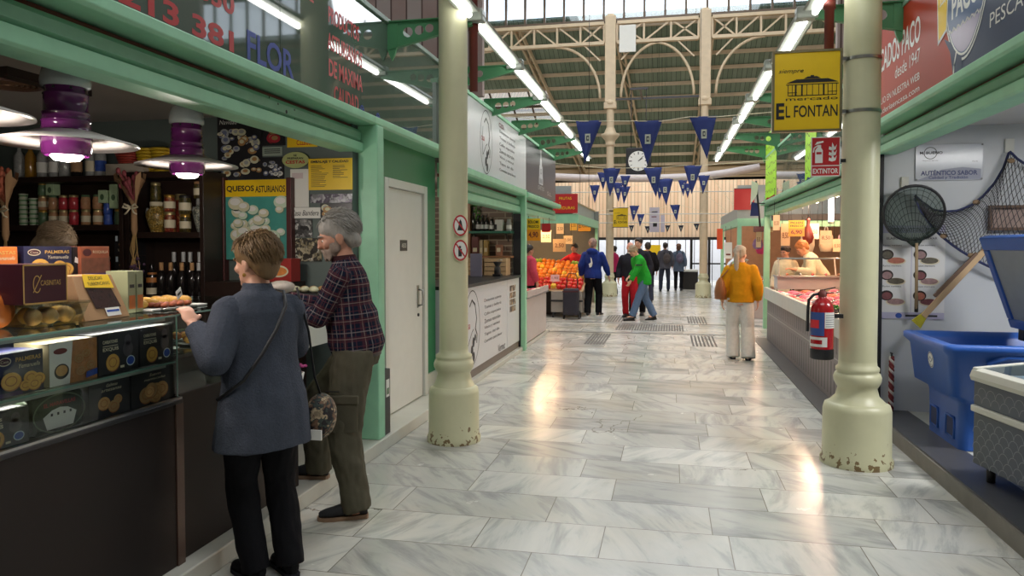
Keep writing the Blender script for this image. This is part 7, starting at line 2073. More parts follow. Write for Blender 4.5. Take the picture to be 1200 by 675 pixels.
for ri, (y, fl, hk) in enumerate(ROWS):
    fl = sorted(fl)
    for k, (u, v, w, tu) in enumerate(fl):
        pennant('blue pennant, %s from the left in the %s' % (ORD[k], rn[ri]), u, v, w, y, tu, hk, PB if ri < 5 else PBD)
    a = px(fl[0][0] - 60 * (1 if ri < 2 else .6), fl[0][1] - 2, y=y); c = px(fl[-1][0] + 60 * (1 if ri < 2 else .6), fl[-1][1] - 2, y=y)
    E0, E1 = [((-2.25, y, a.z + .06), (1.8, y, c.z + .06)), ((-2.25, y, a.z + .06), (1.8, y, c.z + .06)), ((-2.14, y, 2.58), (1.47, y, 2.43)), ((-2.14, y, 2.58), (1.47, y, 2.43)), ((-2.14, 21.15, 2.58), (1.47, y, 2.43)), ((-3.2, 29.996, 2.9), (2.4, 29.996, 2.9))][ri]
    pts = [Vector(E0)] + [px(f[0] + d * f[2] / 2, f[1], y=y) for f in fl for d in (-1, 1)] + [Vector(E1)]
    tag(MB(PAPER).tube(pts, .005, 5).build('bunting_string'), 'thin string carrying the %s of pennants' % rn[ri], 'string')
# far yellow market signs and hanging notices
def far_sign(label, u0, v0, u1, v1, y, m):
    t = thing('market_sign', label, 'sign', (0, y, 0))
    a = px(u0, v1, y=y); c = px(u1, v0, y=y); t.location = ((a.x + c.x) / 2, y, a.z)
    MB(m).box(a.x, c.x, y, y + .03, a.z, c.z).build('panel', t); MB(DKSTEEL).box(a.x - .015, c.x + .015, y - .001, y + .029, c.z, c.z + .02).box(a.x - .015, c.x + .015, y - .001, y + .029, a.z - .02, a.z).build('frame', t)
    b = MB(BLACK).at(on_front(a.x, a.z, y - .001)); market_print(b, c.x - a.x, c.z - a.z); b.build('print', t)
    return t, a, c
t, a, c = far_sign('small yellow market sign fixed to the far left column', 718.5, 244, 736, 266, 23.7, YELLOW)
MB(DKSTEEL).box(-1.9, a.x + .02, 23.73, 23.75, c.z - .1, c.z - .06).build('arm', t)
t, a, c = far_sign('orange yellow sign in front of the far stalls left of the far column', 677.5, 247, 692, 271, 20.5, mat('orange_yellow', (226, 160, 40), .5))
MB(DKSTEEL).cyl((a.x + .05, 20.51, c.z), (a.x + .05, 20.51, 4.6), .006, n=6).cyl((c.x - .05, 20.51, c.z), (c.x - .05, 20.51, 4.6), .006, n=6).build('hanger', t)
t = hang_sign('hanging_notice', 'tall pale hanging notice with grey symbols in the middle of the far aisle', 'notice', 761, 243, 773, 272, 25.5, mat('notice_lilac', (200, 192, 206), .5), lambda b, w, h: (b.use(BLACK).rect(w * .35, w * .75, h * .22, h * .4), b.use(REDBROWN).rect(w * .2, w * .7, h * .6, h * .64), b.use(INK).rect(w * .2, w * .8, h * .8, h * .84)), fz(25.5) + .02)
t = hang_sign('hanging_notice', 'second pale notice slightly behind and right of the first', 'notice', 774, 252, 779, 272, 26.0, mat('notice_lilac', (200, 192, 206), .5), None, fz(26.0) + .02)
# grooved strips in the floor of the crossing
GR = mat('groove_dark', (74, 70, 66), .6)
def grooves(label, x0, x1, y0, y1, n, along='y'):
    t = thing('tactile_strip', label, 'floor strip', ((x0 + x1) / 2, (y0 + y1) / 2, 0.0))
    for k in range(n):
        if along == 'y':
            x = x0 + (x1 - x0) * k / (n - 1); MB(GR).box(x - .014, x + .014, y0, y1, .0006, .004).build('groove', t)
        else:
            y = y0 + (y1 - y0) * k / (n - 1); MB(GR).box(x0, x1, y - .02, y + .02, .0006, .004).build('groove', t)
grooves('left near patch of dark floor grooves at the crossing', -1.36, -1.06, 12.1, 13.6, 7)
grooves('right near patch of dark floor grooves at the crossing', .38, .74, 12.2, 13.6, 7)
grooves('wide middle patch of dark floor grooves under the green jacket', -1.0, .25, 14.3, 15.4, 26)
grooves('far left patch of dark floor grooves near the blue hoodie', -1.36, -1.0, 15.8, 17.3, 7)
grooves('far right patch of dark floor grooves beyond the mustard sweater', .4, .75, 15.8, 17.3, 7)
# grey floor drain behind the mustard woman
tag(MB(mat('pale_metal', (176, 186, 172), .4, .3)).box(1.0, 1.42, 13.4, 13.7, 0.001, .02).build('floor_grate', bev=.004), 'pale floor grate beside the far end of the fish counter', 'grate')
# weathered gable boards above the stalls on both sides
structure(MB(GABLE).box(-9, -2.45, 9.6, 9.7, 3.6, 8.6).build('wall_gable_left'))
structure(MB(GABLE).box(1.95, 9, 9.6, 9.7, 3.6, 8.6).build('wall_gable_right'))
# ------------------------------------------------------------------ people
def remeshed(mb, name, parent, m, voxel, smooth=4, fold=0.0, ffreq=9.0, seed=0.0, bones=None, keep=None):
    """fuses the collected pieces into one continuous skin"""
    me = bpy.data.meshes.new(name)
    me.from_pydata([tuple(p) for p in mb.v], [], mb.f)
    o = bpy.data.objects.new(name, me)
    COL.objects.link(o)
    r = o.modifiers.new('fuse', 'REMESH'); r.mode = 'VOXEL'; r.voxel_size = voxel
    if smooth:
        s = o.modifiers.new('soften', 'SMOOTH'); s.factor = .5; s.iterations = smooth
    dg = bpy.context.evaluated_depsgraph_get()
    nm = bpy.data.meshes.new_from_object(o.evaluated_get(dg))
    bpy.data.objects.remove(o); bpy.data.meshes.remove(me)
    nm.name = name
    if fold:
        nrm = [v.normal.copy() for v in nm.vertices]
        for v, n_ in zip(nm.vertices, nrm):
            p = v.co
            a = mnoise.noise((p.x * ffreq + seed, p.y * ffreq, p.z * ffreq * .55)) + .5 * mnoise.noise((p.x * ffreq * 2.3, p.y * ffreq * 2.3 + seed, p.z * ffreq * 1.3))
            v.co = p + n_ * fold * a
    if bones:
        at = nm.attributes.new('wrap', 'FLOAT_VECTOR', 'POINT')
        for i, v in enumerate(nm.vertices):
            best = None
            for bi, (a, b, rad) in enumerate(bones):
                d = b - a; t = max(0, min(1, (v.co - a).dot(d) / d.length_squared))
                q = a + d * t; dist = (v.co - q).length / rad
                if best is None or dist < best[0]: best = (dist, bi, t, q)
            _, bi, t, q = best
            a, b, rad = bones[bi]; d = (b - a).normalized()
            u = Vector((1, 0, 0)); u = (u - d * u.dot(d))
            u = u.normalized() if u.length > .1 else Vector((0, 1, 0))
            w = d.cross(u); r_ = v.co - q
            at.data[i].vector = (math.atan2(r_.dot(w), r_.dot(u)) * rad, (v.co - a).dot(d), bi)
    nm.polygons.foreach_set('use_smooth', [True] * len(nm.polygons))
    nm.materials.clear(); nm.materials.append(m)
    ob = bpy.data.objects.new(name, nm)
    COL.objects.link(ob); ob.parent = parent
    return ob

def ik(a, c, l1, l2, pole):
    d = c - a; L = min(d.length, (l1 + l2) * .999); u = d.normalized()
    x = (l1 * l1 - l2 * l2 + L * L) / (2 * L); h = math.sqrt(max(0, l1 * l1 - x * x))
    p = pole - u * pole.dot(u); p = p.normalized() if p.length > 1e-4 else Vector((0, 1, 0))
    return a + u * x + p * h, a + u * L

TORSO = [(.84, .12, .10, -.005), (.90, .165, .115, -.012), (.97, .165, .112, -.006), (1.06, .148, .102, .004), (1.14, .148, .102, .008), (1.25, .165, .115, .008), (1.36, .172, .108, 0), (1.42, .142, .084, -.006), (1.455, .105, .068, -.01), (1.48, .066, .06, -.008), (1.54, .055, .057, .004), (1.58, .052, .055, .012)]
def tor(z):
    T_ = TORSO
    if z <= T_[0][0]: return T_[0][1:]
    for a, b in zip(T_[:-1], T_[1:]):
        if z <= b[0]:
            f = (z - a[0]) / (b[0] - a[0]); return tuple(a[i] + (b[i] - a[i]) * f for i in (1, 2, 3))
    return T_[-1][1:]

SKIN = mat('skin_fair', (206, 156, 132), .5, var=.08, vscale=14)
SKIN2 = mat('skin_tan', (186, 134, 110), .5, var=.1, vscale=14)
def person(label, loc, face, h=1.70, lean=0, head=(0, 0), feet=None, arms=None, skin=None, hair=('short', None), top=None, legs=None, shoes=None, voxel=.012, fem=False, belly=0.0, extra=None, shw=1.0, zbase=0.0, hs=1.0):
    """face: heading in degrees from +Y, counter-clockwise. Targets of hands and feet are points of the place."""
    s = h / 1.75
    root = thing('person', label, 'person', (loc[0], loc[1], zbase), R(face))
    inv = Matrix.Rotation(-R(face), 3, 'Z')
    def loc_(p):  # place to local, in metres
        return inv @ (Vector(p) - Vector((loc[0], loc[1], zbase)))
    skin = skin or SKIN
    def T(p, f=1.0):
        p = Vector(p)
        if p.z > .95:
            a = R(lean) * min(1, (p.z - .95) / .25) * f
            y, z = p.y, p.z - .95
            p = Vector((p.x, y * math.cos(a) + z * math.sin(a), .95 + z * math.cos(a) - y * math.sin(a)))
        return p * s
    Hm = Matrix.Rotation(R(head[0]), 3, 'Z') @ Matrix.Rotation(-R(head[1]), 3, 'X')
    hp = Vector((0, .0, 1.535))
    def TH(p): return T(hp + Hm @ ((Vector(p) - hp) * hs))
    HR = Matrix.Rotation(-R(lean), 3, 'X') @ Hm
    sw = .165 if fem else .185
    sw *= shw
    # joints
    J = {}
    fdef = {-1: (-.1, .02, 0), 1: (.1, -.02, 0)}
    for sd in (-1, 1):
        hip = T((sd * .09, -.005, .92))
        if feet and sd in feet:
            f = loc_(feet[sd][:3]); fyaw = feet[sd][3] if len(feet[sd]) > 3 else 0; heel = feet[sd][4] if len(feet[sd]) > 4 else 0
        else: f = Vector(fdef[sd]) * s; fyaw = -sd * 8; heel = 0
        ank = f + Vector((0, -.03 * s, .085 * s + heel))
        kn, ank = ik(hip, ank, .435 * s, .42 * s, Vector((sd * .12, 1, 0)))
        J['leg', sd] = (hip, kn, ank, f, fyaw, heel)
        sh = T((sd * sw, -.01, 1.415))
        a = (arms or {}).get(sd)
        if a is None:
            wr = sh + Vector((sd * .08, .05, -.515)) * s; pole = Vector((sd * .4, -1, 0))
            hd = Vector((0, .15, -1))
        else:
            wr = loc_(a[0]); pole = Vector(a[1]) if len(a) > 1 and a[1] else Vector((sd * .5, -.6, -1))
            hd = (inv @ Vector(a[2])) if len(a) > 2 else None
        el, wr = ik(sh, wr, .29 * s, .255 * s, pole)
        if hd is None: hd = wr - el
        J['arm', sd] = (sh, el, wr, hd.normalized())
    # ---- body: one continuous surface
    b = MB()
    n = 20
    def ring(z, rx, ry, yo, t=0, lam=T):
        return [lam((math.cos(2 * PI * k / n) * (rx + t), yo + math.sin(2 * PI * k / n) * (ry + t), z)) for k in range(n)]
    tk = .93 if fem else 1.0
    b.rings([ring(z, rx * (tk if 1.0 < z < 1.45 else 1) * shw ** (.5 if z > 1.2 else 0), ry + (belly if .98 < z < 1.2 else 0), yo) for z, rx, ry, yo in TORSO])
    for sd in (-1, 1):
        hip, kn, ank, f, fyaw, heel = J['leg', sd]
        b.tube([hip + Vector((0, 0, .04 * s)), hip.lerp(kn, .45), kn, kn.lerp(ank, .3), kn.lerp(ank, .7), ank, ank - Vector((0, 0, .03 * s))], [.09 * s, .075 * s, .054 * s, .056 * s, .042 * s, .036 * s, .036 * s], 14)
        b.ell(ank + Vector((0, .05 * s, -.04 * s)), (.036 * s, .1 * s, .03 * s), 12, 8)
        sh, el, wr, hd = J['arm', sd]
        b.tube([T((sd * sw * .6, -.01, 1.375)), sh + Vector((-sd * .022 * s, 0, -.035 * s)), sh.lerp(el, .5), el, el.lerp(wr, .35), wr, wr + hd * .02], [.045 * s, .048 * s, .043 * s, .038 * s, .038 * s, .027 * s, .026 * s], 12)
        # hand: palm, four fingers, thumb
        up = Vector((0, 0, 1))
        side = hd.cross(up); side = side.normalized() if side.length > .1 else Vector((0, 1, 0))
        if abs(hd.z) > .8: side = Vector((0, 1, 0)) - hd * hd.y; side.normalize()
        pn = side.cross(hd).normalized()
        if abs(hd.z) > .8:
            pn = Vector((-sd, 0, 0)); pn = (pn - hd * pn.dot(hd)).normalized(); side = hd.cross(pn).normalized()
            if side.y < 0: side = -side
        else:
            pn = -pn if pn.z > 0 else pn
            side = (Vector((-sd, 0, 0)) - hd * (-sd * hd.x)).normalized() if abs(hd.x) < .8 else side
        pc = wr + hd * .055 * s
        b.ell(pc, (1, 1, 1), 10, 8, Matrix((side * .042 * s, hd * .052 * s, pn * .016 * s)).transposed())
        for q in range(4):
            o = (q - 1.5) * .0195 * s
            L = (.066, .076, .072, .056)[::-1][q] * s if False else (.056, .072, .077, .066)[q] * s
            p0 = pc + side * o + hd * .035 * s; pts = [p0]
            dirv = hd.copy(); c_ = .35
            for q2 in range(3):
                dirv = (dirv + pn * c_).normalized(); pts.append(pts[-1] + dirv * L * (.45, .32, .25)[q2])
            b.tube(pts, [.0095 * s, .009 * s, .0085 * s, .007 * s], 8)
        p0 = pc + side * .03 * s - hd * .02 * s
        b.tube([p0, p0 + (side * .8 + hd * .6) * .03 * s, p0 + (side * .7 + hd * 1.0 + pn * .5) * .045 * s], [.013 * s, .0105 * s, .008 * s], 8)
    def he(c, r, nu=16, nv=12): b.ell(TH(c), tuple(x * s * hs for x in r), nu, nv, HR)
    he((0, -.012, 1.655), (.076, .098, .092)); he((0, .018, 1.612), (.067, .078, .1)); he((0, .04, 1.555), (.05, .052, .042)); he((0, .078, 1.533), (.024, .02, .02))
    he((0, .098, 1.612), (.011, .016, .028)); he((0, .107, 1.598), (.016, .015, .012)); he((0, .078, 1.645), (.048, .022, .012))
    he((-.038, .066, 1.6), (.026, .022, .024)); he((.038, .066, 1.6), (.026, .022, .024)); he((0, .088, 1.569), (.023, .012, .006)); he((0, .087, 1.559), (.02, .011, .006))
    for sd in (-1, 1): he((sd * .077, -.008, 1.612), (.012, .022, .033)); he((sd * .076, -.004, 1.585), (.01, .012, .014))
    body = remeshed(b, 'body', root, skin, voxel if voxel > .008 else .0055, 3 if voxel > .008 else 5)
    if voxel < .016:
        for sd in (-1, 1):
            MB(WHITEP).ell(TH((sd * .03, .076, 1.622)), .0115 * s, 10, 8).use(BLACK).ell(TH((sd * .0305, .083, 1.622)), .0068 * s, 8, 6).build('eye', root, local=True)
            MB(hair[1] or BLACK).tube([TH((sd * .014, .098, 1.645)), TH((sd * .034, .094, 1.652)), TH((sd * .056, .076, 1.643))], [.004 * s, .006 * s, .003 * s], 6).build('eyebrow', root, local=True)
        MB(mat('lip_tone', (170, 96, 88), .5)).tube([TH((-.022, .09, 1.564)), TH((-.008, .1, 1.566)), TH((.008, .1, 1.566)), TH((.022, .09, 1.564))], [.002 * s, .005 * s, .005 * s, .002 * s], 6).build('lips', root, local=True)
    # ---- hair
    kind, hm = hair
    if kind:
        b = MB()
        def hh(c, r): b.ell(TH(c), tuple(x * s * hs for x in r), 16, 12, HR)
        rnd = random.Random(int(abs(loc[0] * 100)) + 3)
        if kind in ('full', 'short', 'wavy', 'bob', 'pony', 'crop'):
            k = {'full': 1.16, 'short': 1.05, 'wavy': 1.08, 'bob': 1.1, 'pony': 1.03, 'crop': 1.0}[kind]
            hh((0, -.022, 1.672), (.083 * k, .1 * k, .084 * k)); hh((0, -.06, 1.62), (.07 * k, .055 * k, .075 * k))
            hh((0, .048 if kind != 'wavy' else .02, 1.715), (.055 * k, .034 * k, .026 * k))
            for sd in (-1, 1): hh((sd * .066, -.02, 1.648), (.02 * k, .05 * k, .05 * k))
            if kind == 'bob':
                for sd in (-1, 1): hh((sd * .07, -.015, 1.6), (.022, .05, .07))
                hh((0, -.075, 1.57), (.07, .04, .07))
            if kind == 'full': hh((0, -.07, 1.585), (.062, .042, .06))
            if kind == 'wavy': hh((0, -.085, 1.585), (.066, .03, .05))
            fine = voxel < .0095
            bs = MB(hm)
            for q in range(1500 if fine else 60):
                th = rnd.uniform(0, 2 * PI); ph = rnd.uniform(.02, 1.85)
                dv = Vector((math.sin(ph) * math.sin(th), -math.sin(ph) * math.cos(th), math.cos(ph)))
                if dv.y > .3 and dv.z < (.72 if kind == 'wavy' else .6): continue
                if abs(dv.x) > .72 and dv.y > -.08 and dv.z < .25: continue
                p0 = Vector((0, -.024, 1.668)) + Vector((dv.x * .083 * k, dv.y * .1 * k, dv.z * .085 * k))
                fl = Vector((dv.x * .4, dv.y * .3 - (.7 if kind == 'wavy' else .35), -.8)); fl = (fl - dv * fl.dot(dv)); fl = fl.normalized() if fl.length > .1 else Vector((0, -1, 0))
                L = rnd.uniform(.035, .06)
                wv_ = dv.cross(fl) * (.35 * math.sin(q % 7 + p0.z * 60) if kind == 'wavy' else rnd.uniform(-.3, .3))
                p1 = p0 + (fl + wv_) * L * .5 + dv * .005; p2 = p0 + (fl + wv_ * .4) * L + dv * rnd.uniform(-.004, .006)
                if fine: bs.tube([TH(p0 - dv * .004), TH(p1), TH(p2)], [.0028 * s, .003 * s, .0008 * s], 4, caps=False)
                else: b.tube([TH(p0 - dv * .006), TH(p1), TH(p2)], [.006 * s, .0065 * s, .002 * s], 5)
            if bs.f: bs.build('hair_strands', root, local=True)
            if kind == 'pony':
                b.tube([TH((0, -.1, 1.68)), TH((.0, -.125, 1.62)), TH((0, -.12, 1.5)), TH((.005, -.115, 1.38)), TH((0, -.11, 1.3))], [.03 * s, .036 * s, .042 * s, .034 * s, .008 * s], 10)
        elif kind == 'thin':
            hh((0, -.05, 1.63), (.075, .062, .068))
        elif kind == 'hood':
            hh((0, -.03, 1.655), (.095, .105, .11)); 
        remeshed(b, 'hood' if kind == 'hood' else 'hair', root, hm, .0065 if voxel < .009 else voxel * .9, 2, .002 if voxel < .009 else .004, 40, 1)
    if extra and 'beard' in extra:
        b = MB(); hh = lambda c, r: b.ell(TH(c), tuple(x * s * hs for x in r), 14, 10, HR)
        hh((0, .046, 1.55), (.053, .05, .039)); hh((0, .079, 1.532), (.026, .02, .022)); hh((0, .098, 1.577), (.024, .012, .008))
        for sd in (-1, 1): hh((sd * .053, .03, 1.575), (.014, .034, .035)); hh((sd * .06, .01, 1.6), (.012, .016, .03))
        for q in range(90):
            th = rnd.uniform(-1.3, 1.3); z = rnd.uniform(1.52, 1.585); p = Vector((.056 * math.sin(th), .045 + .055 * math.cos(th), z))
            b.tube([TH(p), TH(p + Vector((.002 * math.sin(th), .006, -.018)))], [.004 * s, .0015 * s], 5)
        remeshed(b, 'beard', root, extra['beard'], .006, 1, .0015, 50, 2)
    # ---- top garment
    if top:
        t = top.get('t', .02); hem = top.get('hem', .95); flare = top.get('flare', 0.0); bones = []
        b = MB()
        zs = [hem + (1.452 - hem) * i / 9 for i in range(10)]
        rg = []
        for i, z in enumerate(zs):
            rx, ry, yo = tor(max(z, .90)) if z > .9 else (.165, .115, -.012)
            f = max(0, (1.25 - z) / (1.25 - hem)) if z < 1.25 else 0
            if fem and 1.0 < z < 1.3: rx *= .97
            rx *= shw ** (.5 if z > 1.2 else 0)
            rg.append(ring(z, rx, ry + (belly if .96 < z < 1.22 else 0), yo, t + flare * f))
        if top.get('collar', True): rg.append(ring(1.485, .064, .062, -.008, t * .6)); rg.append(ring(1.505 + top.get('neck', 0), .058, .058, -.002, t * .5))
        else: rg.append(ring(1.462, .085, .068, -.008, t * .5))
        b.rings(rg)
        bones.append((T((0, 0, .7)), T((0, 0, 1.45)), .16 * s))
        for sd in (-1, 1):
            sh, el, wr, hd = J['arm', sd]
            st = top.get('st', t)
            if top.get('sleeve', 1.0) >= 1:
                sp_ = sh + T((0, 0, .9)) * 0 + Vector((-sd * .014 * s, 0, -.022 * s - st * .45))
                b.ell(sp_, .058 * s + st * .8, 16, 12)
                b.tube([T((sd * sw * .5, -.01, 1.385)) - Vector((0, 0, st * .5)), sp_], [.05 * s + st * .4, .055 * s + st * .7], 14)
                b.tube([sp_, sp_.lerp(el, .3), sp_.lerp(el, .6), el], [.056 * s + st * .8, .054 * s + st * .9, .048 * s + st, .043 * s + st * 1.05], 14)
                b.ell(el, .043 * s + st * 1.02, 14, 10)
                b.tube([el, el.lerp(wr, .4), el.lerp(wr, .92)], [.043 * s + st * 1.0, .041 * s + st, .031 * s + st * .7], 14)
            elif top.get('sleeve') > 0:
                b.tube([T((sd * sw * .55, -.01, 1.395)), sh, sh.lerp(el, .55)], [.052 * s + st * .7, .06 * s + st, .052 * s + st], 14)
            bones.append((sh, el, .06 * s)); bones.append((el, wr, .05 * s))
        if top.get('hood'):
            b.ell(T((0, -.1, 1.46)), (.13 * s, .07 * s, .075 * s), 16, 10)
        remeshed(b, top.get('name', 'sweater'), root, top['m'], voxel if voxel > .008 else .007, 3, top.get('fold', .007), top.get('ff', 10), loc[0] * 7, bones if top.get('wrap') else None)
        if top.get('hemband'):
            o = MB(top['hemband']); o.rings([ring(hem - .01, *tor(max(hem, .9)), t + flare + .004), ring(hem + .04, *tor(max(hem + .04, .9)), t + flare * .9 + .006)], caps=False); o.build('hem_band', root, local=True)
        if top.get('shirt'):
            q = MB(top['shirt']); q.rings([ring(1.46, .074, .066, -.004, .012), ring(1.50, .06, .06, .002, .014), ring(1.515, .06, .06, .004, .012)], caps=False); q.build('shirt_collar', root, local=True)
    # ---- trousers
    if legs:
        b = MB(); t = legs.get('t', .014); r = legs.get('r', (.095, .072, .066))
        b.rings([ring(z, *tor(z), t) for z in (.86, .92, .97, legs.get('waist', 1.02))])
        for sd in (-1, 1):
            hip, kn, ank, f, fyaw, heel = J['leg', sd]
            endp = ank + (ank - kn).normalized() * legs.get('len', .015)
            b.tube([hip + Vector((0, 0, .03 * s)), hip.lerp(kn, .5), kn, kn.lerp(ank, .5), endp], [r[0] * s + .004, (r[0] + r[1]) / 2 * s + .004, r[1] * s, (r[1] + r[2]) / 2 * s, r[2] * s], 16)
        remeshed(b, legs.get('name', 'trousers'), root, legs['m'], voxel if voxel > .008 else .007, 3, legs.get('fold', .008), legs.get('ff', 13), loc[1] * 3)
    # ---- shoes
    sm, so = shoes or (BLACK, BLACK)
    for sd in (-1, 1):
        hip, kn, ank, f, fyaw, heel = J['leg', sd]
        M_ = Matrix.Translation(f) @ Matrix.Rotation(R(fyaw), 4, 'Z') @ Matrix.Rotation(-math.atan2(heel, .2), 4, 'X') @ Matrix.Scale(s, 4)
        b = MB(sm); rs = []
        for y, wx, hz in ((-.095, .012, .055), (-.085, .032, .085), (-.05, .038, .098), (0, .04, .095), (.05, .043, .075), (.1, .047, .058), (.14, .043, .048), (.17, .028, .038), (.18, .01, .03)):
            rs.append([M_ @ Vector((wx * math.cos(2 * PI * k / 14), y, max(.014, .014 + hz / 2 + hz / 2 * math.sin(2 * PI * k / 14)))) for k in range(14)])
        b.rings(rs); shoe = b.build('shoe', root, local=True)
        b = MB(so); pts = []
        for y, wx in ((-.1, .018), (-.09, .034), (-.03, .039), (.03, .042), (.1, .049), (.15, .043), (.18, .026), (.188, .01)): pts.append((wx, y))
        pts = pts + [(-x, y) for x, y in pts[::-1]]
        b.at(M_).prism(pts, 0.001, .022); b.build('sole', shoe, local=True)
    root['_j'] = 0
    del root['_j']
    return root, J, T, TH, s

def knit(name, rgb, sc=220):
    m = mat(name, rgb, .9, spec=.1, var=.22, vscale=70, bump=.5, bscale=sc)
    return m
def plaid():
    m, nt, b = new_mat('plaid_flannel')
    N, L = nt.nodes, nt.links
    at = N.new('ShaderNodeAttribute'); at.attribute_name = 'wrap'
    sp = N.new('ShaderNodeSeparateXYZ'); L.new(at.outputs['Vector'], sp.inputs[0])
    def band(out, period, lo, hi, off=0.0):
        a = N.new('ShaderNodeMath'); a.operation = 'MULTIPLY_ADD'; a.inputs[1].default_value = 1 / period; a.inputs[2].default_value = off; L.new(out, a.inputs[0])
        f = N.new('ShaderNodeMath'); f.operation = 'FRACT'; L.new(a.outputs[0], f.inputs[0])
        g = N.new('ShaderNodeMath'); g.operation = 'GREATER_THAN'; g.inputs[1].default_value = lo; L.new(f.outputs[0], g.inputs[0])
        h = N.new('ShaderNodeMath'); h.operation = 'LESS_THAN'; h.inputs[1].default_value = hi; L.new(f.outputs[0], h.inputs[0])
        k = N.new('ShaderNodeMath'); k.operation = 'MULTIPLY'; L.new(g.outputs[0], k.inputs[0]); L.new(h.outputs[0], k.inputs[1])
        return k.outputs[0]
    col = None
    def over(prev, fac, c, amt):
        mx = N.new('ShaderNodeMixRGB'); mx.inputs[2].default_value = lin(c)
        mu = N.new('ShaderNodeMath'); mu.operation = 'MULTIPLY'; mu.inputs[1].default_value = amt; L.new(fac, mu.inputs[0]); L.new(mu.outputs[0], mx.inputs[0])
        if prev is None: mx.inputs[1].default_value = lin((26, 32, 50))
        else: L.new(prev, mx.inputs[1])
        return mx.outputs[0]
    X, Y = sp.outputs[0], sp.outputs[1]
    P_ = .105
    for o in (X, Y):
        col = over(col, band(o, P_, .0, .3), (92, 46, 52), .45)
        col = over(col, band(o, P_, .5, .56), (150, 140, 140), .55)
        col = over(col, band(o, P_, .70, .75), (110, 60, 66), .5)
        col = over(col, band(o, P_, .16, .2), (176, 160, 150), .45)
    nz = N.new('ShaderNodeTexNoise'); nz.inputs['Scale'].default_value = 120
    mu = N.new('ShaderNodeMixRGB'); mu.blend_type = 'MULTIPLY'; mu.inputs[0].default_value = .4; L.new(col, mu.inputs[1]); L.new(nz.outputs[1], mu.inputs[2])
    L.new(mu.outputs[0], b.inputs['Base Color']); b.inputs['Roughness'].default_value = .9; b.inputs['Specular IOR Level'].default_value = .1
    return m
def cloth(name, rgb, **k): return mat(name, rgb, .85, spec=.15, var=k.get('var', .15), vscale=k.get('vs', 30), bump=.15, bscale=160)
HAIRB = mat('hair_brown_blond', (112, 86, 54), .6, var=.4, vscale=60, stretch=(1, 1, .2)); HAIRG = mat('hair_grey', (146, 142, 136), .6, var=.4, vscale=60, stretch=(1, 1, .2)); HAIRD = mat('hair_dark', (44, 36, 32), .55, var=.3); HAIRS = mat('hair_ash', (150, 132, 108), .6, var=.3, vscale=50); BEARD = mat('beard_grey', (140, 122, 110), .7, var=.35, vscale=80)
BLK = cloth('black_cloth', (20, 20, 24)); DARKJ = cloth('dark_jacket', (38, 38, 46)); JEANS = cloth('blue_jeans', (88, 110, 142)); OLIVET = cloth('olive_canvas', (84, 80, 66), var=.2, vs=12); WHITET = cloth('white_trousers', (208, 206, 202)); REDTR = cloth('red_trousers', (176, 34, 44)); GREENJK = cloth('green_jacket', (40, 150, 50)); BLUEH = cloth('blue_hoodie', (34, 52, 122)); MUST = cloth('mustard_knit', (196, 136, 22)); GREYK = knit('grey_blue_knit', (70, 75, 86), 120); DENIMD = cloth('dark_denim', (50, 54, 70)); PINKT = cloth('pink_vest', (196, 70, 90)); REDJK = cloth('red_jacket', (188, 40, 52)); CREAMS = cloth('cream_shirt', (222, 206, 178)); GREYB = cloth('blue_grey_coat', (92, 104, 124)); MAG = cloth('magenta_jacket', (180, 44, 96))

# woman in grey at the counter
W, JW, TW, THW, sW = person('woman in a long grey blue cardigan, reaching onto the glass counter', (-1.92, 3.22), 55, 1.64, lean=4, head=(24, 6), hs=1.08,
    feet={-1: (-1.96, 3.18, 0, 5), 1: (-1.83, 3.28, 0, -6)}, arms={-1: ((-2.17, 3.05, 1.235), (-.35, -.45, -1), (-.5, .3, .55)), 1: ((-2.12, 3.45, 1.12), (1, -.7, -.6))},
    hair=('full', HAIRB), top={'m': GREYK, 't': .032, 'st': .03, 'hem': .69, 'flare': .055, 'neck': .018, 'name': 'cardigan', 'fold': .012, 'ff': 7}, legs={'m': BLK, 'r': (.1, .083, .072), 'len': .03}, shoes=(BLK, DARKJ), voxel=.008, fem=True, shw=1.08)
MB(GOLD).ell(THW((-.086, -.002, 1.56)), .006, 8, 6).tube([THW((-.086, -.002, 1.56)) + Vector((.008 * math.cos(k), .0, .008 * math.sin(k))) for k in range(7)], .0018, 5, closed=True).build('earring', W, local=True)
# strap over her back and the bag it carries
mw = wmat(W)
st = thing('shoulder_bag', 'dark patterned shoulder bag on the right hip of the woman in grey', 'bag', (-1.66, 3.3, .72))
SH_ = 1.6 / 1.75
strap = []
for x, y, z in ((.08, .03, 1.49), (.105, -.06, 1.475), (.075, -.142, 1.40), (.01, -.166, 1.28), (-.07, -.163, 1.16), (-.15, -.135, 1.05), (-.205, -.07, .99), (-.225, .0, .95)):
    strap.append(mw @ TW((x * 1.04, y * 1.03, z)))
MB(BLACK).tube(strap, .0085, 8, flat=.5).build('strap', st)
pb = mw @ Vector((.30, -.02, .74))
MB(picture('patterned_fabric', [(40, 36, 40), (170, 150, 120), (120, 90, 70), (60, 70, 66)], 34, 14, .8)).ell(pb, (.075, .10, .115), 18, 12).build('pouch', st)
MB(BLACK).tube([pb + Vector((0, 0, .1)), mw @ Vector((.26, -.03, .95)), mw @ Vector((.215, -.06, 1.18)), mw @ TW((.19, -.05, 1.49))], .008, 8, flat=.5).build('handle_strap', st)
MB(WHITEP).box(pb.x - .01, pb.x + .05, pb.y - .1, pb.y - .09, pb.z - .1, pb.z - .05).build('pale_tag', st)

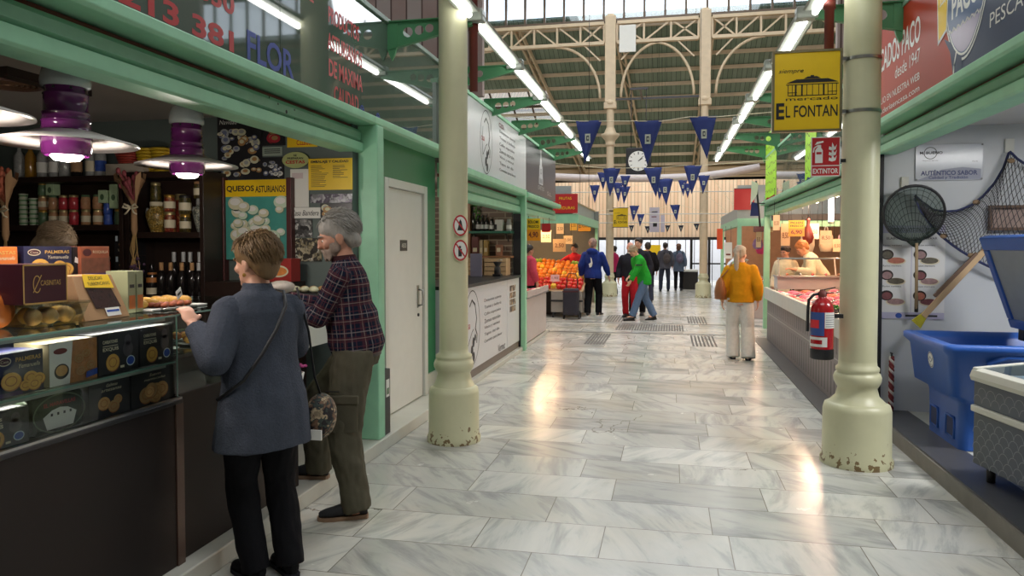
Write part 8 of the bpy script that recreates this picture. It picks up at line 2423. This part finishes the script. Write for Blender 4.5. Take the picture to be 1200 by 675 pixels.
# man in plaid
PL = plaid()
Mn, JM, TM, THM, sM = person('bearded man in a dark plaid shirt and olive cargo trousers at the counter', (-1.89, 4.24), 100, 1.79, lean=7, head=(14, 12), hs=1.12,
    feet={-1: (-1.83, 4.02, 0, 14), 1: (-2.25, 4.38, .10, -4)}, arms={-1: ((-2.28, 4.04, 1.26), (-.3, -1, -1), (-1, .1, 0)), 1: ((-2.36, 4.24, 1.28), (.6, -1, -1), (-1, -.2, 0))},
    hair=('wavy', HAIRG), skin=SKIN2, top={'m': PL, 't': .02, 'st': .016, 'hem': .93, 'flare': .012, 'name': 'plaid_shirt', 'fold': .009, 'wrap': True, 'ff': 9, 'shirt': cloth('maroon_collar', (60, 32, 36))}, legs={'m': OLIVET, 'r': (.118, .10, .082), 't': .018, 'len': .04, 'fold': .014, 'name': 'cargo_trousers'}, shoes=(mat('suede_dark', (34, 33, 36), .8), mat('pale_sole', (150, 120, 96), .6)), voxel=.008, belly=.03, extra={'beard': BEARD})
hip, kn, ank, f, fy, hl = JM['leg', -1]
q = hip.lerp(kn, .72)
b = MB(OLIVET); c_ = q + Vector((-.108, -.01, -.0))
b.rings([[c_ + Vector((.012 * math.cos(2 * PI * k / 12) - .006 * abs(z) * 0, .085 * math.copysign(abs(math.cos(2 * PI * k / 12 + PI / 2)) ** .5, math.cos(2 * PI * k / 12 + PI / 2)), z)) for k in range(12)] for z in (-.11, -.1, .06, .07)]); b.build('cargo_pocket', Mn, local=True)
b = MB(OLIVET); b.box(c_.x - .018, c_.x + .012, c_.y - .09, c_.y + .09, c_.z + .055, c_.z + .105); b.build('pocket_flap', Mn, local=True, bev=.006)
b = MB(DKSTEEL); b.bar((c_.x - .012, c_.y + .02, c_.z + .13), (c_.x - .012, c_.y + .1, c_.z + .13), .006); b.build('zip', Mn, local=True)
MB(BLACK).rings([[TM((math.cos(2 * PI * k / 20) * .19, -.006 + math.sin(2 * PI * k / 20) * .145, z)) for k in range(20)] for z in (.915, .945)], caps=False).build('belt', Mn, local=True)
# bunch of magenta flowers between the two customers, held in a wrapped basket
t = thing('flower_bunch', 'small bunch of magenta flowers between the two customers', 'flowers', (-2.05, 3.72, .74))
rnd = random.Random(9)
for k in range(16):
    c0 = Vector((-2.05 + rnd.gauss(0, .03), 3.74 + rnd.gauss(0, .04), .93 + rnd.gauss(0, .04)))
    b = MB(mat('magenta_petal', (168, 60, 120), .6, var=.3, vscale=50))
    for j in range(5): b.ell(c0 + Vector((.014 * math.cos(j * 1.26), .014 * math.sin(j * 1.26), 0)), (.011, .011, .008), 8, 5)
    b.build('blossom', t)
MB(WHITEP).lathe([(.03, .74), (.05, .8), (.07, .9), (.066, .9), (.03, .76)], (-2.05, 3.74, 0), n=16).build('wrap', t)
MB(BLACK).tube([(-2.05, 3.70, .82), (-2.1, 3.66, 1.0), (-2.13, 3.6, 1.12)], .006, 6).build('cord', t)

# vendor behind the counter
p = px(36, 290, x=-3.75)
person('vendor with brown grey hair, bowed low behind the boxes at the left', (-3.75, p.y), -70, 1.66, lean=8, head=(-10, 40), hair=('bob', mat('hair_ash_brown', (104, 88, 68), .6, var=.35, vscale=50)), top={'m': cloth('vendor_tunic', (70, 64, 72)), 'hem': .7}, legs={'m': BLK}, fem=True, zbase=.10, voxel=.009)

# customers and vendors further down the hall
p = px(627, 370, z=0)
person('customer in a pink vest facing the fruit heap', (-2.95, 15.55), -40, 1.64, head=(-10, 8), hair=('short', HAIRD), top={'m': PINKT, 'hem': .82, 't': .03, 'name': 'vest'}, legs={'m': BLK}, fem=True, skin=SKIN2)
p = px(673, 296, y=18.9)
person('fruit vendor in a red jacket behind the fruit heap', (p.x, 18.9), 150, 1.68, head=(10, 8), arms={1: ((p.x - .35, 18.55, 1.15),)}, hair=('short', HAIRD), top={'m': REDJK, 'hem': .85, 't': .028, 'name': 'jacket'}, legs={'m': BLK}, fem=True, skin=SKIN2)
BH, JB, TB_, _, sB = person('man in a royal blue hoodie and black trousers, seen from behind by the fruit', (-1.73, 17.05), -8, 1.78, head=(-12, 4), feet={-1: (-1.84, 16.98, 0, 10), 1: (-1.60, 17.12, 0, -16)}, arms={1: ((-1.38, 17.15, .92), (.6, -1, -.3))}, hair=('short', mat('hair_pinkish_grey', (150, 120, 110), .7)), top={'m': BLUEH, 'hem': .86, 't': .04, 'st': .03, 'name': 'hoodie', 'hood': True, 'fold': .012}, legs={'m': BLK, 'r': (.105, .085, .075)}, shoes=(BLACK, WHITEP), shw=1.08)
MB(WHITEP).at(frame(wmat(BH) @ Vector((-.02, -.165, 1.12)), (math.cos(R(-8)), math.sin(R(-8)), 0), UP)).flat([(-.02, 0), (.03, .02), (.05, .1), (.03, .2), (.0, .24), (.01, .12), (-.04, .08)], .006).build('back_print', BH)
t = thing('shopping_trolley', 'dark wheeled shopping trolley beside the man in the blue hoodie', 'trolley', (-2.12, 16.15, 0))
MB(mat('trolley_fabric', (44, 42, 54), .8, var=.3, vscale=14)).box(-.17, .17, -.13, .13, .1, .68).build('bag', t, local=True, bev=.04)
for x in (-.17, .17): MB(BLACK).tube([(x, .1 + .085 * math.cos(2 * PI * k / 18), .087 + .085 * math.sin(2 * PI * k / 18)) for k in range(18)], .018, 6, closed=True).build('wheel', t, local=True)
MB(DKSTEEL).tube([(-.12, .15, .1), (-.12, .16, .9), (-.08, .17, 1.0), (.08, .17, 1.0), (.12, .16, .9), (.12, .15, .1)], .011, 7).build('handle', t, local=True); MB(MAROON).box(-.175, .175, -.135, .135, .6, .64).build('flap', t, local=True, bev=.01)
person('bald man in red trousers and a dark jacket with pale shirt', (-.88, 16.9), 176, 1.70, head=(20, 10), hair=('thin', HAIRG), top={'m': DARKJ, 'hem': .84, 't': .03, 'name': 'jacket', 'shirt': WHITEP}, legs={'m': REDTR, 'r': (.1, .08, .07)}, skin=mat('skin_rosy', (206, 146, 128), .5))
person('man in black standing half hidden between the red trousers and the green jacket', (-.72, 17.5), 170, 1.80, head=(-10, 6), hair=('short', HAIRD), top={'m': DARKJ, 'hem': .8, 't': .035, 'name': 'jacket'}, legs={'m': BLK, 'r': (.1, .08, .07)}, feet={-1: (-.62, 17.4, 0, 5), 1: (-.86, 17.2, 0, -5)})
G, JG, TG, _, sG = person('fair haired person in a bright green jacket and jeans, bending over to look', (-.55, 16.25), 120, 1.68, lean=20, head=(5, 28), feet={-1: (-.82, 16.1, 0, 5), 1: (-.36, 16.35, 0, -5, .03)}, arms={-1: ((-.82, 16.0, .86),), 1: ((-.86, 16.3, .95),)}, hair=('short', HAIRS), top={'m': GREENJK, 'hem': .82, 't': .035, 'st': .028, 'name': 'jacket', 'fold': .012}, legs={'m': JEANS, 'r': (.1, .085, .08)})
sh, el, wr, hd = JG['arm', -1]
MB(BLACK).rings([[(sh.lerp(el, f)) + Vector((math.cos(2 * PI * k / 14) * .086, math.sin(2 * PI * k / 14) * .086, 0)) for k in range(14)] for f in (.45, .56)], caps=False).build('sleeve_patch', G, local=True)
p = px(763, 346, z=0)
person('dark clothed person with dark hair walking away behind the green jacket', (-.62, 21.5), 10, 1.72, hair=('short', HAIRD), top={'m': BLK, 'hem': .8, 't': .035, 'name': 'coat'}, legs={'m': DENIMD, 'r': (.09, .075, .068)}, voxel=.016)
CP, _, _, _, _ = person('person in a grey jacket, left of the couple walking to the entrance', (-.17, 27.0), 4, 1.74, hair=('short', HAIRD), top={'m': cloth('grey_jacket', (84, 84, 94)), 'hem': .82, 't': .04, 'name': 'jacket'}, legs={'m': DENIMD}, feet={-1: (-.32, 26.95, 0, 0), 1: (-.05, 27.1, 0, 0)}, voxel=.016)
CQ, _, _, _, _ = person('woman in a blue grey coat, right of the couple walking to the entrance', (.31, 27.6), -4, 1.70, hair=('bob', mat('hair_auburn', (104, 70, 50), .6)), top={'m': GREYB, 'hem': .72, 't': .035, 'name': 'coat'}, legs={'m': BLK}, fem=True, voxel=.016)
for o, c_, nm_ in ((CP, (78, 70, 70), 'brown grey backpack on the person left of the far couple'), (CQ, (96, 88, 110), 'violet grey backpack on the woman right of the far couple')):
    m_ = wmat(o); q = m_ @ Vector((.05, -.235, 1.18))
    t = thing('backpack', nm_, 'backpack', q)
    MB(mat('pack_cloth_%d' % c_[0], c_, .8, var=.2)).ell((0, 0, 0), (.13, .075, .19), 16, 10).build('bag', t, local=True); MB(mat('pack_cloth_%d' % c_[0], c_, .8)).ell((0, -.06, -.06), (.09, .04, .09), 12, 8).build('pocket', t, local=True)
    for x in (-.1, .1): MB(BLACK).tube([(x, .04, .15), (x, .14, .26), (x, .26, .24)], .016, 6).build('strap', t, local=True)
person('person in a magenta jacket partly hidden behind the far left column', (-1.86, 25.2), 60, 1.62, hair=('short', HAIRD), top={'m': MAG, 'hem': .8, 't': .035, 'name': 'jacket'}, legs={'m': BLK}, fem=True, voxel=.016)
# woman in mustard walking away
MU, JU, TU, THU, sU = person('woman in a mustard sweater and white trousers, grey hair tied back', (.98, 10.95), -3, 1.61, head=(-32, 2), feet={-1: (.89, 10.97, 0, 4), 1: (1.09, 10.88, 0, -4)}, hair=('pony', mat('hair_silver', (164, 150, 132), .6, var=.3, vscale=40)), top={'m': MUST, 'hem': .88, 't': .04, 'st': .034, 'name': 'sweater', 'fold': .012, 'ff': 8}, legs={'m': WHITET, 'r': (.108, .1, .108), 't': .03, 'len': .05, 'fold': .006}, shoes=(cloth('pale_shoe', (180, 170, 160)), DARKJ), voxel=.01, fem=True, belly=.02, shw=1.12)
mu = wmat(MU)
t = thing('shoulder_bag', 'soft brown leather bag on the left shoulder of the woman in mustard', 'bag', (.75, 10.8, .9))
LEATH = mat('brown_leather', (140, 84, 44), .5, var=.25, vscale=10, bump=.1)
q = mu @ Vector((-.27, -.06, 1.02))
MB(LEATH).rings([[q + Vector((rx * math.cos(2 * PI * k / 18), ry * math.sin(2 * PI * k / 18), z)) for k in range(18)] for z, rx, ry in ((-.17, .03, .08), (-.165, .08, .14), (-.05, .085, .15), (.08, .06, .12), (.14, .02, .08))]).build('pouch', t)
MB(LEATH).tube([q + Vector((0, -.06, .13)), mu @ TU((-.2, -.09, 1.36)), mu @ TU((-.135, -.03, 1.49)), mu @ TU((-.17, .09, 1.38)), q + Vector((0, .08, .13))], .014, 8, flat=.5).build('strap', t)
# fish vendors
p = px(936, 300, y=13.7)
person('fish vendor in a cream shirt bending over behind the glass screen', (p.x + .42, 13.7), 80, 1.80, lean=30, head=(10, 10), arms={-1: ((p.x - .1, 13.4, 1.2),), 1: ((p.x - .1, 13.7, 1.2),)}, hair=('short', mat('hair_ginger', (176, 112, 62), .6)), top={'m': CREAMS, 'hem': .8, 't': .03, 'name': 'shirt'}, legs={'m': WHITET}, skin=mat('skin_warm', (214, 150, 112), .5), shw=1.1)
p = px(914, 300, y=14.2)
person('fish vendor with dark hair and pale apron facing the aisle', (p.x + .1, 14.2), 150, 1.62, head=(-10, 15), hair=('short', HAIRD), top={'m': CREAMS, 'hem': .8, 't': .03, 'name': 'apron'}, legs={'m': BLK}, fem=True, skin=SKIN2)
